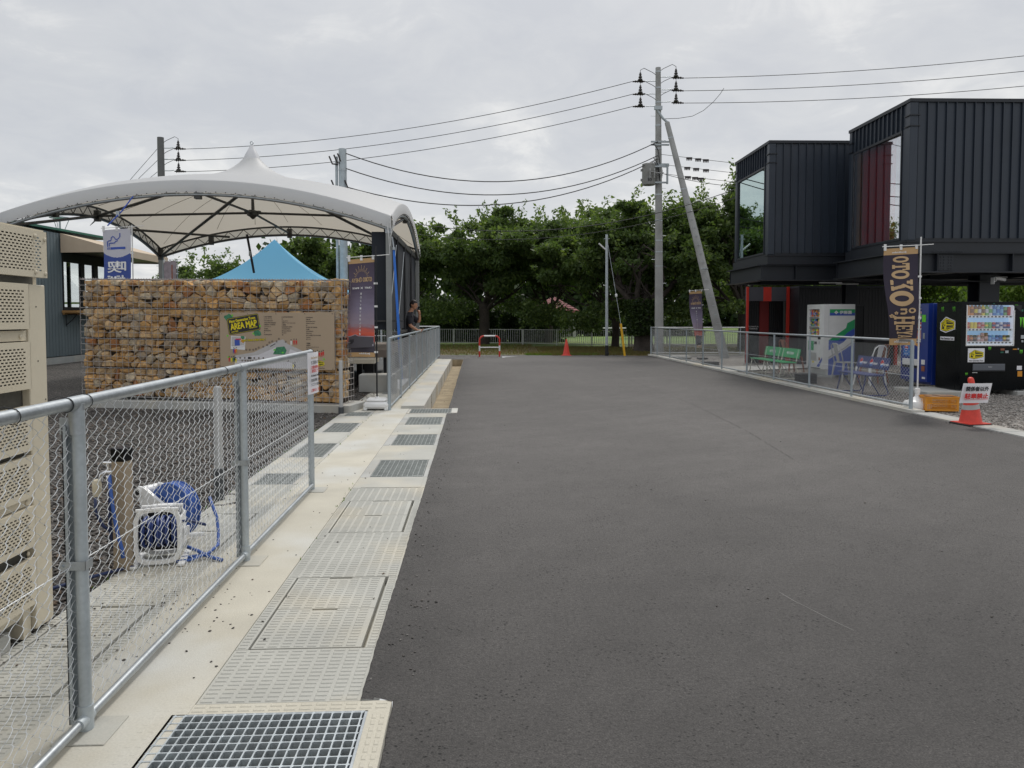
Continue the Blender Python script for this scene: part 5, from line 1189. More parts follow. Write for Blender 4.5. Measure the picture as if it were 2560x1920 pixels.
MB().box(0.0, 0.06, -3.55, 3.7, 1.14, 1.20).box(-0.3, 0.35, -3.62, -3.58, 1.42, 1.45).build('bottom_rail', M_frame, scr)
MB().box(-0.02, 0.06, -3.55, 3.7, 3.22, 3.34).build('top_rail', M_frame, scr)
MB().box(-2.65, -2.08, 18.5, 20.6, 0, 0.22, bev=0.01).build('concrete_step', M_conc_grey); bpy.data.objects['concrete_step']; tag(bpy.data.objects['concrete_step'], 'low concrete step the man stands on behind the long fence', 'step')
o = MB().box(-2.35, -1.62, 15.3, 15.75, 0, 0.36, bev=0.015).build('concrete_block', M_conc_grey); tag(o, 'pale concrete block under the canopy corner behind the long fence', 'concrete block')
bpy.data.objects['concrete_step'].location = (0.35, 0, 0)

# ================================================================== BLUE TENT
bt = thing('popup_tent', 'sky blue pop-up tent with a pointed roof beyond the stone basket wall', 'tent', (-6.75, 26.0, 0))
def roof(hx, hy, zt, ze, n=20):
    m = MB()
    for k_ in range(4):
        a0, a1 = [(-1, -1), (1, -1), (1, 1), (-1, 1)][k_], [(1, -1), (1, 1), (-1, 1), (-1, -1)][k_]
        def f(u, v, a0=a0, a1=a1):
            x = a0[0]+(a1[0]-a0[0])*u; y = a0[1]+(a1[1]-a0[1])*u; w = v
            z = zt-(zt-ze)*(0.2*w+0.8*(1-(1-w)**2.3)); z -= 0.06*math.sin(PI*u)*w
            return (x*hx*w, y*hy*w, z if w > 0.02 else zt-0.01)
        m.sheet(f, 10, n)
    return m
m = roof(3.4, 1.7, 4.13, 2.30); m.build('roof', M_tentblue, bt, smooth=True)
m = MB()
for a, b_ in (((-1, -1), (1, -1)), ((1, -1), (1, 1)), ((1, 1), (-1, 1)), ((-1, 1), (-1, -1))): m.quad((a[0]*3.4, a[1]*1.7, 2.06), (b_[0]*3.4, b_[1]*1.7, 2.06), (b_[0]*3.4, b_[1]*1.7, 2.31), (a[0]*3.4, a[1]*1.7, 2.31))
m.build('valance', M_tentblue, bt)
for a in (-1, 0, 1):
    for b_ in (-1, 1): MB().box(a*3.33-0.025, a*3.33+0.025, b_*1.63-0.025, b_*1.63+0.025, 0, 2.3).build('leg', M_white, bt)

# ================================================================== SHOP BUILDING (left)
sh = thing('shop_building', 'blue grey ribbed shop with green roof edge at the far left', 'building', (-13.6, 26, 0))
ox, oy = -13.6, 26.0
def B_(mb, n, mt, **k): return off(mb, -ox, -oy).build(n, mt, sh, **k)
B_(MB().box(-19.6, -13.66, 14, 25.7, 0.22, 4.1), 'wall_core', M_bluesiding)
B_(MB().box(-19.6, -13.66, 25.7, 29.2, 0.22, 1.70), 'lower_wall', M_bluesiding); B_(MB().box(-19.6, -13.66, 25.7, 29.2, 3.62, 4.12), 'ceiling', M_black)
B_(MB().box(-15.2, -15.1, 29.1, 29.2, 1.7, 3.62).box(-16.8, -16.7, 29.1, 29.2, 1.7, 3.62).box(-13.8, -13.66, 29.1, 29.2, 1.7, 3.62), 'rear_window_post', M_black)
B_(MB().box(-19.6, -13.60, 14, 29.25, -0.1, 0.21), 'foundation', M_conc_grey)
# ribbed siding boards, one by one, cut around the window opening
wy0, wy1, wz0, wz1 = 25.75, 29.0, 1.85, 3.62
pm_full = MB().box(-0.055, 0.0, 0, 0.175, 0.24, 4.24).box(0.0, 0.008, 0.01, 0.10, 0.24, 4.24)
pm = pm_full.mesh('siding_board', M_bluesiding); pm_lo = MB().box(-0.055, 0.0, 0, 0.175, 0.24, 1.70).box(0.0, 0.008, 0.01, 0.10, 0.24, 1.70).mesh('siding_board', M_bluesiding)
y = 14.0
while y < 29.1:
    link('siding_board', pm if y+0.09 < wy0 or y > wy1 else pm_lo, sh, (0, y-oy, 0)); y += 0.182
m = MB(); m.add([(-13.55, 13.9, 4.13), (-13.55, 29.4, 4.40), (-13.55, 29.4, 4.47), (-13.55, 13.9, 4.20), (-19.8, 13.9, 4.13), (-19.8, 29.4, 4.40), (-19.8, 29.4, 4.47), (-19.8, 13.9, 4.20), (-13.50, 13.9, 4.18), (-13.50, 29.4, 4.45)], [(0, 1, 2, 3), (3, 2, 6, 7), (4, 7, 6, 5), (0, 3, 7, 4), (1, 5, 6, 2), (0, 4, 5, 1)]); B_(m, 'roof', M_green)
B_(MB().box(-13.70, -13.64, wy0-0.1, wy1+0.1, 3.6, 4.1), 'window_head', M_black)
fr = B_(MB().box(-13.66, -13.57, wy0, wy1, wz1-0.28, wz1).box(-13.66, -13.57, wy0, wy1, wz0-0.13, wz0).box(-13.66, -13.57, wy0, wy0+0.07, wz0, wz1-0.28).box(-13.66, -13.57, 26.92, 27.16, wz0, wz1-0.28).box(-13.66, -13.57, 27.82, 28.1, wz0, wz1-0.28).box(-13.66, -13.57, 28.9, wy1, wz0, wz1-0.28), 'window_frame', M_black)
for a, b2 in ((wy0+0.07, 26.92), (27.16, 27.82), (28.1, 28.9)): off(MB().box(-13.625, -13.62, a, b2, wz0, wz1-0.28), 0, 0).build('pane', M_glass_clear, fr, loc=(0, 0, 0)); bpy.context.view_layer.update()
for c in list(fr.children): c.data = c.data.copy(); c.data.transform(Matrix.Translation((-ox, -oy, 0)))
B_(MB().box(-13.58, -13.10, 25.66, 28.9, 1.66, 1.735).box(-13.58, -13.52, 25.70, 28.9, 1.60, 1.66), 'counter_shelf', M_timber)
for yy in (25.85, 27.4): B_(MB().tube([(-13.5, yy, 1.60), (-13.2, yy, 1.60)], 0.015, 6).tube([(-13.55, yy, 1.62), (-13.55, yy, 1.2)], 0.015, 6).tube([(-13.2, yy, 1.60), (-13.35, yy, 1.42), (-13.55, yy, 1.25)], 0.015, 6), 'shelf_bracket', M_black)
# awning over the window
ax0, ax1, ay0, ay1 = -13.55, -12.20, 25.62, 30.9
m = MB()
Pz = lambda x: 4.25-(x-ax0)/(ax1-ax0)*0.40
m.add([(ax0, ay0, 4.25), (ax1, ay0, 3.86), (ax1, ay1, 3.86), (ax0, ay1, 4.25)], [(0, 1, 2, 3)])
m.add([(ax0, ay0, 4.25), (ax0, ay0, 3.62), (ax1, ay0, 3.64), (ax1, ay0, 3.86)], [(0, 1, 2, 3)])
m.add([(ax1, ay0, 3.86), (ax1, ay0, 3.64), (ax1, ay1, 3.60), (ax1, ay1, 3.86)], [(0, 1, 2, 3)])
m.add([(ax0, ay1, 4.25), (ax1, ay1, 3.86), (ax1, ay1, 3.60), (ax0, ay1, 3.62)], [(0, 1, 2, 3)])
B_(m, 'awning', M_awning)
B_(MB().box(ax0+0.01, ax1-0.02, ay0+0.02, ay1-0.02, 3.66, 3.70), 'awning_soffit', M_black)
lm = thing('roof_lamp', 'inverted cone frame lamp standing above the shop roof', 'lamp', (-15.34, 29, 0))
MB().tube([(0, 0, 0), (0, 0, 5.1)], 0.035, 8).build('pole', M_galv, lm)
m = MB(); m.tube([(0.32*math.cos(a), 0.32*math.sin(a), 5.18) for a in np.linspace(0, 2*PI, 25)], 0.028, 6); m.build('ring', M_galv, lm)
for a in (0.3, 0.3+PI*2/3, 0.3+PI*4/3): MB().tube([(0.32*math.cos(a), 0.32*math.sin(a), 5.16), (0.04*math.cos(a), 0.04*math.sin(a), 4.45)], 0.014, 6).build('strut', M_galv, lm)
MB().lathe((0, 0, 5.10), [(0.05, 0), (0.2, 0.06), (0.2, 0.08)], 16).build('lamp_head', M_white, lm)

# ================================================================== HEAT PUMP STACK (left edge)
ac = thing('outdoor_unit', 'beige outdoor heat pump unit with five perforated grilles at the left edge', 'heat pump', (-2.1, 3.6, 0))
ox, oy = -2.1, 3.6
def A_(mb, n, mt, **k): return off(mb, -ox, -oy).build(n, mt, ac, **k)
A_(MB().box(-3.0, -2.14, 1.6, 3.79, 0.08, 1.90), 'inner_body', mat('unit_inside', (0.10, 0.095, 0.08), 0.7, var=0.3, vs=6))
A_(MB().box(-2.14, -2.10, 3.675, 3.82, 0.02, 1.665, bev=0.004), 'corner_post', M_beige)
A_(MB().box(-3.0, -2.14, 3.79, 3.82, 0.05, 1.92), 'rear_panel', M_beige)
A_(MB().box(-3.0, -2.10, 1.6, 3.82, 1.921, 1.93), 'top_cover', M_beige)
A_(MB().box(-2.16, -2.13, 1.6, 3.67, 0.10, 0.16).box(-2.2, -2.12, 3.60, 3.66, 0.0, 0.14), 'base_rail', M_beige)
def grille(z0, z1, ya=2.95, yb=3.66, x=-2.085, hole=True, top=False):
    m = MB(); pz, py_ = 0.0140, 0.0300; hz, hy = 0.0066, 0.0185
    ym = 0.05 if not top else 0.02
    n_r = int((z1-z0-0.05)/pz); gz0 = (z0+z1)/2-n_r*pz/2; yR = yb-0.035 if not top else yb-0.045; n_c = int((yR-ya)/py_); y0_ = yR-n_c*py_
    # border
    def q(a, b2, c, d): m.quad((x, a, c), (x, b2, c), (x, b2, d), (x, a, d))
    q(1.7, yb, z0, gz0); q(1.7, yb, gz0+n_r*pz, z1); q(yR, yb, gz0, gz0+n_r*pz); q(1.7, y0_, gz0, gz0+n_r*pz)
    for r_ in range(n_r):
        za = gz0+r_*pz; h0, h1 = za+(pz-hz)/2, za+(pz+hz)/2
        q(y0_, yR, za, h0); q(y0_, yR, h1, za+pz)
        sh_ = (r_ % 2)*py_*0.5
        prev = y0_
        for c in range(n_c):
            a = y0_+c*py_+sh_+(py_-hy)/2
            if a+hy > yR: break
            q(prev, a, h0, h1); prev = a+hy
        q(prev, yR, h0, h1)
    # folded edges
    m.box(x-0.03, x, yb-0.002, yb, z0, z1); m.box(x-0.03, x-0.0005, 1.7, yb-0.002, z1-0.002, z1); m.box(x-0.03, x-0.0005, 1.7, yb-0.002, z0, z0+0.002)
    return m
A_(grille(1.70, 1.921, yb=3.82, top=True), 'grille', M_beige)
for z0, z1 in ((1.455, 1.665), (1.175, 1.395), (0.885, 1.095), (0.665, 0.86), (0.43, 0.62), (0.155, 0.375)):
    A_(grille(z0, z1), 'grille', M_beige)
A_(MB().box(-2.12, -2.108, 1.7, 3.67, 1.400, 1.448).box(-2.12, -2.108, 1.7, 3.67, 0.625, 0.66), 'cross_panel', M_beige)
m = MB()
for yy, zz in ((3.72, 1.895), (3.80, 1.885), (3.72, 1.725), (3.80, 1.72), (3.62, 1.42), (3.63, 0.64), (3.63, 0.40)): m.lathe((-2.084 if zz > 1.7 else -2.106, yy, zz), [(0.011, 0), (0.010, 0.004), (0.004, 0.007)], 10, axis='x')
A_(m, 'screw_cap', M_beige)
m = MB()
for yy, zz in ((3.74, 1.56), (3.745, 1.30), (3.80, 1.11), (3.755, 1.05), (3.76, 0.5)): m.lathe((-2.0995, yy, zz), [(0.004, 0), (0.004, 0.001)], 8, axis='x')
A_(m, 'screw', M_dark)
o = MB().box(-2.9, -2.12, 1.7, 3.5, 0.0, 0.08).build('unit_plinth', M_conc_grey, ac); o.data.transform(Matrix.Translation((-ox, -oy, 0)))
o = MB().lathe((-2.18, 3.30, 0.0), [(0.10, 0), (0.12, 0.03), (0.11, 0.07), (0.02, 0.10)], 14).build('pipe_cap', M_greypl); tag(o, 'small round grey cap lying beneath the beige unit', 'pipe cap')

# ================================================================== WATER POST, HOSES, PIPES
wp = thing('water_post', 'square tan water post with a black cap and a tap on its side', 'water post', (-2.11, 4.60, 0), R(-8))
M_wp = mat('tan_post', (0.30, 0.24, 0.17), 0.6, var=0.06, vs=4); 
MB().box(-0.042, 0.042, -0.042, 0.042, 0, 0.66, bev=0.004).build('post', M_wp, wp)
MB().box(-0.045, 0.045, -0.045, 0.045, 0.655, 0.735, bev=0.005).build('cap', M_blackgloss, wp)
M_chrome = mat('chrome', (0.75, 0.75, 0.76), 0.15, 1.0)
m = MB(); m.tube([(-0.04, 0, 0.585), (-0.10, 0.0, 0.585), (-0.13, 0, 0.57), (-0.14, 0, 0.53)], 0.013, 10); m.tube([(-0.085, 0, 0.585), (-0.085, 0, 0.635)], 0.009, 8); m.tube([(-0.115, 0, 0.64), (-0.055, 0, 0.64)], 0.009, 8); m.tube([(-0.04, 0, 0.56), (-0.09, -0.01, 0.555)], 0.014, 8)
m.build('tap', M_chrome, wp, ang=50)
MB().lathe((-0.155, -0.01, 0.44), [(0.022, 0), (0.024, 0.02), (0.026, 0.05), (0.026, 0.09), (0.018, 0.10)], 14).build('hose_coupling', mat('cream_plastic', (0.62, 0.56, 0.42), 0.5), wp, ang=40)
h = thing('garden_hose', 'dark blue hose hanging from the cream coupling and looping behind the post', 'hose', (-2.26, 4.58, 0))
MB().tube([(-0.0, 0, 0.44), (0.005, -0.01, 0.36), (0.04, 0, 0.27), (0.10, 0.03, 0.21), (0.18, 0.08, 0.195), (0.28, 0.13, 0.21), (0.38, 0.16, 0.245), (0.48, 0.17, 0.25), (0.58, 0.18, 0.22)], 0.009, 8).build('hose', M_darkhose, h, smooth=True)
h = thing('garden_hose', 'bright blue hose running down the front of the tan water post', 'hose', (-2.16, 4.55, 0))
MB().tube([(0.0, 0, 0.58), (0.015, -0.02, 0.48), (0.035, -0.035, 0.36), (0.06, -0.045, 0.24), (0.085, -0.05, 0.15), (0.09, -0.05, 0.10)], 0.011, 8).build('hose', M_bluehose, h, smooth=True)
h = thing('garden_hose', 'dark hose dropping from the tap straight to the gravel', 'hose', (-2.17, 4.6, 0))
MB().tube([(-0.01, 0, 0.53), (-0.015, 0, 0.42), (-0.018, 0, 0.28), (-0.01, 0, 0.17), (0.03, 0, 0.07), (0.06, -0.02, 0.02), (0.12, 0.0, 0.012)], 0.010, 8).tube([(0.10, 0, 0.015), (-0.05, -0.25, 0.03), (-0.22, -0.42, 0.012), (-0.30, -0.5, 0.0)], 0.010, 8).build('hose', M_darkhose, h, smooth=True)
# front hose reel: white cage holding dark blue coils, axis along X
def reel(name, label, loc_, rz, s=1.0, hosemat=M_bluehose, W=0.21, H=0.34, D=0.25):
    t = thing(name, label, 'hose reel', loc_, rz)
    # two rounded ring frames, front and back, joined by bars
    pts = []
    for k_ in range(32):
        a = 2*PI*k_/32; c_, s_ = math.cos(a), math.sin(a); q = (abs(c_)**4.5+abs(s_)**4.5)**(-1/4.5)
        pts.append((c_*q*W/2, H/2+0.006+s_*q*(H/2-0.006)))
    inr = [(x_*0.84, H/2+0.006+(z_-H/2-0.006)*0.86) for x_, z_ in pts]; n = 32
    for sy in (-1, 1):
        fr = MB(); y_ = sy*D*0.42; k1 = 1.0 if sy < 0 else 0.93
        vs = [(x*k1, y_-0.012, z*k1) for x, z in pts]+[(x*k1, y_-0.012, z*k1) for x, z in inr]+[(x*k1, y_+0.012, z*k1) for x, z in pts]+[(x*k1, y_+0.012, z*k1) for x, z in inr]
        fs = []
        for i in range(n):
            j = (i+1) % n; fs += [(i, j, n+j, n+i), (2*n+i, 3*n+i, 3*n+j, 2*n+j), (i, 2*n+i, 2*n+j, j), (n+i, n+j, 3*n+j, 3*n+i)]
        fr.add(vs, fs); fr.build('ring_frame', M_whitepl, t, ang=50)
    for sx in (-1, 1): MB().box(sx*W/2-0.02, sx*W/2+0.02, -D/2-0.03, D/2+0.02, 0, 0.018, bev=0.004).build('foot', M_whitepl, t)
    for sx in (-1, 1): MB().box(sx*(W/2-0.010)-0.006, sx*(W/2-0.010)+0.006, -D*0.4, D*0.4, H*0.25, H*0.80).build('side_plate', M_whitepl, t)
    MB().box(-W*0.38, W*0.38, D*0.40, D*0.405, 0.04, H*0.9).build('rear_panel', M_blackrub, t)
    for yy, zz in ((-D/2*0.86, H-0.012), (D/2*0.5, H-0.03)): MB().tube([(-W/2*0.9, yy, zz), (W/2*0.9, yy, zz)], 0.012, 8).build('cross_bar', M_whitepl, t)
    b = MB(); b.lathe((0, 0, H*0.52), [(0.105, -W/2+0.012), (0.105, -W/2+0.018)], 24, axis='x'); b.lathe((0, 0, H*0.52), [(0.105, W/2-0.018), (0.105, W/2-0.012)], 24, axis='x'); b.lathe((0, 0, H*0.52), [(0.05, -W/2+0.02), (0.05, W/2-0.02)], 16, axis='x'); b.build('drum', M_blackrub, t, ang=40)
    hs = MB(); rgh = random.Random(4)
    for layer, rr_ in ((0, 0.070), (1, 0.088)):
        n = 7 if layer == 0 else 6
        for i in range(n):
            x = -W/2+0.035+(W-0.07)*(i+0.5*(layer))/n+rgh.uniform(-0.004, 0.004); sk = rgh.uniform(-0.014, 0.014)
            hs.tube([(x+sk*math.cos(a), rr_*math.cos(a), H*0.52+rr_*math.sin(a)) for a in np.linspace(0, 2*PI, 25)], 0.0095, 6, cap=False)
    hs.build('wound_hose', hosemat, t, smooth=True)
    cr = MB(); cr.lathe((W/2, 0, H*0.5), [(0.028, 0), (0.028, 0.02), (0.012, 0.03)], 12, axis='x'); cr.box(W/2+0.015, W/2+0.03, -0.012, 0.012, H*0.5-0.02, H*0.5+0.03); cr.tube([(W/2+0.03, 0, H*0.42), (W/2+0.12, 0, H*0.42)], 0.013, 10); cr.build('crank', M_whitepl, t, ang=50)
    return t
reel('hose_reel', 'white framed hose reel wound with dark blue hose, standing upright in front', (-1.955, 4.76, 0.0), R(12), W=0.265, H=0.355, hosemat=mat('deep_blue_hose', (0.028, 0.055, 0.20), 0.35, var=0.2, vs=14))
# rear flat reel: bright blue wheel with a white arm
t = thing('hose_reel', 'bright blue wheel hose reel with a white arm lying behind the upright one', 'hose reel', (-2.04, 5.2, 0), R(-25))
m = MB(); m.lathe((0, 0, 0.21), [(0.185, -0.045), (0.19, -0.03), (0.165, -0.025), (0.165, 0.025), (0.19, 0.03), (0.185, 0.045)], 36, axis='y'); m.build('rim', M_bluehose, t, ang=40)
m = MB(); m.lathe((0, -0.03, 0.21), [(0.165, 0), (0.165, 0.004)], 36, axis='y'); m.build('flange', mat('reel_blue', (0.025, 0.09, 0.36), 0.4), t)
m = MB(); m.lathe((0, -0.055, 0.21), [(0.05, 0), (0.045, 0.02)], 20, axis='y'); m.lathe((0, -0.062, 0.21), [(0.028, 0), (0.028, 0.01)], 16, axis='y'); m.build('hub', M_bluehose, t, ang=40)
hs = MB()
for rr_ in (0.165, 0.178):
    for yy in (-0.018, 0.0, 0.018): hs.tube([(rr_*math.cos(a), yy, 0.21+rr_*math.sin(a)) for a in np.linspace(0, 2*PI, 33)], 0.009, 6, cap=False)
hs.build('wound_hose', M_bluehose, t, smooth=True)
m = MB(); Mx = Matrix.Translation((0.02, -0.085, 0.16))
arm = [(-0.27, 0.17), (-0.245, 0.205), (-0.20, 0.20), (-0.02, 0.10), (0.10, 0.02), (0.08, -0.06), (-0.12, -0.05), (-0.25, 0.11)]
m.add([(x, -0.010, z) for x, z in arm]+[(x, 0.012, z) for x, z in arm], [tuple(range(8)), tuple(range(15, 7, -1))]+[(i, 8+i, 8+(i+1) % 8, (i+1) % 8) for i in range(8)][::1]); m.v = [tuple(Mx @ Vector(v)) for v in m.v]
m.build('side_arm', M_whitepl, t)
MB().lathe((-0.225, -0.105, 0.325), [(0.030, 0), (0.030, 0.025), (0.034, 0.03), (0.034, 0.16), (0.03, 0.17)], 16, axis='y').build('handle_boss', M_whitepl, t, ang=40)
MB().lathe((-0.225, -0.107, 0.325), [(0.018, 0), (0.018, 0.004)], 14, axis='y').build('handle_hole', M_dark, t)
MB().tube([(-0.2, 0.05, 0.36), (0.0, 0.06, 0.33)], 0.012, 8).build('carry_bar', M_whitepl, t)
h = thing('garden_hose', 'loose blue hose end lying on the drain covers right of the reels', 'hose', (-1.78, 4.95, 0))
m = MB(); m.tube([(-0.02, 0.22, 0.30), (0.04, 0.18, 0.17), (0.07, 0.12, 0.09), (0.10, 0.02, 0.03), (0.08, -0.10, 0.012), (0.0, -0.16, 0.011), (-0.06, -0.18, 0.012)], 0.010, 8)
m.tube([(-0.06, -0.08, 0.05), (0.02, -0.12, 0.035), (0.10, -0.18, 0.02), (0.21, -0.24, 0.012)], 0.0115, 8).tube([(-0.06, -0.26, 0.012), (0.02, -0.23, 0.013), (0.09, -0.17, 0.03)], 0.010, 8)
m.build('hose', M_bluehose, h, smooth=True)
# grey vent pipes sticking out of the ground
vp = thing('vent_pipe', 'pale grey standpipe in the gravel just beyond the near fence', 'pipe', (-2.13, 6.35, 0)); M_pvc = mat('grey_pvc', (0.44, 0.44, 0.43), 0.45, var=0.05)
MB().tube([(0, 0, 0.1), (0, 0, 0.93)], 0.030, 18).lathe((0, 0, 0.93), [(0.030, 0), (0.024, 0.012), (0.005, 0.014)], 18).build('pipe', M_pvc, vp, ang=50)
MB().tube([(0, 0, -0.06), (0, 0, 0.26)], 0.042, 18).build('socket', mat('dark_pvc', (0.055, 0.06, 0.065), 0.5), vp, ang=50)
o = MB().lathe((-2.13, 6.35, 0), [(0.24, -0.006), (0.20, 0.004), (0.16, -0.006)], 20, cap=False).build('pipe_hollow', M_grav_dark, kind='stuff')
vp = thing('vent_pipe', 'short grey pipe standing at the right end of the stone basket wall', 'pipe', (-2.12, 12.00, 0))
MB().tube([(0, 0, 0.08), (0, 0, 0.82)], 0.030, 16).lathe((0, 0, 0.82), [(0.030, 0), (0.024, 0.012), (0.005, 0.014)], 16).build('pipe', M_pvc, vp, ang=50)
MB().tube([(0, 0, -0.02), (0, 0, 0.10)], 0.042, 16).build('socket', bpy.data.materials['dark_pvc'], vp, ang=50)

mq = thing('marquee', 'plain white marquee roof seen through the shop window', 'marquee', (-23.5, 44, 0))
MB().add([(-3.5, -3, 2.3), (3.5, -3, 2.3), (3.5, 3, 2.3), (-3.5, 3, 2.3), (0, 0, 4.3)], [(0, 1, 4), (1, 2, 4), (2, 3, 4), (3, 0, 4)]).build('roof', M_white, mq)
for a in (-3.4, 3.4):
    for b_ in (-2.9, 2.9): MB().box(a-0.05, a+0.05, b_-0.05, b_+0.05, 0, 2.3).build('leg', M_galv, mq)
# ================================================================== CONTAINER ROOMS
TB = R(-1.6)     # the building is turned a little clockwise
def container(label, near, zb, zt, wend, length, redwall):
    t = thing('container_room', label, 'container', (near[0], near[1], 0), TB)
    H = zt-zb
    # shell: local +x runs away to the right, +y is the depth seen as the window end
    MB().box(0.05, length, 0.05, 0.10, zb, zt-0.06).build('long_wall', M_navyframe, t); MB().box(0.05, length, wend-0.10, wend-0.05, zb, zt-0.06).build('long_wall', M_navyframe, t)
    MB().box(0.05, length, 0.05, wend-0.05, zt-0.08, zt-0.04).build('roof', M_navyframe, t); MB().box(0.0, length, 0.02, wend-0.02, zb-0.04, zb+0.03).build('floor', M_navyframe, t)
    MB().box(length-0.05, length, 0.10, wend-0.10, zb, zt-0.06).build('end_wall', M_navyframe, t)
    m = MB(); m.box(-0.03, length, -0.03, 0.03, zt-0.05, zt+0.02); m.box(-0.03, 0.03, 0.03, wend+0.03, zt-0.05, zt+0.02); m.box(0.03, length, wend-0.03, wend+0.03, zt-0.05, zt+0.02); m.build('roof_trim', M_navyframe, t)
    pm = MB().box(0, 0.186, 0.020, 0.05, zb+0.03, zt-0.05).box(0.182, 0.197, -0.022, 0.05, zb+0.03, zt-0.05).box(0.0, 0.004, 0.004, 0.05, zb+0.03, zt-0.05).mesh('siding_panel', M_navy)
    x = 0.17
    while x < length-0.25: link('siding_panel', pm, t, (x, 0, 0)); x += 0.1985
    # corner post with its two clamps
    MB().box(-0.012, 0.16, -0.012, 0.16, zb-0.02, zt-0.05, bev=0.01).build('corner_post', M_navy, t)
    m = MB()
    for z in (zt-0.55, zt-0.33): m.box(-0.035, 0.19, -0.035, 0.19, z, z+0.02)
    m.build('post_clamp', M_navyframe, t)
    MB().box(-0.012, 0.14, wend-0.14, wend+0.012, zb-0.02, zt-0.05, bev=0.01).build('corner_post', M_navy, t)
    m = MB()
    for z in (zt-0.55, zt-0.33): m.box(-0.035, 0.17, wend-0.17, wend+0.035, z, z+0.02)
    m.build('post_clamp', M_navyframe, t)
    # window end: ribbed band over a tall pane
    wy0, wy1, wz0, wz1 = 0.30, wend-0.22, zb+0.06, zt-0.62
    em = MB().box(0.02, 0.05, 0, 0.176, wz1+0.05, zt-0.05).box(-0.02, 0.05, 0.172, 0.186, wz1+0.05, zt-0.05).mesh('end_panel', M_navy)
    y = 0.16
    while y < wend-0.2: link('end_panel', em, t, (0, y, 0)); y += 0.1875
    MB().box(0.0, 0.06, 0.16, wy0, zb, wz1+0.05).box(0.0, 0.06, wy1, wend-0.14, zb, wz1+0.05).build('jamb', M_navy, t)
    fr = MB().box(-0.02, 0.05, wy0, wy1, wz1, wz1+0.05).box(-0.02, 0.05, wy0, wy1, wz0-0.05, wz0).box(-0.02, 0.05, wy0-0.002, wy0+0.035, wz0, wz1).box(-0.02, 0.05, wy1-0.035, wy1+0.002, wz0, wz1).build('window_frame', M_navyframe, t)
    ya_, yb_ = wy0+0.035, wy1-0.035; xa_, xb_ = (0.046, -0.014) if redwall else (0.014, 0.014)
    MB().add([(xa_, ya_, wz0), (xb_, yb_, wz0), (xb_, yb_, wz1), (xa_, ya_, wz1), (xa_+0.004, ya_, wz0), (xb_+0.004, yb_, wz0), (xb_+0.004, yb_, wz1), (xa_+0.004, ya_, wz1)], [(0, 3, 2, 1), (4, 5, 6, 7), (0, 1, 5, 4), (2, 3, 7, 6), (1, 2, 6, 5), (0, 4, 7, 3)]).build('pane', M_glass if redwall else M_glass_teal, fr)
    # what stands behind the glass
    if redwall:
        im = MB().box(0.13, 0.17, 0, 0.20, zb+0.03, zt-0.2).box(0.122, 0.13, 0.0, 0.010, zb+0.03, zt-0.2).mesh('red_panel', M_redwall)
        y = 0.12
        while y < wend-0.35: link('red_panel', im, t, (0, y, 0)); y += 0.205
        MB().box(0.09, 0.121, 0.12, 0.72, zb+0.03, zt-0.2).build('sky_fill_panel', M_white, t); MB().box(0.085, 0.121, wend-0.42, wend-0.11, zb, zt-0.2).build('inner_post', M_timber, t)  # white panel added behind the glass to brighten the strip of reflected sky
    else:
        MB().box(1.2, 1.24, 0.12, wend-0.12, zb+0.03, zt-0.2).build('inner_wall', mat('olive_wall', (0.10, 0.10, 0.05), 0.7, var=0.2), t)
        MB().box(0.35, 0.50, wend-0.35, wend-0.16, zb+0.03, zt-0.2).build('inner_post', M_timber, t)
        MB().lathe((0.6, 1.2, zb+0.8), [(0.01, 0.35), (0.10, 0.34), (0.25, 0.0), (0.24, -0.01)], 16).build('lamp_shade', mat('shade_fabric', (0.35, 0.28, 0.12), 0.8), t)
    # base frame
    m = MB(); m.box(-0.04, length, -0.06, 0.10, zb-0.27, zb-0.045); m.box(-0.04, 0.10, 0.10, wend+0.05, zb-0.27, zb-0.045); m.box(-0.06, length, -0.09, 0.14, zb-0.06, zb-0.03)
    m.build('base_frame', M_navyframe, t)
    return t
c2 = container('nearer upper black container room with red wall and bright sky in its window', (9.04, 15.60), 3.14, 6.03, 2.72, 9.0, True)
c1 = container('further upper black container room with a teal reflecting window', (7.51, 19.30), 3.14, 6.00, 2.75, 8.0, False)

sf = thing('steel_platform', 'dark riveted steel platform and columns carrying the two container rooms', 'platform', (9.0, 15.6, 0), TB)
def ibeam(n, a, b_, zt, h, w, par=sf, stiff=0):
    a = Vector(a); b_ = Vector(b_); L_ = (b_-a).length; o = Matrix.Translation((a.x, a.y, 0)) @ Matrix.Rotation(math.atan2(b_.y-a.y, b_.x-a.x), 4, 'Z')
    m = MB(); m.box(0, L_, -w/2, w/2, zt-0.025, zt, M=o); m.box(0, L_, -w/2, w/2, zt-h, zt-h+0.025, M=o); m.box(0, L_, -0.012, 0.012, zt-h+0.025, zt-0.025, M=o)
    for i in range(stiff): x = L_*(i+0.5)/stiff; m.box(x-0.008, x+0.008, -w/2+0.01, w/2-0.01, zt-h+0.025, zt-0.025, M=o)
    return m.build(n, M_navyframe, par)
ZF = 2.865
ibeam('girder', (-0.15, 0.05), (11.0, 0.05), ZF, 0.42, 0.26, stiff=7); ibeam('girder', (-0.15, 2.9), (9.0, 2.9), ZF, 0.42, 0.26, stiff=6)
ibeam('girder', (-1.75, 3.75), (7.0, 3.75), ZF, 0.41, 0.26, stiff=5); ibeam('girder', (-1.75, 6.35), (7.0, 6.35), ZF, 0.41, 0.26, stiff=5)
ibeam('cross_beam', (-1.72, 3.75), (-1.72, 6.4), ZF, 0.41, 0.24); ibeam('cross_beam', (-0.12, 0.0), (-0.12, 2.9), ZF, 0.42, 0.24)
for x in (1.2, 4.2, 7.2): ibeam('cross_beam', (x, 0.1), (x, 6.4), ZF-0.01, 0.38, 0.22)
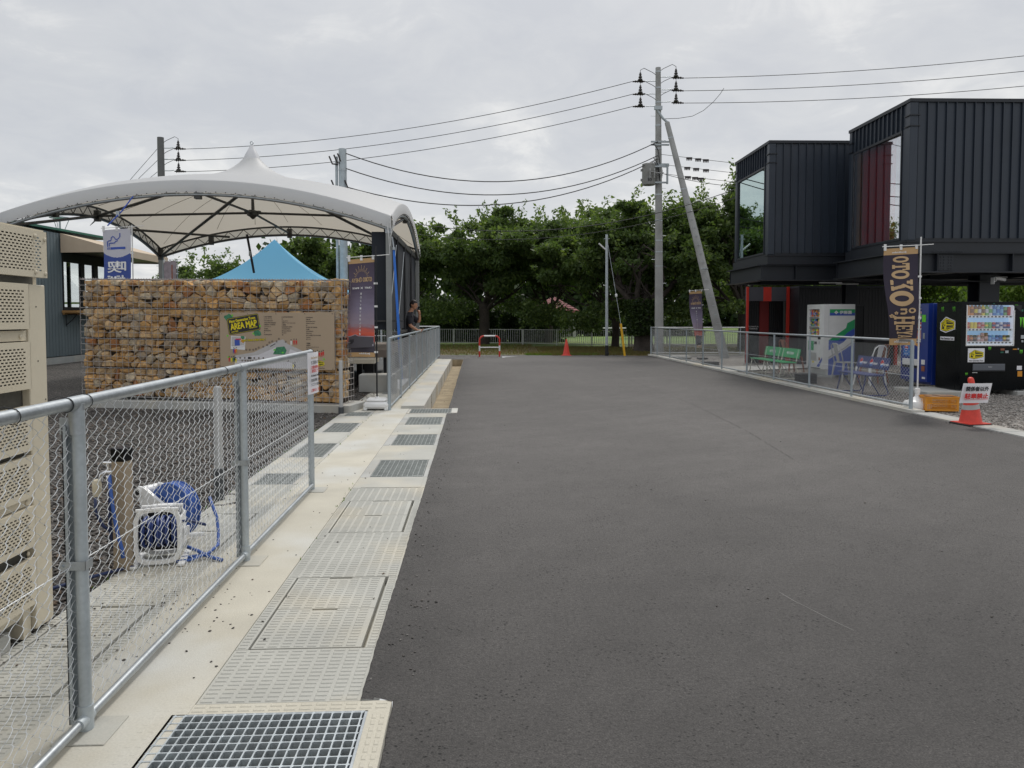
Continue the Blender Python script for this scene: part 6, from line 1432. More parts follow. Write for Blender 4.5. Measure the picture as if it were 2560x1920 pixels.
ibeam('cross_beam', (2.1, 0.2), (2.1, 6.3), ZF-0.02, 0.3, 0.2)
m = MB(); m.box(0.1, 6.8, 0.35, 2.7, ZF-0.03, ZF-0.01); m.box(-1.6, 6.8, 3.9, 6.3, ZF-0.03, ZF-0.01); m.build('soffit', M_navyframe, sf)
def column(x, y, w=0.26):
    m = MB(); m.box(x-w, x+w, y-w, y-w+0.03, 0, ZF-0.42); m.box(x-w, x+w, y+w-0.03, y+w, 0, ZF-0.42); m.box(x-0.015, x+0.015, y-w+0.03, y+w-0.03, 0, ZF-0.42); m.box(x-w-0.05, x+w+0.05, y-w-0.05, y+w+0.05, 0, 0.03); m.build('column', M_navyframe, sf)
column(2.25, 0.9, 0.22); column(1.15, 5.0, 0.15); column(6.5, 0.9, 0.22)
# splice plates with bolt rows, pipes under the deck
for bx in (0.85, 2.95, 4.6):
    m = MB(); m.box(bx-0.16, bx+0.16, -0.02, 0.03, ZF-0.38, ZF-0.05)
    for i in range(5):
        for s_ in (-0.11, -0.05, 0.05, 0.11): m.lathe((bx+s_, -0.02, ZF-0.34+0.062*i), [(0.013, 0), (0.010, -0.012)], 6, axis='y')
    m.build('splice_plate', M_navyframe, sf)
    m = MB()
    for i in range(12): m.lathe((bx-0.32+0.055*i, -0.115, ZF+0.002), [(0.016, 0), (0.013, 0.018)], 6)
    m.build('bolt_row', M_navyframe, sf)
m = MB()
for i in range(7): m.tube([(0.6, 0.6+0.3*i, 2.33-0.02*(i % 3)), (2.6, 0.7+0.3*i, 2.28), (7.0, 0.6+0.33*i, 2.36)], 0.02, 6)
m.build('service_pipe', M_black, sf)
o = thing('security_camera', 'white bullet security camera on the dark column above the drink machines', 'camera', (11.10, 15.9, 2.29), R(12))
MB().box(0, 0.02, -0.04, 0.04, -0.07, 0.07).build('base_plate', M_white, o); MB().tube([(0.02, 0, 0.0), (0.07, -0.01, -0.01), (0.10, -0.02, 0.03)], 0.014, 8).build('arm', M_white, o)
MB().tube([(0.06, -0.01, 0.06), (0.27, -0.06, 0.025)], 0.034, 14).tube([(0.262, -0.058, 0.0265), (0.275, -0.061, 0.024)], 0.036, 14).build('body', M_white, o, ang=50)
MB().box(0.05, 0.29, -0.11, 0.02, 0.078, 0.084).build('hood', M_white, o)
for i, (lx, ly) in enumerate(((9.3, 19.6), (10.1, 20.3))):
    o = MB().box(-0.30, 0.30, -0.035, 0.035, 2.40, 2.43, bev=0.008).build('tube_light', M_white, loc=(lx, ly, 0)); tag(o, ('left' if i == 0 else 'right')+' slim white light fitting under the steel platform', 'light fitting', 'tube lights under the platform')

# ================================================================== LOW BLOCKS UNDER THE DECK
lb = thing('entrance_block', 'small black entrance block with red edge posts and a red centre strip', 'block', (8.86, 24.5, 0), R(-2))
MB().box(0.10, 1.30, 0.30, 0.50, 0, 2.48).build('wall', M_black, lb)
MB().box(-0.03, 0.035, -0.05, 0.02, 0, 2.50).build('red_post', M_red, lb); MB().box(1.28, 1.37, -0.06, 0.0, 0, 2.50).build('red_post', M_red, lb)
M_gp = mat('dark_grey_panel', (0.07, 0.07, 0.085), 0.6, var=0.06)
MB().box(0.035, 0.52, -0.02, 0.30, 2.04, 2.49).box(0.78, 1.27, -0.02, 0.30, 2.04, 2.49).build('lintel', M_gp, lb); MB().box(0.52, 0.78, -0.024, 0.30, 2.035, 2.492).build('red_lintel', M_red, lb)
MB().box(0.50, 0.80, 0.24, 0.30, 0, 2.04).build('red_strip', mat('deep_red_strip', (0.16, 0.010, 0.010), 0.6), lb)
for i in range(6): MB().box(0.05+i*0.07, 0.10+i*0.07, 0.27, 0.30, 0, 2.03).build('rib', M_black, lb)
for i in range(6): MB().box(0.83+i*0.07, 0.88+i*0.07, 0.27, 0.30, 0, 2.03).build('rib', M_black, lb)
m = MB(); put_text(m, 'TOWING &', (0.30, 0.262, 1.20), (1, 0, 0), (0, 0, 1), 0.045, None, 0); put_text(m, 'PARKING', (0.30, 0.262, 1.13), (1, 0, 0), (0, 0, 1), 0.045, None, 0); m.build('door_lettering', M_whiteprint, lb)
lb2 = thing('low_block', 'long low black building with a plain door under the steel platform', 'building', (10.2, 23.6, 0), R(-3))
for i in range(30): 
    MB().box(i*0.10, i*0.10+0.094, 0, 0.04, 0, 2.42).build('wall_board', M_black, lb2)
MB().box(0, 3.05, 0.04, 4.0, 0, 2.43).build('wall', M_black, lb2); MB().box(-0.02, 3.1, -0.04, 4.05, 2.43, 2.50).build('roof', M_navyframe, lb2)
dn = MB().box(1.30, 2.02, -0.05, -0.005, 0, 1.86).build('door', M_blackgloss, lb2); MB().box(1.24, 1.298, -0.07, -0.002, 0, 1.92).box(2.022, 2.08, -0.07, -0.002, 0, 1.92).box(1.298, 2.022, -0.07, -0.002, 1.862, 1.92).build('door_frame', M_black, lb2)
MB().lathe((1.38, -0.05, 0.95), [(0.012, 0), (0.012, -0.03), (0.026, -0.04), (0.022, -0.065)], 12, axis='y').build('handle', M_chrome, dn)
MB().box(3.02, 3.10, -0.06, 0.05, 0, 2.45).build('red_post', M_red, lb2)
# pale park railing glimpsed behind
o = railing('short pale railing glimpsed behind the white folding chairs', (13.0, 24.5), (16.5, 24.0), 1.05, 0.0)

# ================================================================== DRINK MACHINES
COLS = {'orange': (0.62, 0.25, 0.06), 'yellow': (0.75, 0.60, 0.04), 'red': (0.50, 0.04, 0.03), 'green': (0.16, 0.42, 0.12), 'white': (0.66, 0.66, 0.68), 'blue': (0.05, 0.20, 0.55), 'navy': (0.03, 0.06, 0.25), 'brown': (0.22, 0.10, 0.05), 'sky': (0.20, 0.45, 0.68), 'pink': (0.60, 0.35, 0.33), 'black': (0.03, 0.03, 0.03)}
CM = {k: mat('drink_'+k, v, 0.35) for k, v in COLS.items()}
_can = {}
def drink_mesh(kind, c1, c2):
    key = (kind, c1, c2)
    if key in _can: return _can[key]
    m = MB()
    if kind == 'can': m.lathe((0, 0, 0), [(0.024, 0), (0.027, 0.006), (0.027, 0.040)], 10, 0, cap=True); m.lathe((0, 0, 0), [(0.0274, 0.040), (0.0274, 0.075)], 10, 1, cap=False); m.lathe((0, 0, 0), [(0.027, 0.075), (0.027, 0.108), (0.021, 0.118)], 10, 0); m.lathe((0, 0, 0), [(0.021, 0.118), (0.020, 0.121)], 10, 2)
    elif kind == 'tallcan': m.lathe((0, 0, 0), [(0.026, 0), (0.029, 0.006), (0.029, 0.055)], 10, 0); m.lathe((0, 0, 0), [(0.0294, 0.055), (0.0294, 0.10)], 10, 1, cap=False); m.lathe((0, 0, 0), [(0.029, 0.10), (0.029, 0.15), (0.022, 0.162)], 10, 0)
    else: m.lathe((0, 0, 0), [(0.029, 0), (0.031, 0.01), (0.029, 0.05)], 10, 0, cap=True); m.lathe((0, 0, 0), [(0.0305, 0.05), (0.0305, 0.12)], 10, 1, cap=False); m.lathe((0, 0, 0), [(0.029, 0.12), (0.030, 0.15), (0.014, 0.19), (0.014, 0.20)], 10, 0, cap=False); m.lathe((0, 0, 0), [(0.016, 0.198), (0.016, 0.215)], 8, 2)
    m.v = [(x*1.2, y*1.2, z*1.06) for x, y, z in m.v]
    _can[key] = m.mesh('drink', [CM[c1], CM[c2], M_white], smooth=False); _can[key].shade_smooth(); _can[key].set_sharp_from_angle(angle=R(50)); return _can[key]
def display(par, x0, x1, z0, z1, rows, n, y=0.0, depth=0.14, seed=1, back=None, kinds=None, mframe=M_white, button=M_black):
    """recessed lit-looking showcase: back, shelves with buttons, a row of dummy drinks on each; child of the machine"""
    m = MB(); m.box(x0, x1, y+depth, y+depth+0.01, z0, z1, 0); m.box(x0-0.015, x0, y, y+depth, z0, z1, 1); m.box(x1, x1+0.015, y, y+depth, z0, z1, 1); m.box(x0, x1, y, y+depth, z1, z1+0.015, 1); m.box(x0, x1, y, y+depth, z0-0.015, z0, 1)
    sc = m.build('showcase', [back or CM['white'], mframe], par)
    rgd = random.Random(seed); hgt = (z1-z0)/rows
    for r_ in range(rows):
        zz = z1-hgt*(r_+1)
        sm = MB(); sm.box(x0, x1, y+0.005, y+depth, zz+0.025, zz+0.05, 0); sm.box(x0+0.02, x1-0.02, y-0.004, y+0.006, zz+0.008, zz+0.052, 0)
        for i in range(n):
            xx = x0+0.02+(x1-x0-0.04)*(i+0.5)/n; sm.box(xx-0.017, xx+0.017, y-0.009, y-0.003, zz+0.016, zz+0.042, 1)
        sm.build('shelf', [M_whitepl, button], par)
        for i in range(n):
            xx = x0+0.02+(x1-x0-0.04)*(i+0.5)/n
            if kinds: kd, a, b_ = kinds[r_][i % len(kinds[r_])]
            else: kd = rgd.choice(['can', 'bottle', 'tallcan']); a, b_ = rgd.choice(list(COLS)), rgd.choice(list(COLS))
            link('drink', drink_mesh(kd, a, b_), sc, (xx, y+depth*0.42, zz+0.05))
    return sc
# black machine facing the camera
vb = thing('vending_machine', 'black drink vending machine with bright showcase and green claw marks', 'vending machine', (9.42, 14.45, 0.0))
MB().box(0, 1.38, 0.05, 0.70, 0.08, 1.815, bev=0.012).build('body', M_blackgloss, vb)
dX0, dX1, dZ0, dZ1 = 0.10, 1.05, 0.985, 1.745
m = MB(); m.box(0, dX0, -0.10, 0.05, 0.09, 1.81); m.box(dX1+0.02, 1.38, -0.10, 0.05, 0.09, 1.81); m.box(dX0, dX1+0.02, -0.10, 0.05, dZ1, 1.81); m.box(dX0, dX1+0.02, -0.10, 0.05, 0.09, dZ0-0.02); m.build('door', M_blackgloss, vb)
kinds = [[('bottle', 'orange', 'orange'), ('bottle', 'orange', 'brown'), ('bottle', 'brown', 'yellow'), ('bottle', 'brown', 'white'), ('bottle', 'yellow', 'brown'), ('bottle', 'green', 'white'), ('bottle', 'white', 'green'), ('bottle', 'blue', 'sky'), ('bottle', 'sky', 'blue'), ('bottle', 'blue', 'sky'), ('tallcan', 'green', 'black'), ('tallcan', 'red', 'red')],
         [('can', 'red', 'orange'), ('can', 'yellow', 'yellow'), ('can', 'yellow', 'yellow'), ('can', 'red', 'pink'), ('can', 'pink', 'red'), ('can', 'green', 'yellow'), ('can', 'green', 'green'), ('can', 'red', 'navy'), ('can', 'navy', 'white'), ('can', 'white', 'navy'), ('can', 'navy', 'pink'), ('can', 'navy', 'red')],
         [('can', 'red', 'red'), ('can', 'brown', 'orange'), ('can', 'black', 'brown'), ('can', 'pink', 'white'), ('tallcan', 'pink', 'brown'), ('tallcan', 'brown', 'pink'), ('can', 'blue', 'sky'), ('can', 'sky', 'blue'), ('can', 'navy', 'blue'), ('can', 'blue', 'navy'), ('can', 'brown', 'yellow'), ('can', 'black', 'white')]]
M_dispback = mat('showcase_back', (0.30, 0.50, 0.72), 0.6, var=0.08, vs=8, emit=(0.45, 0.70, 1.0, 0.30))
M_lit = mat('lit_showcase_wall', (0.75, 0.76, 0.78), 0.5, emit=(0.9, 0.95, 1.0, 0.25))
display(vb, dX0+0.02, dX1, dZ0, dZ1, 3, 12, y=-0.085, depth=0.13, back=M_dispback, kinds=kinds, mframe=M_lit)
MB().box(dX0, dX1+0.02, -0.098, -0.095, dZ0-0.02, dZ1).build('glass', M_glass_vend, vb)
m = MB(); m.box(dX0-0.0, dX0+0.022, -0.104, -0.098, dZ0-0.02, dZ1); m.box(dX1+0.0, dX1+0.022, -0.104, -0.098, dZ0-0.02, dZ1-0.1); m.box(dX0, dX1+0.02, -0.104, -0.098, dZ0-0.035, dZ0-0.018); m.build('showcase_trim', M_white, vb)
FRONT = -0.1012
m = MB()
def claws(cx, cz, h, w, y=FRONT-0.001):
    for i in range(3):
        x = cx+(i-1)*w*0.36; hh = h*(0.95, 1.1, 0.85)[i]
        m.add([(x-w*0.13, y, cz+h*0.5), (x+w*0.13, y, cz+h*0.5), (x+w*0.09, y, cz+h*0.1), (x+w*0.02, y, cz-hh*0.5), (x-w*0.05, y, cz-h*0.1)], [(0, 4, 3, 2, 1)], 0); m.box(x-w*0.18, x+w*0.1, y-0.0005, y, cz+h*0.46, cz+h*0.54, 0)
claws(1.245, 1.40, 0.20, 0.14); claws(0.585, 0.895, 0.07, 0.055); claws(1.22, 0.83, 0.08, 0.06); claws(0.13, 0.40, 0.05, 0.05)
claws(1.10, 1.72, 0.06, 0.06)
m.build('green_claw_mark', M_lime, vb)
lg = MB(); lg.box(0.145, 0.475, FRONT-0.012, FRONT, 0.635, 0.905, 0); emblem(lg, (0.31, FRONT-0.0125, 0.785), RX, UZ, 0.285, 1, 2, d=0.0012)
put_text(lg, 'Next Generation Town', (0.31, FRONT-0.0145, 0.665), RX, UZ, 0.026, 0.28, 2, bold=0.0012); lg.build('logo_plate', [M_paper, M_yelprint, M_blackprint], vb)
lg = MB()      # emblem on the left flank
emblem(lg, (-0.004, 0.32, 1.36), (0, -1, 0), (0, 0, 1), 0.44, 0, 1, d=0.0015, back=2); lg.add([(-0.003, 0.55, 1.05), (-0.003, 0.10, 1.05), (-0.003, 0.10, 1.12), (-0.003, 0.55, 1.12)], [(0, 1, 2, 3)], 2)
put_text(lg, 'Next Generation Town', (-0.005, 0.325, 1.085), (0, -1, 0), (0, 0, 1), 0.040, 0.40, 1, bold=0.0015)
for yy, s_ in ((0.50, 1), (0.14, 1)):
    for q in range(3): lg.add([(-0.004, yy+0.035-0.03*q, 1.71+0.005*q), (-0.004, yy+0.020-0.03*q, 1.71+0.005*q), (-0.004, yy+0.012-0.03*q, 1.61+0.008*(q % 2))], [(0, 1, 2)], 3)
lg.build('side_emblem', [M_yelprint, M_blackprint, M_paper, M_lime], vb)
m = MB(); m.box(0.245, 0.895, FRONT-0.020, FRONT, 0.455, 0.60, 0, bev=0.008); m.box(0.25, 0.89, FRONT-0.028, FRONT-0.018, 0.455, 0.478, 1); m.box(0.245, 0.34, FRONT-0.012, FRONT, 0.425, 0.437, 2)
put_text(m, 'PUSH', (0.59, FRONT-0.0212, 0.54), RX, UZ, 0.022, None, 2)
m.build('delivery_flap', [mat('smoke_plastic', (0.11, 0.12, 0.14), 0.3), M_black, M_white], vb)
m = MB()
for a, b_, c, d, q in ((1.20, 1.285, 1.09, 1.16, 0), (0.80, 0.88, 0.86, 0.90, 1), (0.895, 0.96, 0.81, 0.86, 0), (0.80, 0.86, 0.81, 0.84, 2), (1.14, 1.24, 0.48, 0.56, 3), (1.155, 1.25, 0.35, 0.455, 4), (1.05, 1.13, 0.875, 0.895, 4), (1.14, 1.17, 0.875, 0.905, 0), (1.215, 1.255, 1.02, 1.06, 0), (0.62, 0.66, 1.765, 1.78, 2), (1.20, 1.235, 1.62, 1.66, 2)): m.box(a, b_, FRONT-0.008, FRONT, c, d, q, bev=0.002)
m.build('coin_panel', [M_galv, M_rust, M_green, M_paper, M_orange, M_lime], vb)
MB().add([(1.03, FRONT-0.004, 1.745), (1.20, FRONT-0.004, 1.60), (1.20, FRONT-0.004, 1.745)], [(0, 1, 2)]).build('corner_graphic', M_black, vb)
m = MB(); m.box(0.05, 0.12, 0.0, 0.6, 0, 0.085); m.box(1.2, 1.3, 0.0, 0.6, 0, 0.085); m.build('foot', M_galv, vb)
o = MB().box(-0.75, 0.35, -0.25, 0.9, -0.05, 0.07, bev=0.01).build('machine_pad', M_conc_grey, loc=(9.42, 14.45, 0)); tag(o, 'low concrete pad between the blue and the black drink machine', 'pad')
o = MB().box(1.1, 1.6, -0.20, 0.9, -0.05, 0.07, bev=0.01).build('machine_pad', M_conc_grey, loc=(9.42, 14.45, 0)); tag(o, 'low concrete pad under the right foot of the black drink machine', 'pad')
# blue machine facing the road
vbl = thing('vending_machine', 'deep blue drink vending machine facing the road next to the black one', 'vending machine', (9.42, 16.30, 0.06), R(-90))
# local: x runs from the far side (0) towards the camera (1.0), local -y faces the road
MB().box(0, 0.99, 0.02, 0.62, 0.04, 1.74, bev=0.010).build('body', M_pblue, vbl)
m = MB(); m.box(0, 0.16, -0.07, 0.02, 0.10, 1.73); m.box(0.74, 0.99, -0.07, 0.02, 0.10, 1.73); m.box(0.16, 0.74, -0.07, 0.02, 1.63, 1.73); m.box(0.16, 0.74, -0.07, 0.02, 0.10, 0.92); m.build('door', M_pblue, vbl)
display(vbl, 0.175, 0.725, 0.94, 1.62, 3, 7, y=-0.06, depth=0.10, seed=5, back=CM['white'])
m = MB(); m.box(0.10, 0.34, -0.074, -0.070, 0.62, 0.88, 0); m.box(0.10, 0.66, -0.10, -0.07, 0.42, 0.56, 1, bev=0.01); m.box(0.10, 0.66, -0.09, -0.07, 0.37, 0.415, 2); m.box(0.78, 0.90, -0.08, -0.07, 0.46, 0.56, 1); m.box(0.80, 0.90, -0.085, -0.07, 0.32, 0.43, 3); m.box(0.78, 0.90, -0.08, -0.07, 1.35, 1.50, 4); m.box(0.82, 0.88, -0.08, -0.07, 1.0, 1.12, 5); m.box(0.62, 0.70, -0.10, -0.07, 0.84, 0.90, 6); m.box(0.82, 0.92, -0.08, -0.07, 0.16, 0.20, 1)
m.build('front_panel', [CM['blue'], M_white, M_black, M_rust, M_lime, M_galv, M_orange], vbl)
m = MB(); m.lathe((0.22, -0.076, 0.78), [(0.06, 0), (0.06, -0.002)], 20, 0, axis='y'); m.box(0.16, 0.28, -0.0805, -0.0785, 0.78, 0.815, 1); m.box(0.165, 0.275, -0.0805, -0.0785, 0.735, 0.765, 2); put_text(m, 'pepsi', (0.22, -0.078, 0.66), RX, UZ, 0.04, 0.12, 0); m.build('round_logo', [M_white, M_redprint, M_blueprint], vbl)
# white machine further back
vw = thing('vending_machine', 'white drink vending machine with green and blue stripes behind the green benches', 'vending machine', (8.80, 19.62, 0.0), R(-90))
# local x: 0 far .. 0.97 near; -y faces the road
MB().box(0, 0.97, 0.02, 0.70, 0.05, 1.835, bev=0.010).build('body', M_white, vw)
m = MB(); m.box(0, 0.10, -0.10, 0.02, 0.20, 1.835); m.box(0.72, 0.97, -0.10, 0.02, 0.20, 1.835); m.box(0.10, 0.72, -0.10, 0.02, 1.72, 1.835); m.box(0.10, 0.72, -0.10, 0.02, 0.20, 0.97); m.build('door', M_white, vw)
display(vw, 0.115, 0.705, 0.985, 1.71, 3, 10, y=-0.09, depth=0.13, seed=9, back=M_dispback)
m = MB()
for a, b_, c, d, q in ((0.12, 0.42, 0.66, 0.90, 1), (0.46, 0.52, 0.82, 0.89, 2), (0.54, 0.60, 0.82, 0.89, 2), (0.72, 0.75, 0.82, 0.90, 0), (0.14, 0.58, 0.40, 0.60, 3), (0.72, 0.79, 0.42, 0.49, 4), (0.36, 0.44, 0.33, 0.38, 5), (0.10, 0.80, 0.205, 0.22, 2), (0.66, 0.80, 0.95, 1.06, 2)): m.box(a, b_, -0.108, -0.100, c, d, q)
m.add([(0.22, -0.109, 0.665), (0.42, -0.109, 0.665), (0.42, -0.109, 0.82)], [(0, 1, 2)], 1); m.add([(0.60, -0.1015, 0.25), (0.75, -0.1015, 0.25), (0.92, -0.1015, 0.44), (0.90, -0.1015, 0.50)], [(0, 1, 2, 3)], 6)
m.build('front_panel', [M_galv, M_greenprint, M_blackprint, M_greypl, M_rust, M_yelprint, M_blueprint], vw)
# flank facing the camera: body's x=0.97 side. local (y,z) -> stripes
SX = 0.9725
def fl(pts, mi, d=0.0): st_.add([(SX+d, y, z) for y, z in pts], [tuple(range(len(pts)))], mi)
st_ = MB()
fl([(0.045, 1.55), (0.69, 1.55), (0.69, 1.62), (0.045, 1.62)], 1, 0.0005); fl([(0.045, 1.62), (0.69, 1.62), (0.69, 1.71), (0.045, 1.71)], 0, 0.0005)
fl([(0.03, 0.93), (0.47, 1.24), (0.50, 1.36), (0.69, 1.46), (0.69, 1.24), (0.50, 1.12), (0.44, 1.06), (0.28, 0.93)], 0, 0.0005)
fl([(0.28, 0.93), (0.44, 1.06), (0.50, 1.12), (0.69, 1.24), (0.69, 1.06), (0.50, 0.98), (0.40, 0.88), (0.03, 0.68), (0.03, 0.93)], 1, 0.0007)
fl([(0.03, 0.06), (0.69, 0.06), (0.69, 0.86), (0.56, 0.78), (0.45, 0.70), (0.03, 0.45)], 1, 0.0005)
fl([(0.03, 0.50), (0.45, 0.75), (0.56, 0.84), (0.69, 0.91), (0.69, 0.895), (0.56, 0.825), (0.45, 0.735), (0.03, 0.485)], 2, 0.0006)
put_text(st_, '❖ 伊藤園', (SX+0.002, 0.38, 1.63), (0, 1, 0), (0, 0, 1), 0.085, 0.44, 3, bold=0.003)
st_.build('flank_print', [M_greenprint, M_blueprint, M_blackprint, M_whiteprint], vw)
m = MB(); m.box(-0.05, 1.02, -0.16, 0.2, 0.0, 0.045); m.build('base_tray', M_greypl, vw)

# ================================================================== BENCHES, CHAIRS
def bench(name, label, loc_, L_, mat_, frame, text, tmi, rz=R(-90), solid=False, group=None):
    """road-facing bench: local x along the bench, -y the front"""
    t = thing(name, label, 'bench', loc_, rz, group)
    if solid: MB().box(0, L_, -0.20, 0.14, 0.395, 0.42, bev=0.006).build('seat', mat_, t)
    else:
        for i in range(4): MB().box(0, L_, -0.20+i*0.088, -0.12+i*0.088, 0.395, 0.418, bev=0.004).build('seat_slat', mat_, t)
    bm = MB(); Mb = Matrix.Translation((0, 0.20, 0.50)) @ Matrix.Rotation(R(-12), 4, 'X'); bm.box(0.0, L_, -0.010, 0.010, 0, 0.235, M=Mb, bev=0.004); bk = bm.build('backrest', mat_, t)
    tm = MB(); Rr = (1, 0, 0); Uu = tuple((Mb.to_3x3() @ Vector((0, 0, 1)))); c0 = Mb @ Vector((L_/2, -0.0125, 0.118))
    if text == 'pepsi':
        for i in range(3):
            x = L_*(0.14+0.33*i); p = Mb @ Vector((x-0.04*0, -0.0115, 0.118))
            tm.add([p+Vector((0.062*math.cos(a), 0, 0))+Vector(Uu)*0.075*math.sin(a) for a in np.linspace(0, 2*PI, 17)[:-1]][::1], [tuple(range(16))], 0)
            q = Mb @ Vector((x, -0.0125, 0.118)); tm.add([q+Vector((0.056*math.cos(a), 0, 0))+Vector(Uu)*(0.068*math.sin(a)) for a in np.linspace(0.15, PI+0.15, 9)], [tuple(range(9))], 1)
            tm.add([q+Vector((0.056*math.cos(a), 0, 0))+Vector(Uu)*(0.068*math.sin(a)-0.006) for a in np.linspace(PI+0.5, 2*PI-0.2, 8)], [tuple(range(8))], 2)
            put_text(tm, 'pepsi', Mb @ Vector((x+0.155, -0.013, 0.10)), Rr, Uu, 0.062, 0.15, 0, bold=0.003)
    else:
        put_text(tm, '❖ITOEN', c0, Rr, Uu, 0.085, 0.42, 0, bold=0.004)
    tm.build('lettering', [M_whiteprint, M_redprint, CM['blue']], bk)
    for x in (0.10, L_-0.10):
        fr_ = MB(); r = 0.0125
        fr_.tube([(x, -0.18, 0.395), (x, -0.20, 0.25), (x, -0.245, 0.05), (x, -0.20, 0.014), (x, 0.22, 0.014), (x, 0.27, 0.05), (x, 0.16, 0.33), (x, 0.19, 0.50), (x, 0.245, 0.72)], r, 8)
        fr_.tube([(x, -0.2, 0.39), (x, 0.17, 0.39)], r, 8); fr_.tube([(x, -0.14, 0.37), (x, 0.10, 0.02)], r*0.8, 6)
        fr_.build('leg_frame', frame, t, smooth=True)
    return t
M_offw = mat('off_white_tube', (0.60, 0.58, 0.50), 0.45, var=0.08)
bench('bench', 'green bench with white lettering, nearer to the camera and right of the fence post', (7.63, 19.16, 0), 1.08, M_gbench, M_offw, 'ITOEN', 0, solid=True, group='green benches behind the right fence')
bench('bench', 'green bench with white lettering, the further one beside the red edged entrance', (7.63, 20.28, 0), 1.08, M_gbench, M_offw, 'ITOEN', 0, solid=True, group='green benches behind the right fence')
bench('bench', 'navy blue slatted bench with three round red and white logos', (7.60, 15.22, 0), 1.20, M_bbench, M_bbench, 'pepsi', 0, solid=False)
def folding_chair(label, loc_, rz, mt, tilt_=0.0):
    """metal garden chair: curved top hoop, flat splat, bent legs"""
    t = thing('metal_chair', label, 'chair', loc_, rz, 'metal chairs between the benches and machines')
    MB().box(-0.20, 0.20, -0.20, 0.18, 0.43, 0.45, bev=0.008).build('seat', mt, t)
    MB().tube([(-0.19, 0.17, 0.44), (-0.20, 0.22, 0.65), (-0.17, 0.27, 0.83), (-0.08, 0.285, 0.89), (0.08, 0.285, 0.89), (0.17, 0.27, 0.83), (0.20, 0.22, 0.65), (0.19, 0.17, 0.44)], 0.013, 8).build('back_hoop', mt, t, smooth=True)
    m = MB(); m.add([(-0.05, 0.17, 0.45), (0.05, 0.17, 0.45), (0.075, 0.278, 0.88), (-0.075, 0.278, 0.88), (-0.05, 0.182, 0.45), (0.05, 0.182, 0.45), (0.075, 0.29, 0.88), (-0.075, 0.29, 0.88)], [(0, 1, 2, 3), (7, 6, 5, 4), (0, 3, 7, 4), (1, 5, 6, 2), (3, 2, 6, 7), (0, 4, 5, 1)]); m.build('splat', mt, t)
    for sx in (-1, 1):
        for sy, yy in ((-1, -0.19), (1, 0.16)):
            m = MB(); m.add([(sx*0.19-0.02, yy-0.02, 0.43), (sx*0.19+0.02, yy-0.02, 0.43), (sx*0.19+0.02, yy+0.02, 0.43), (sx*0.19-0.02, yy+0.02, 0.43), (sx*0.235-0.01, yy+sy*0.06-0.01, 0), (sx*0.235+0.01, yy+sy*0.06-0.01, 0), (sx*0.235+0.01, yy+sy*0.06+0.01, 0), (sx*0.235-0.01, yy+sy*0.06+0.01, 0)], [(0, 1, 2, 3), (7, 6, 5, 4), (0, 4, 5, 1), (1, 5, 6, 2), (2, 6, 7, 3), (3, 7, 4, 0)]); m.build('leg', mt, t)
    return t
folding_chair('white metal chair leaning beside the navy bench', (8.75, 16.45, 0), R(200), M_white)
folding_chair('pale grey metal chair, the further one behind the navy bench', (8.75, 17.6, 0), R(95), M_greypl)
folding_chair('rusty orange metal chair between the white chair and the grey one', (9.15, 17.05, 0), R(215), M_rust)
folding_chair('rusty orange metal chair beside the white drink machine', (8.60, 20.35, 0), R(100), M_rust)
tb = thing('round_table', 'small round white table in front of the white drink machine', 'table', (8.15, 18.1, 0))
# stacked dark rubber weights by the fence
def weight(label, loc_, n, s=1.0):
    t = thing('rubber_weight', label, 'weight', loc_)
    for i in range(n): MB().box(-0.20*s, 0.20*s, -0.16*s, 0.16*s, i*0.055, i*0.055+0.05, bev=0.012).build('block', M_blackrub, t)
    return t
bpy.data.objects.remove(tb)
weight('black rubber weight block beside the white drink machine pad', (7.55, 17.05, 0), 4)
weight('low black rubber weight behind the fence under the far dusk banner', (7.40, 23.7, 0), 2, 1.2)
o = MB().box(-0.35, 0.35, -0.25, 0.25, 0, 0.12, bev=0.05).build('flat_stone', M_conc_grey, loc=(7.42, 27.2, 0)); tag(o, 'flat grey slab lying behind the fence near the tall pole', 'slab')

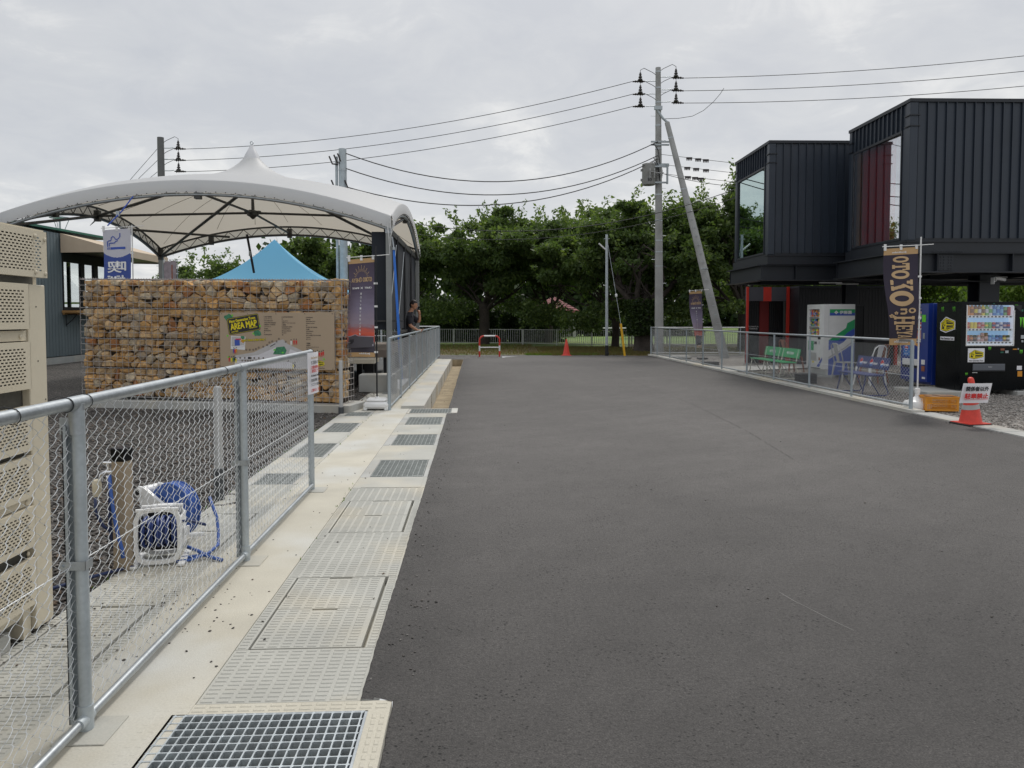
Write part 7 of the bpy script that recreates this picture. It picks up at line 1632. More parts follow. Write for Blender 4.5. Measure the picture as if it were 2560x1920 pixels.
# ================================================================== BANNERS
def banner(label, loc_, rz, pole_h, cloth_w, ztop, zbot, paint, polemat, base='water', curl=0.0, side=-1, billow=0.05, arm=0.62, clips=(0.78, 0.56, 0.34), taper=0.0, nm='feather_banner', narrow=0.0):
    """nobori banner: pole, arm, cloth sheet on the pole's left, water base. local x along the cloth"""
    t = thing(nm, label, 'banner', loc_, rz)
    zb0 = 0.10
    MB().tube([(0, 0, zb0), (0, 0, pole_h)], 0.013, 10, r1=0.011).build('pole', polemat[0], t, ang=50)
    MB().tube([(side*(cloth_w+0.06), 0, ztop+0.035), (0.02, 0, ztop+0.07), (0.22, 0, ztop+0.085)], 0.006, 6).build('arm', M_white, t)
    H = ztop-zbot
    def cp(u, v):       # u 0 at the free edge .. 1 at the pole edge, v 0 top .. 1 bottom
        w = cloth_w*(1-taper*v**1.5); c0 = -0.03
        x = side*(c0*-1+w*(1-u)) if side < 0 else (0.03+w*(1-u))
        sw = curl*v*v
        y = billow*math.sin(2.1*PI*v+1.2*u)*(1-0.3*u)+sw*(1-u)+0.022*math.sin(7*u+5*v)*v
        x = x+side*0.0+narrow*v*v*(-side)*(1-u)
        z = ztop-H*v+0.03*(1-u)*math.sin(PI*v)*0.4+(0.04*u*(1-v) if side < 0 else 0)-0.02*(1-u)*v*0
        return Vector((x, y, z))
    m = MB()
    mats = paint(m, cp)
    m.build('cloth', mats, t, smooth=True)
    for u in (0.03, 0.5, 0.95):
        p = cp(u, 0.0); MB().box(p.x-0.02, p.x+0.02, p.y-0.006, p.y+0.006, p.z-0.03, ztop+0.075).build('loop', M_white, t)
    for v in clips: p = cp(1.0, v); MB().box(min(p.x, 0.0)-0.01, max(p.x, 0)+0.02, -0.012+p.y*0.3, 0.012+p.y*0.3, p.z-0.015, p.z+0.015).build('clip', M_white, t)
    m = MB()
    if base == 'water':
        m.lathe((0, 0, 0), [(0.20, 0.0), (0.215, 0.02), (0.21, 0.10), (0.19, 0.125), (0.14, 0.135), (0.11, 0.17), (0.055, 0.19), (0.035, 0.21), (0.035, 0.26), (0.030, 0.28)], 24)
        m.lathe((0, 0, 0.26), [(0.042, 0), (0.042, 0.07), (0.03, 0.075)], 12)
    elif base == 'box':
        m.box(-0.205, 0.205, -0.16, 0.16, 0.025, 0.135, bev=0.035); m.box(-0.165, 0.165, -0.125, 0.125, 0.13, 0.19, bev=0.03); m.lathe((0, 0, 0.185), [(0.035, 0), (0.03, 0.03)], 10)
        for sx in (-1, 1): m.box(sx*0.20-0.06*(sx > 0), sx*0.20+0.06*(sx < 0), -0.15, 0.15, 0.0, 0.06, bev=0.01)
    else: m.box(-0.15, 0.15, -0.15, 0.15, 0, 0.05, bev=0.01)
    m.build('base', M_whitepl if base != 'dark' else M_blackrub, t, ang=40)
    return t
def grid_cloth(m, cp, mi_of, nu=10, nv=44):
    base = len(m.v)
    for j in range(nv+1):
        for i in range(nu+1): m.v.append(tuple(cp(i/nu, j/nv)))
    for j in range(nv):
        for i in range(nu): m.f.append((base+j*(nu+1)+i, base+j*(nu+1)+i+1, base+(j+1)*(nu+1)+i+1, base+(j+1)*(nu+1)+i)); m.m.append(mi_of((i+0.5)/nu, (j+0.5)/nv))
def on_cloth(m, cp, s_, u, v, hu, wv, mi, rot90=False, mirror=True, bold=0.0, off_=0.006, side=-1):
    """print a string on the cloth: letter shapes warped onto the sheet. hu, wv = height/width in cloth u, v units"""
    V, F, asp = text_geo(s_); out = []
    for k_, (dx, dy) in enumerate(((0, 0), (1, 0), (-1, 0), (0, 1), (0, -1)) if bold else ((0, 0),)):
        vs = []
        for x, y in V:
            xx = x/asp+dx*bold; yy = y+dy*bold*1.2
            if mirror: xx = -xx
            if rot90: uu = u+yy*hu; vv = v+xx*wv
            else: uu = u+xx*hu; vv = v-yy*wv
            p = cp(min(max(uu, 0), 1), min(max(vv, 0), 1)); vs.append((p.x, p.y-off_-k_*0.0003, p.z))
        m.add(vs, F, mi)
CLW, = (0.56,)
SLAB = {   # slab-serif strokes in a -0.5..0.5 box: quads as corner lists
 'T': [[(-.5, .5), (.5, .5), (.5, .28), (-.5, .28)], [(-.5, .30), (-.34, .30), (-.34, .08), (-.5, .08)], [(.34, .30), (.5, .30), (.5, .08), (.34, .08)], [(-.13, .3), (.13, .3), (.13, -.5), (-.13, -.5)], [(-.28, -.34), (.28, -.34), (.28, -.5), (-.28, -.5)]],
 'K': [[(-.40, .5), (-.14, .5), (-.14, -.5), (-.40, -.5)], [(-.5, .5), (-.04, .5), (-.04, .38), (-.5, .38)], [(-.5, -.38), (-.04, -.38), (-.04, -.5), (-.5, -.5)], [(-.14, .06), (.24, .5), (.48, .5), (-.02, -.06)], [(-.05, .02), (.20, .14), (.5, -.5), (.22, -.5)], [(.08, .5), (.5, .5), (.5, .38), (.08, .38)], [(.08, -.38), (.5, -.38), (.5, -.5), (.08, -.5)]],
 'H': [[(-.42, .5), (-.18, .5), (-.18, -.5), (-.42, -.5)], [(.18, .5), (.42, .5), (.42, -.5), (.18, -.5)], [(-.18, .09), (.18, .09), (.18, -.09), (-.18, -.09)]]+[[(x-.20, y), (x+.20, y), (x+.20, y-.12), (x-.20, y-.12)] for x in (-.30, .30) for y in (.5, -.38)],
 'E': [[(-.42, .5), (-.16, .5), (-.16, -.5), (-.42, -.5)], [(-.5, .5), (.45, .5), (.45, .34), (-.5, .34)], [(-.5, -.34), (.45, -.34), (.45, -.5), (-.5, -.5)], [(-.16, .09), (.26, .09), (.26, -.09), (-.16, -.09)], [(.30, .34), (.45, .34), (.45, .16), (.30, .16)], [(.30, -.16), (.45, -.16), (.45, -.34), (.30, -.34)]],
 'Y': [[(-.12, .0), (.12, .0), (.12, -.5), (-.12, -.5)], [(-.44, .5), (-.16, .5), (.12, .0), (-.12, -.04)], [(.16, .5), (.44, .5), (.12, -.04), (-.12, .0)], [(-.5, .5), (-.10, .5), (-.10, .40), (-.5, .40)], [(.10, .5), (.5, .5), (.5, .40), (.10, .40)], [(-.26, -.38), (.26, -.38), (.26, -.5), (-.26, -.5)]],
 'A': [[(-.16, .5), (.06, .5), (-.22, -.5), (-.44, -.5)], [(-.06, .5), (.16, .5), (.44, -.5), (.22, -.5)], [(-.22, -.08), (.22, -.08), (.26, -.24), (-.26, -.24)], [(-.5, -.38), (-.12, -.38), (-.12, -.5), (-.5, -.5)], [(.12, -.38), (.5, -.38), (.5, -.5), (.12, -.5)]]}
def slab_word(m, cp):
    def put(pts, u, v, hu, wv, k_):      # letter turned a quarter turn: its top points to the pole
        q = []
        for x, y in pts: p = cp(min(max(u+y*hu, 0), 1), min(max(v+x*wv, 0), 1)); q.append((p.x, p.y-0.006-0.0004*k_, p.z))
        m.add(q, [tuple(range(len(q)))], 2)
    def ring(u, v, hu, wv, w_):
        n = 28
        for i in range(n):
            a, b_ = 2*PI*i/n, 2*PI*(i+1)/n; s_ = lambda a, r: (math.cos(a)*r, math.sin(a)*r)
            put([s_(a, 0.5), s_(b_, 0.5), (math.cos(b_)*(0.5-w_*1.25), math.sin(b_)*(0.5-w_*0.8)), (math.cos(a)*(0.5-w_*1.25), math.sin(a)*(0.5-w_*0.8))], u, v, hu, wv, 0)
    ring(0.50, 0.118, 0.46, 0.066, 0.23); ring(0.48, 0.275, 0.52, 0.092, 0.23); ring(0.47, 0.522, 0.76, 0.158, 0.24)
    for ch, u, v, hu, wv in (('T', 0.50, 0.193, 0.50, 0.072), ('K', 0.50, 0.385, 0.66, 0.112), ('H', 0.52, 0.745, 0.72, 0.086), ('E', 0.54, 0.820, 0.60, 0.056), ('Y', 0.56, 0.872, 0.54, 0.046), ('A', 0.58, 0.910, 0.46, 0.032)):
        for k_, q in enumerate(SLAB[ch]): put(q, u, v, hu, wv, k_)
def paint_otoko(m, cp):
    grid_cloth(m, cp, lambda u, v: 1 if (v < 0.065 or v > 0.925) else 0)
    on_cloth(m, cp, 'Jinzikiabo', 0.45, 0.045, 0.42, 0.022, 3, bold=0.01)
    for s_, v, hu, wv in () and (('O', 0.120, 0.42, 0.070), ('T', 0.205, 0.42, 0.075), ('O', 0.295, 0.48, 0.090), ('K', 0.405, 0.56, 0.105), ('O', 0.550, 0.70, 0.150)):
        on_cloth(m, cp, s_, 0.50 if s_ != 'O' or v < 0.5 else 0.46, v, hu, wv, 2, rot90=True, mirror=False, bold=0.055)
    slab_word(m, cp)
    on_cloth(m, cp, 'n', 0.52, 0.655, 0.22, 0.055, 2, rot90=True, mirror=False, bold=0.06); on_cloth(m, cp, 'o', 0.80, 0.645, 0.20, 0.05, 2, rot90=True, mirror=False, bold=0.05)
    on_cloth(m, cp, '✿', 0.10, 0.70, 0.16, 0.035, 2, mirror=False, bold=0.03); on_cloth(m, cp, '✿', 0.25, 0.67, 0.13, 0.03, 2, mirror=False, bold=0.03)
    on_cloth(m, cp, 'oinzikilabo', 0.45, 0.96, 0.5, 0.03, 3, bold=0.01)
    return [mat('plum_cloth', (0.036, 0.029, 0.048), 0.85, var=0.08, vs=5), M_tanboot, M_tan, M_whiteprint]
def paint_dusk(ztop, zbot):
    ms = m_sunset('dusk_photo_print_%d' % int(ztop*100), zbot, ztop)
    def pf(m, cp):
        grid_cloth(m, cp, lambda u, v: 1 if (v < 0.055 or v > 0.945) else 0)
        for i in range(15):       # sun rays above the title
            a = R(20+140*i/14); c = (0.50, 0.215); r0, r1 = 0.105, 0.15+0.05*(i % 2); L0, L1 = 0.22, 0.34 if i % 2 else 0.28
            p = [(c[0]+L0*math.cos(a+0.02), c[1]-r0*0.8*math.sin(a+0.02)), (c[0]+L1*math.cos(a+0.02), c[1]-r1*0.75*math.sin(a+0.02)), (c[0]+L1*math.cos(a-0.02), c[1]-r1*0.75*math.sin(a-0.02)), (c[0]+L0*math.cos(a-0.02), c[1]-r0*0.8*math.sin(a-0.02))]
            q = [cp(*x) for x in p]; m.add([(v.x, v.y-0.006, v.z) for v in q], [(0, 1, 2, 3)], 2)
        on_cloth(m, cp, 'OTOKO', 0.73, 0.215, 0.34, 0.045, 2, bold=0.02); on_cloth(m, cp, 'の', 0.47, 0.215, 0.10, 0.05, 2, bold=0.03); on_cloth(m, cp, 'HEYA', 0.27, 0.22, 0.30, 0.040, 2, bold=0.02)
        on_cloth(m, cp, 'CRAFT', 0.76, 0.30, 0.26, 0.018, 3, bold=0.02); on_cloth(m, cp, '×', 0.52, 0.30, 0.09, 0.022, 3, bold=0.02); on_cloth(m, cp, 'IMAGE', 0.28, 0.30, 0.26, 0.018, 3, bold=0.02)
        for i, ch in enumerate('男のスイーツを楽しむ部屋'): on_cloth(m, cp, ch, 0.50-0.02*i*0.2, 0.36+0.037*i, 0.055, 0.022, 3, bold=0.02)
        # cabins in the photograph's lower third
        def quad(pts, mi): q = [cp(*x) for x in pts]; m.add([(v.x, v.y-0.005, v.z) for v in q], [tuple(range(len(q)))], mi)
        quad([(0.06, 0.80), (0.30, 0.775), (0.36, 0.79), (0.97, 0.80), (0.97, 0.90), (0.04, 0.91)], 4)
        for a, b_ in ((0.36, 0.44), (0.76, 0.86), (0.89, 0.97)): quad([(a, 0.80), (b_, 0.80), (b_-0.01, 0.885), (a+0.03, 0.89)], 5)
        quad([(0.10, 0.825), (0.24, 0.82), (0.24, 0.865), (0.11, 0.87)], 6)
        quad([(0.04, 0.795), (0.30, 0.77), (0.40, 0.785), (0.98, 0.79), (0.98, 0.796), (0.40, 0.791), (0.30, 0.777), (0.04, 0.802)], 5)
        on_cloth(m, cp, 'Jinzikilabo', 0.62, 0.967, 0.42, 0.022, 3, bold=0.015)
        return [ms, M_tanboot, M_tan, M_whiteprint, mat('cabin_grey_print', (0.09, 0.085, 0.10), 0.8), mat('cabin_light_print', (0.42, 0.40, 0.46), 0.8), mat('cabin_dark_print', (0.03, 0.028, 0.035), 0.8)]
    return pf
banner('tall plum banner reading OTOKO no HEYA beside the orange crate', (7.22, 12.08, 0.012), R(3), 2.80, 0.60, 2.60, 1.04, paint_otoko, (M_white,), 'water', curl=0.10, narrow=0.0, taper=0.30, billow=0.035, clips=(0.30, 0.52, 0.72))
banner('dusk photograph banner beside the stone basket wall, on a white box base', (-1.62, 12.48, 0.0), R(-3), 2.66, 0.42, 2.44, 0.86, paint_dusk(2.44, 0.86), (M_black,), 'box', curl=0.06, billow=0.03, taper=-0.10, clips=(0.26, 0.49, 0.70, 0.95))
banner('far dusk photograph banner behind the right fence, beside the leaning pole', (8.15, 27.0, 0.0), R(8), 2.62, 0.50, 2.42, 0.42, paint_dusk(2.42, 0.42), (M_black,), 'dark', curl=-0.2, narrow=0.10, taper=0.25, clips=(0.25, 0.5, 0.55))
def paint_smoke(m, cp):
    def mi(u, v): return 0 if v < 0.24+0.05*(1-(2*u-1)**2) else 1
    grid_cloth(m, cp, mi, 28, 240)
    def quad(pts, mi_, o_=0.006): q = [cp(*x) for x in pts]; m.add([(v.x, v.y-o_, v.z) for v in q], [tuple(range(len(q)))], mi_)
    quad([(0.25, 0.182), (0.80, 0.182), (0.80, 0.206), (0.25, 0.206)], 2); quad([(0.14, 0.182), (0.17, 0.182), (0.17, 0.206), (0.14, 0.206)], 2); quad([(0.19, 0.182), (0.22, 0.182), (0.22, 0.206), (0.19, 0.206)], 2)
    def stroke(pts, w=0.018):
        for a, b_ in zip(pts[:-1], pts[1:]):
            a = Vector(a); b_ = Vector(b_); d = b_-a; nn = Vector((-d.y*1.0, d.x)); nn = nn.normalized()*w if nn.length else nn; nn = Vector((nn.x, nn.y*0.28))
            e = d*0.12; quad([tuple(a-e-nn), tuple(b_+e-nn), tuple(b_+e+nn), tuple(a-e+nn)], 2)
    stroke([(0.15, 0.17), (0.15, 0.125), (0.20, 0.115), (0.27, 0.115), (0.29, 0.10), (0.29, 0.085), (0.34, 0.072), (0.40, 0.08), (0.44, 0.10), (0.50, 0.105), (0.56, 0.095), (0.61, 0.075), (0.61, 0.045)])
    stroke([(0.21, 0.17), (0.21, 0.145), (0.26, 0.138), (0.34, 0.14), (0.42, 0.138), (0.44, 0.125), (0.52, 0.118)])
    on_cloth(m, cp, '喫', 0.48, 0.385, 0.66, 0.115, 3, bold=0.02); on_cloth(m, cp, '煙', 0.48, 0.53, 0.66, 0.115, 3, bold=0.02); on_cloth(m, cp, '所', 0.48, 0.68, 0.66, 0.115, 3, bold=0.02)
    return [M_bwhite, M_bblue, M_blueprint, M_whiteprint]
banner('white and blue smoking area banner with a cigarette symbol above the basket wall', (-6.37, 14.5, 0.0), R(0), 3.22, 0.50, 3.12, 1.32, paint_smoke, (M_white,), 'box', curl=0.03, billow=0.02, taper=-0.02, clips=(0.25, 0.6, 0.9))
def paint_faded(m, cp):
    grid_cloth(m, cp, lambda u, v: 1 if 0.55 < u < 0.75 and v > 0.1 else 0); return [mat('faded_print', (0.33, 0.28, 0.30), 0.8, var=0.2, vs=9), M_rust]
banner('small faded grey and brown banner beyond the rear canopy post', (-9.2, 24.0, 0.0), R(0), 3.3, 0.38, 3.22, 1.9, paint_faded, (M_galv,), 'dark', billow=0.01, clips=(0.3, 0.7))

# ================================================================== CRATE, CONES, BARRIER
cr = thing('plastic_crate', 'orange latticed plastic crate on the slab strip beside the traffic cone', 'crate', (7.46, 11.90, 0.012), R(-12))
m = MB(); Wc, Dc, Hc = 0.50, 0.34, 0.225
m.box(-Wc/2, Wc/2, -Dc/2, Dc/2, 0, 0.008)
for sgn, ax in ((-1, 'y'), (1, 'y'), (-1, 'x'), (1, 'x')):
    L_ = Wc if ax == 'y' else Dc; dd = (Dc if ax == 'y' else Wc)/2*sgn
    def bb(a, b_, z0, z1, t_=0.006, ax=ax, dd=dd, sgn=sgn):
        lo, hi = (dd, dd-t_*sgn) if sgn > 0 else (dd, dd+t_); lo, hi = min(lo, hi), max(lo, hi)
        (m.box(a, b_, lo, hi, z0, z1) if ax == 'y' else m.box(lo, hi, a, b_, z0, z1))
    e = 0.0062 if ax == 'x' else 0.0
    for z0, z1 in ((0.008, 0.03), (0.105, 0.125), (0.185, 0.225)): bb(-L_/2+e, L_/2-e, z0, z1)
    bb(-L_/2+e, -L_/2+0.03, 0.03, 0.105); bb(L_/2-0.03, L_/2-e, 0.03, 0.105); bb(-L_/2+e, -L_/2+0.03, 0.125, 0.185); bb(L_/2-0.03, L_/2-e, 0.125, 0.185)
    n = 15 if ax == 'y' else 9
    for i in range(n):
        a = -L_/2+0.03+(L_-0.06)*(i+0.5)/n
        bb(a-0.003, a+0.003, 0.03, 0.105, 0.004); bb(a-0.003, a+0.003, 0.125, 0.185, 0.004)
    for z in (0.045, 0.06, 0.075, 0.09, 0.14, 0.155, 0.17): bb(-L_/2+0.03, L_/2-0.03, z-0.0025, z+0.0025, 0.003)
    if ax == 'y': bb(-0.10, 0.10, 0.125, 0.185, 0.005) if False else None
    bb(-L_/2+0.03, -L_/2+0.10, 0.125, 0.185, 0.005)
m.box(-Wc/2-0.008, Wc/2+0.008, -Dc/2-0.008, -Dc/2+0.0, 0.212, 0.228); m.box(-Wc/2-0.008, Wc/2+0.008, Dc/2, Dc/2+0.008, 0.212, 0.228); m.box(-Wc/2-0.008, -Wc/2, -Dc/2, Dc/2, 0.212, 0.228); m.box(Wc/2, Wc/2+0.008, -Dc/2, Dc/2, 0.212, 0.228)
m.build('lattice_body', M_orange, cr)
o = MB().box(-0.16, 0.16, -0.13, 0.13, 0.20, 0.215).box(-0.02, 0.19, -0.10, 0.14, 0.2152, 0.226).build('cardboard', mat('brown_cardboard', (0.25, 0.15, 0.09), 0.8), loc=(7.46, 11.90, 0.022)); tag(o, 'flattened brown cardboard lying inside the orange crate', 'cardboard')
def cone(label, loc_, h=0.70, r=0.135, stripes=True, basew=0.19, basemat=M_blackrub, rz=0.0):
    t = thing('traffic_cone', label, 'traffic cone', loc_, rz)
    m = MB(); m.box(-basew, basew, -basew, basew, 0.0, 0.022, bev=0.006); m.build('base', basemat, t)
    m = MB(); m.box(-basew*0.93, basew*0.93, -basew*0.93, basew*0.93, 0.023, 0.032); rr_ = lambda z: r*(1-(z-0.03)/(h*1.06))+0.012
    m.lathe((0, 0, 0), [(r*1.12, 0.032), (rr_(0.05), 0.05), (rr_(h*0.5), h*0.5), (rr_(h-0.02), h-0.02), (rr_(h)*0.6, h)], 28); m.build('cone_body', M_redcone, t, ang=40)
    if stripes:
        m = MB(); z0, z1 = h*0.34, h*0.44; tl = 0.06
        n = 28; vs = []
        for j, z in enumerate((z0, z1)):
            for i in range(n):
                a = 2*PI*i/n; zz = z+tl*0.25*math.cos(a); q = rr_(zz)+0.003; vs.append((q*math.cos(a), q*math.sin(a), zz))
        m.add(vs, [(i, (i+1) % n, n+(i+1) % n, n+i) for i in range(n)]); m.build('reflective_band', M_greypl, t, smooth=True)
    return t
cone('red traffic cone with a white band carrying the paper sign', (6.96, 10.34, 0.0), 0.66, rz=R(8))
cone('plain red traffic cone at the far end of the asphalt', (3.57, 29.9, -0.015), 0.66, stripes=False, basemat=M_redcone)
sg = thing('paper_sign', 'white paper sign with black and red Japanese characters hung on the cone', 'sign', (6.91, 10.16, 0.0), R(2))
m = MB(); m.sheet(lambda u, v: (-0.225+0.42*u+0.05*v*(u-1)*0+(-0.035*v+0.02), -0.02*math.sin(PI*u)+0.03*v-0.02, 0.60-0.275*v+0.02*u*0), 8, 6); m.build('sheet', M_paper, sg)
m = MB(); put_text(m, '関係者以外', (-0.015, -0.047, 0.525), (1, 0, 0), (0.05, -0.1, 1), 0.062, 0.33, 0, bold=0.003); put_text(m, '駐車禁止', (-0.025, -0.043, 0.425), (1, 0, 0), (0.05, -0.1, 1), 0.072, 0.34, 1, bold=0.004); m.box(-0.205, 0.15, -0.036, -0.034, 0.372, 0.376, 1); m.build('lettering', [M_blackprint, M_redprint], sg)
MB().lathe((0, 0.12, 0.60), [(0.035, 0), (0.04, 0.03), (0.035, 0.06), (0.012, 0.075)], 14).build('holder_cap', M_redcone, sg)
bf = thing('hoop_barrier', 'red and white steel hoop barrier standing at the end of the road', 'barrier', (0.52, 29.3, -0.014), R(8))
m = MB()
def seg(pts, mi): m.tube(pts, 0.032, 12, mi)
Wb, Hb, rc = 0.39, 0.80, 0.17
arcL = [(-Wb+rc-rc*math.cos(a), 0, Hb-rc+rc*math.sin(a)) for a in np.linspace(0, PI/2, 7)]; arcR = [(-x, y_, z) for x, y_, z in arcL]
for s_ in (-1, 1):
    seg([(s_*Wb, 0, 0), (s_*Wb, 0, 0.22)], 0); seg([(s_*Wb, 0, 0.22), (s_*Wb, 0, 0.43)], 1)
seg([(-Wb, 0, 0.43), (-Wb, 0, 0.5)]+arcL, 0); seg([(Wb, 0, 0.43), (Wb, 0, 0.5)]+arcR, 0); seg([arcL[-1], arcR[-1]], 1)
m.build('hoop', [M_red, M_white], bf, ang=50); MB().tube([(-Wb, 0, 0.36), (Wb, 0, 0.36)], 0.020, 10).build('cross_bar', M_white, bf, ang=50)

# ================================================================== POLES AND CABLES
def cpole(label, p0, p1, r0, r1, steps=True, bands=(), group=None, mt=M_cpole):
    t = thing('utility_pole', label, 'utility pole', p0); p1 = Vector(p1)-Vector(p0)
    MB().tube([(0, 0, -0.3), p1*0.5, p1], r0, 20, r1=r1).build('pole', mt, t, ang=50)
    if steps:
        n = int(p1.length/0.9)
        for i in range(3, n):
            c = p1*(i/n); s_ = 1 if i % 2 else -1; MB().tube([c+Vector((s_*0.08, 0, 0)), c+Vector((s_*0.30, 0, 0))], 0.011, 6).build('step_bolt', M_galv_paint, t)
    for f in bands:
        c = p1*f; rr_ = r0+(r1-r0)*f+0.008; MB().tube([c-Vector((0, 0, 0.025)), c+Vector((0, 0, 0.025))], rr_, 16).build('band', M_galv, t)
    return t, p1
def sagline(a, b_, sag, n=24):
    a, b_ = Vector(a), Vector(b_); return [a+(b_-a)*(i/n)-Vector((0, 0, sag*4*(i/n)*(1-i/n))) for i in range(n+1)]
def cable(label, a, b_, sag, r=0.012, pts=None):
    o = MB().tube(pts or sagline(a, b_, sag), r, 5, cap=False).build('power_cable', M_cable, smooth=True); return tag(o, label, 'cable', 'overhead cables')
PB = (7.55, 31.0, 0.0); PT = (7.40, 31.0, 11.62)
tp, v1 = cpole('tall concrete utility pole behind the right fence carrying the transformer', PB, PT, 0.185, 0.105, bands=(0.985, 0.93, 0.88, 0.80, 0.72, 0.66, 0.56, 0.47, 0.40, 0.36, 0.31))
def insul_set(t, c, side, k_=0):
    """strain insulator pair on a short hook"""
    m = MB(); c = Vector(c)
    m.tube([c, c+Vector((side*0.22, 0, 0.0)), c+Vector((side*0.42, 0, 0.02*side))], 0.018, 6); m.build('hook_rod', M_galv_paint, t)
    b = c+Vector((side*0.55, 0, -0.02)); i_ = MB()
    for q in range(4): i_.lathe(b+Vector((side*0.09*q, 0, 0)), [(0.03, -0.03), (0.075-0.008*q, -0.01), (0.045, 0.02), (0.03, 0.04)], 10, axis='x')
    i_.tube([b-Vector((side*0.1, 0, 0)), b+Vector((side*0.40, 0, -0.01))], 0.03, 8)
    p = b+Vector((side*0.08, 0, 0.05))
    for q in range(3): i_.lathe(p+Vector((0, 0, 0.10*q)), [(0.10-0.02*q, 0.0), (0.085-0.02*q, 0.05), (0.035, 0.07), (0.035, 0.10)], 10)
    i_.build('insulator', M_insul, t)
    jm = MB(); jm.tube([p+Vector((0, 0, 0.28)), p+Vector((0, 0, 0.40)), p+Vector((-side*0.15, 0, 0.48)), c+Vector((side*0.12, 0, 0.34)), c+Vector((-side*0.05, 0, 0.22))], 0.012, 5); jm.build('jumper_wire', M_cable, t)
    return Vector(t.location)+b+Vector((side*0.42, 0, -0.01))
ends_r, ends_l = [], []
for i, z in enumerate((11.25, 10.74, 10.25)):
    ends_r.append(insul_set(tp, (v1.x*z/11.62+0.10, 0, z), 1)); ends_l.append(insul_set(tp, (v1.x*z/11.62-0.10, 0, z-0.17), -1))
MB().tube([(-0.12-0.12, -0.1, 9.95), (0.05, -0.12, 9.55), (0.22, -0.1, 9.42)], 0.05, 8).box(-0.32, 0.0, -0.18, -0.08, 9.9, 10.05).build('bracket', M_galv_paint, tp)
for z in (8.62, 8.50, 7.72, 7.66): MB().box(-0.45, 0.30, -0.16, -0.10, z-0.03, z+0.03).build('crossarm', M_galv_paint, tp)
# transformer
tr = thing('transformer', 'grey drum transformer with 50 on its side, hung left of the tall pole', 'transformer', (7.02, 30.86, 6.87))
MB().lathe((0, 0, 0), [(0.25, 0.0), (0.27, 0.03), (0.27, 0.78), (0.275, 0.80), (0.275, 0.84), (0.20, 0.87), (0.05, 0.88)], 28).build('tank', M_transf, tr, ang=40)
m = MB()
for z in (0.16, 0.55): m.box(-0.33, -0.26, -0.04, 0.04, z, z+0.09)
for a, z in ((0.6, 0.84), (2.4, 0.84), (-1.2, 0.84)): m.box(0.27*math.cos(a)-0.03, 0.27*math.cos(a)+0.03, 0.27*math.sin(a)-0.03, 0.27*math.sin(a)+0.03, z-0.05, z+0.03)
m.build('lug', M_transf, tr)
m = MB()
for x in (-0.02, 0.16, 0.46): 
    for q in range(5): m.lathe((x, -0.33, 0.32+0.05*q), [(0.025, 0), (0.04, 0.015), (0.025, 0.03)], 10)
    m.tube([(x, -0.33, 0.24), (x, -0.33, 0.62)], 0.02, 8)
m.tube([(0.02, -0.30, 0.50), (0.30, -0.30, 0.44), (0.55, -0.25, 0.46)], 0.02, 6); m.build('bushing', M_greypl, tr)
m = MB(); put_text(m, '50', (-0.02, -0.275, 0.18), (1, 0, 0), (0, 0, 1), 0.12, None, 0, bold=0.004); m.build('number', M_blackprint, tr)
MB().box(0.20, 0.75, -0.16, -0.08, 0.06, 0.12).box(0.20, 0.75, -0.16, -0.08, 0.70, 0.76).box(0.68, 0.75, -0.22, -0.16, 0.02, 0.82).build('mounting_bracket', M_galv_paint, tr)
lp, v2 = cpole('leaning concrete strut pole propping the tall pole', (9.30, 27.8, 0.0), (7.72, 30.72, 9.35), 0.175, 0.10, steps=False, bands=(0.93, 0.70, 0.36))
m = MB()
for i in range(16): f = 0.10+0.036*i; c = v2*f; m.box(c.x-0.10, c.x+0.02, c.y-0.19, c.y-0.165, c.z-0.008, c.z+0.008)
m.build('tie_mark', M_galv_paint, lp)
p2, v3 = cpole('steel pole with small hooks rising behind the white canopy', (-4.80, 28.0, 0), (-4.80, 28.0, 7.58), 0.155, 0.14, steps=False, mt=M_galv_paint, bands=(0.9, 0.82, 0.74))
MB().tube([(-0.22, 0, 0), (-0.22, 0, 7.3)], 0.05, 8).build('conduit', M_galv_paint, p2)
for q, (x, z) in enumerate(((-0.35, 7.05), (-0.18, 7.10), (-0.05, 7.15), (-0.28, 6.2), (0.20, 6.2), (0.22, 5.7))):
    MB().tube([(x*0.4, -0.1, z-0.05), (x, -0.12, z-0.03), (x-0.06, -0.12, z+0.12), (x-0.11, -0.12, z+0.24)], 0.028, 6).build('hook', M_insul, p2)
p3_, v4 = cpole('distant pole with three insulators at the far left', (-14.04, 35.0, 0), (-14.04, 35.0, 9.52), 0.19, 0.14, steps=True, mt=mat('dark_pole', (0.14, 0.14, 0.14), 0.8, var=0.1))
e3 = []
for z in (9.05, 8.55, 8.05): e3.append(insul_set(p3_, (0.14, 0, z), 1))
lamp = thing('lamp_post', 'slim steel lamp post with a small angled light at the end of the road', 'lamp post', (5.17, 29.85, -0.02))
MB().tube([(0, 0, 0.0), (-0.03, 0, 4.78)], 0.062, 14, r1=0.050).build('post', M_galv_paint, lamp, ang=50); MB().tube([(0, 0, 0.0), (0, 0, 0.42)], 0.068, 14).build('dark_foot', M_blackrub, lamp)
MB().tube([(-0.03, 0, 4.16), (-0.16, -0.02, 4.26), (-0.34, -0.04, 4.42)], 0.030, 8).build('light_arm', M_white, lamp); MB().box(-0.14, 0.08, -0.04, 0.04, 4.60, 4.62).build('cross_piece', M_galv_paint, lamp); MB().lathe((0.02, -0.08, 0.10), [(0.05, -0.05), (0.06, 0), (0.05, 0.05)], 10).build('meter', M_blackrub, lamp)
gy = thing('guy_wire', 'yellow guarded guy wire slanting down from the lamp post top', 'guy wire', (5.82, 29.5, -0.02))
topg = Vector((5.17-0.02-5.82, 29.85-29.5, 4.62)); g1_ = Vector((-0.16, 0.03, 1.28))
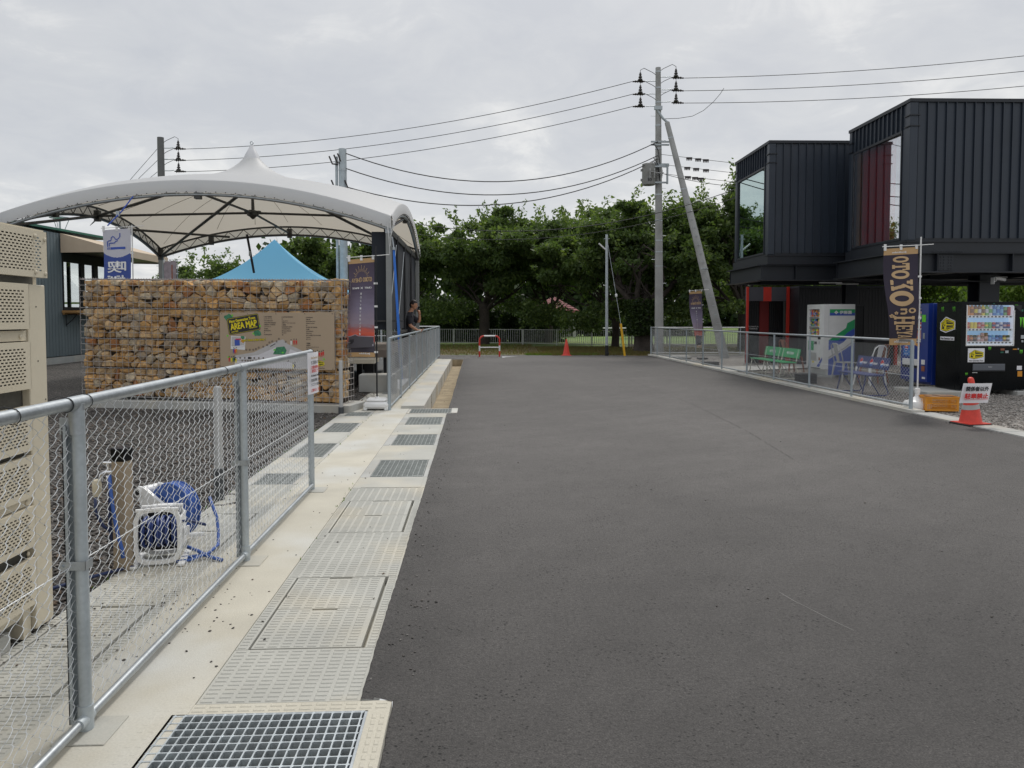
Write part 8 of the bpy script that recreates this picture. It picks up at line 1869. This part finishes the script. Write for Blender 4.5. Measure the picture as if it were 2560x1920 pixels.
MB().tube([(0, 0, 0), g1_], 0.045, 10).build('yellow_guard', M_yellow, gy, ang=50); MB().tube([g1_, topg], 0.009, 5).build('wire', M_galv_paint, gy); c = g1_.lerp(topg, 0.33); MB().lathe(c, [(0.02, -0.07), (0.045, -0.04), (0.045, 0.04), (0.02, 0.07)], 10).build('guy_insulator', M_white, gy)
# cables
for i, nm in enumerate(('top', 'middle', 'bottom')):
    cable(nm+' high cable running from the tall pole to the distant left pole', ends_l[i], e3[i], 0.55, 0.013)
    b_ = [(24.6, 28.5, 11.96), (24.6, 28.5, 11.35), (24.6, 28.5, 10.76)][i]
    cable(nm+' high cable leaving the tall pole towards the right edge', ends_r[i], b_, 0.25, 0.013)
for i, (z0, z1) in enumerate(((8.62, 7.42), (8.06, 6.88), (7.93, 6.22))):
    nm = ('top', 'middle', 'bottom')[i]
    cable(nm+' thick sagging cable between the steel pole and the tall pole', (7.38, 30.85, z0), (-4.70, 27.95, z1), 1.30-0.05*i, 0.020)
    o = MB().tube([(7.20, 30.8, z0-0.10), (7.38, 30.8, z0-0.35), (7.47, 30.8, z0-0.9)], 0.018, 6).build('drop_loop', M_cable, tp); o.data.transform(Matrix.Translation((-PB[0], -PB[1], 0)))
for i, z in enumerate((8.12, 7.72, 7.35)):
    nm = ('upper', 'middle', 'lower')[i]
    cable(nm+' thin cable with dark clips right of the leaning pole', (7.55, 30.9, z), (24, 32.5, z-1.05), 0.10, 0.010)
    for j, x in enumerate(((8.72, 9.10, 9.43), (8.64, 9.02, 9.44), (8.67, 8.98, 9.23))[i]):
        f = (x-7.55)/(24-7.55); zz = z-1.05*f-0.1*4*f*(1-f); yy = 30.9+1.6*f
        m = MB(); m.box(-0.12, 0.12, -0.03, 0.03, -0.05, 0.02)
        for q in range(4): m.box(-0.11+0.062*q, -0.075+0.062*q, -0.02, 0.02, -0.11, -0.05)
        o = m.build('cable_clip', M_insul, loc=(x, yy, zz)); tag(o, '%s dark toothed clip on the %s thin cable right of the leaning pole' % (('left', 'middle', 'right')[j], nm), 'cable clip', 'clips on the thin cables')
cable('cable sloping down from the tall pole to the further container room', (7.6, 30.9, 7.35), (9.4, 21.9, 5.3), 0.2, 0.011)
cable('slack cable crossing in front of the tree crowns, higher one', (-3.9, 29, 5.35), (9.6, 27.0, 6.20), 1.05, 0.014)
cable('slack cable crossing in front of the tree crowns, lower one', (-3.9, 30, 5.0), (9.6, 27.2, 5.9), 0.95, 0.010)
for i in range(3): cable(('left', 'middle', 'right')[i]+' stay wire slanting down from the distant left pole', (-14.2, 35, 9.0-0.5*i), (-17.2, 35, 5.6), 0.0, 0.010)
o = MB().tube([(7.65, 30.9, 9.55), (8.2, 30.8, 9.55), (8.75, 30.7, 9.62), (9.2, 30.7, 9.85), (9.6, 30.7, 10.2), (9.9, 30.75, 10.55), (10.05, 30.8, 10.78)], 0.011, 5).build('power_cable', M_cable, smooth=True); tag(o, 'curved jumper cable hanging right of the tall pole below the insulators', 'cable', 'overhead cables')
o.data.transform(Matrix.Identity(4))
# ================================================================== THE MAN AT THE RAIL
def skin_body(name, joints, edges, radii, root, sub=2):
    me = bpy.data.meshes.new(name); me.from_pydata(joints, edges, []); o = bpy.data.objects.new(name, me); C.objects.link(o)
    sm = o.modifiers.new('skin', 'SKIN'); ss_ = o.modifiers.new('sub', 'SUBSURF'); ss_.levels = sub; ss_.render_levels = sub
    sd = me.skin_vertices[0].data
    for i, r in enumerate(radii):
        sd[i].radius = r if isinstance(r, tuple) else (r, r); sd[i].use_root = (i == root)
    sm.use_smooth_shade = True
    bpy.context.view_layer.update()
    ev = o.evaluated_get(bpy.context.evaluated_depsgraph_get()); nm = bpy.data.meshes.new_from_object(ev)
    bpy.data.objects.remove(o); bpy.data.meshes.remove(me); nm.name = name
    nm.shade_smooth(); return nm
mn = thing('person', 'man in a black shirt leaning on the rail and holding a phone to his face', 'person', (-1.80, 19.6, 0.22))
# faces +x; near side (-y) is his right. heights above his feet
J = {}
def j(n, x, y, z, r): J[n] = (len(J), (x, y, z), r)
j('pelvis', 0.00, 0.0, 0.90, (0.150, 0.125)); j('waist', 0.03, 0, 1.02, (0.172, 0.155)); j('chest', 0.07, 0, 1.18, (0.180, 0.160)); j('upper', 0.08, 0, 1.31, (0.160, 0.130)); j('necklow', 0.11, 0, 1.40, 0.072); j('neck', 0.145, 0, 1.455, 0.056)
j('skull', 0.19, 0, 1.545, 0.070)
j('shR', 0.085, -0.175, 1.325, 0.072); j('elR', 0.13, -0.21, 1.075, 0.048); j('wrR', 0.335, -0.17, 0.945, 0.029); j('haR', 0.385, -0.165, 0.938, 0.026)
j('shL', 0.12, 0.175, 1.325, 0.072); j('elL', 0.345, 0.13, 1.16, 0.048); j('wrL', 0.345, 0.10, 1.375, 0.029); j('haL', 0.335, 0.09, 1.43, 0.026)
j('hipR', 0.0, -0.09, 0.84, 0.098); j('knR', 0.01, -0.10, 0.47, 0.064); j('anR', -0.03, -0.10, 0.08, 0.042); j('toR', 0.12, -0.11, 0.04, 0.034)
j('hipL', 0.0, 0.09, 0.84, 0.098); j('knL', 0.07, 0.10, 0.47, 0.064); j('anL', 0.02, 0.10, 0.08, 0.042); j('toL', 0.17, 0.11, 0.04, 0.034)
E_ = [('pelvis', 'waist'), ('waist', 'chest'), ('chest', 'upper'), ('upper', 'necklow'), ('necklow', 'neck'), ('neck', 'skull'), ('upper', 'shR'), ('shR', 'elR'), ('elR', 'wrR'), ('wrR', 'haR'), ('upper', 'shL'), ('shL', 'elL'), ('elL', 'wrL'), ('wrL', 'haL'), ('pelvis', 'hipR'), ('hipR', 'knR'), ('knR', 'anR'), ('anR', 'toR'), ('pelvis', 'hipL'), ('hipL', 'knL'), ('knL', 'anL'), ('anL', 'toL')]
bm_ = skin_body('body', [J[k][1] for k in J], [(J[a][0], J[b_][0]) for a, b_ in E_], [J[k][2] for k in J], 0)
for q in (M_skin, M_shirt, M_trouser, M_black): bm_.materials.append(q)
def armf(p, a, b_):
    a, b_ = Vector(J[a][1]), Vector(J[b_][1]); d = b_-a; t_ = max(0, min(1, (p-a).dot(d)/d.length_squared)); return (p-(a+d*t_)).length
for p in bm_.polygons:
    c = p.center; mi = 1
    if c.z < 0.93: mi = 2
    if c.z < 0.075: mi = 3
    if c.z > 1.425 and abs(c.y) < 0.08 and c.x < 0.30: mi = 0
    d_arm = min(armf(c, 'elR', 'wrR'), armf(c, 'wrR', 'haR'), armf(c, 'elL', 'wrL'), armf(c, 'wrL', 'haL'))
    d_body = min(armf(c, 'pelvis', 'chest'), armf(c, 'chest', 'upper'))
    if d_arm < 0.062 and d_body > 0.17 and armf(c, 'shR', 'elR') > 0.02 and armf(c, 'shL', 'elL') > 0.02:
        up_ = min((c-Vector(J['shR'][1])).length, (c-Vector(J['shL'][1])).length)
        if up_ > 0.215: mi = 0
    p.material_index = mi
link('body', bm_, mn)
# head: skull, jaw, nose, ears, brows as one lathe-like sheet
def head():
    m = MB(); nu, nv = 28, 22; V = []
    for jn in range(nv+1):
        t_ = jn/nv; z = math.cos(PI*t_)          # 1 top .. -1 chin
        for i in range(nu):
            a = 2*PI*i/nu; ca_, sb = math.cos(a), math.sin(a)   # +x face
            r = math.sin(PI*t_)**0.8 if t_ > 0 else 0
            x = ca_*r*0.098; y = sb*r*0.078; zz = z*0.118
            if z < -0.1:
                k_ = (-z-0.1)/0.9; y *= 1-0.30*k_; x = x*(1-0.12*k_)+0.018*k_ if ca_ > 0 else x*(1-0.45*k_)+0.02*k_
            if ca_ > 0.3: x += 0.006*math.exp(-((z-0.22)/0.12)**2)                                         # brow
            if ca_ > 0.2: x -= 0.006*math.exp(-((z-0.04)/0.10)**2)*(1 if abs(sb) > 0.15 else 0.2)          # eye hollow
            x += 0.026*math.exp(-(sb/0.17)**2)*math.exp(-((z+0.22)/0.13)**2)*(ca_ > 0) + 0.012*math.exp(-(sb/0.16)**2)*math.exp(-((z+0.02)/0.18)**2)*(ca_ > 0)   # nose
            x += 0.009*math.exp(-(sb/0.40)**2)*math.exp(-((z+0.52)/0.06)**2)*(ca_ > 0)-0.004*math.exp(-((z+0.60)/0.03)**2)*(ca_ > 0.5)
            x += 0.010*math.exp(-(sb/0.45)**2)*math.exp(-((z+0.85)/0.14)**2)*(ca_ > 0)
            V.append((x, y, zz))
    F = [(jn*nu+i, (jn+1)*nu+i, (jn+1)*nu+(i+1) % nu, jn*nu+(i+1) % nu) for jn in range(nv) for i in range(nu)]
    m.add(V, F, 0)
    for s_ in (-1, 1):       # ears
        m.lathe((-0.008, s_*0.078, -0.005), [(0.004, s_*0.012), (0.022, s_*0.010), (0.026, 0.0), (0.018, -s_*0.006)], 10, 0, axis='y')
        m.lathe((0.086, s_*0.030, 0.008), [(0.004, s_*0.0), (0.011, 0.0)], 6, 1, axis='x')
        m.box(0.090, 0.0945, s_*0.030-0.017, s_*0.030+0.017, 0.024, 0.029, 1)
    m.box(0.099, 0.103, -0.022, 0.022, -0.063, -0.059, 2)
    return m
HM = Matrix.Translation((0.205, -0.005, 1.605)) @ Matrix.Rotation(R(-22), 4, 'Z') @ Matrix.Rotation(R(10), 4, 'Y')
h_ = head(); h_.v = [tuple(HM @ Vector(v)) for v in h_.v]; h_.build('head', [M_skin, M_hair, M_redwall], mn, smooth=True)
hm = MB(); nu, nv = 26, 12; V = []
for jn in range(nv+1):
    for i in range(nu):
        a = 2*PI*i/nu; ca_, sb = math.cos(a), math.sin(a); lim = 0.36 if ca_ > 0.55 else (0.42+(0.55-ca_)*0.30 if ca_ > -0.2 else 0.66)
        t_ = lim*jn/nv; z = math.cos(PI*t_); r = math.sin(PI*t_)**0.8 if t_ > 0 else 0; k_ = 1.07+0.03*math.sin(i*3.1)*math.sin(jn*2.0)
        V.append((ca_*r*0.100*k_-0.004, sb*r*0.081*k_, z*0.118*1.07+0.004))
hm.add([tuple(HM @ Vector(v)) for v in V], [(jn*nu+i, (jn+1)*nu+i, (jn+1)*nu+(i+1) % nu, jn*nu+(i+1) % nu) for jn in range(nv) for i in range(nu)]); hm.build('hair', M_hair, mn, smooth=True)
# short sleeves
def sleeve(a, b_, f, r0, r1):
    a, b_ = Vector(J[a][1]), Vector(J[b_][1]); c = a.lerp(b_, f); m = MB(); m.tube([a.lerp(b_, 0.05), a.lerp(b_, f*0.6), c], r0, 14, r1=r1, cap=False); return m
for a, b_ in (('shR', 'elR'), ('shL', 'elL')): sleeve(a, b_, 0.82, 0.082, 0.076).build('sleeve', M_shirt, mn, smooth=True)
# hands: palm plus five separate bent fingers
def hand(name, wrist, palm_end, normal, curl, side, L0=0.078):
    w = Vector(wrist); d = (Vector(palm_end)-w).normalized(); n_ = Vector(normal); n_ = (n_-d*n_.dot(d)).normalized(); s_ = d.cross(n_)*side
    m = MB(); m.tube([w-d*0.02, w+d*0.03, w+d*0.075, w+d*0.09], lambda u: 0.030 if u < 0.2 else (0.036 if u < 0.9 else 0.03), 12)
    for i, (o_, L_) in enumerate(((-0.030, 0.068), (-0.010, 0.078), (0.010, 0.072), (0.029, 0.058))):
        p = w+d*0.082+s_*o_; pts = [p-d*0.02, p]; dd = d.copy()
        for q in range(3):
            dd = (Matrix.Rotation(R(curl)*side, 3, s_*side) @ dd) if True else dd; p = p+dd*(L_/3); pts.append(p.copy())
        m.tube(pts, 0.0095, 8, r1=0.0072)
    p = w+d*0.02-s_*0.028; pts = [p, p-s_*0.022+d*0.018, p-s_*0.030+d*0.045-n_*0.01, p-s_*0.022+d*0.062-n_*0.02]; m.tube(pts, 0.011, 8, r1=0.008)
    return m.build(name, M_skin, mn, smooth=True)
hand('hand', J['wrR'][1], (0.42, -0.16, 0.945), (0, 0, 1), 26, 1)
hand('hand', J['wrL'][1], (0.325, 0.06, 1.47), (1, 0, 0), 24, -1)
ph = MB().box(-0.006, 0.006, -0.035, 0.035, -0.07, 0.07, M=Matrix.Translation((-1.80+0.318, 19.6+0.045, 0.22+1.50)) @ Matrix.Rotation(R(18), 4, 'Y') @ Matrix.Rotation(R(-25), 4, 'Z'), bev=0.004).build('mobile_phone', M_blackgloss); tag(ph, 'black mobile phone held at the face of the man in the black shirt', 'phone')
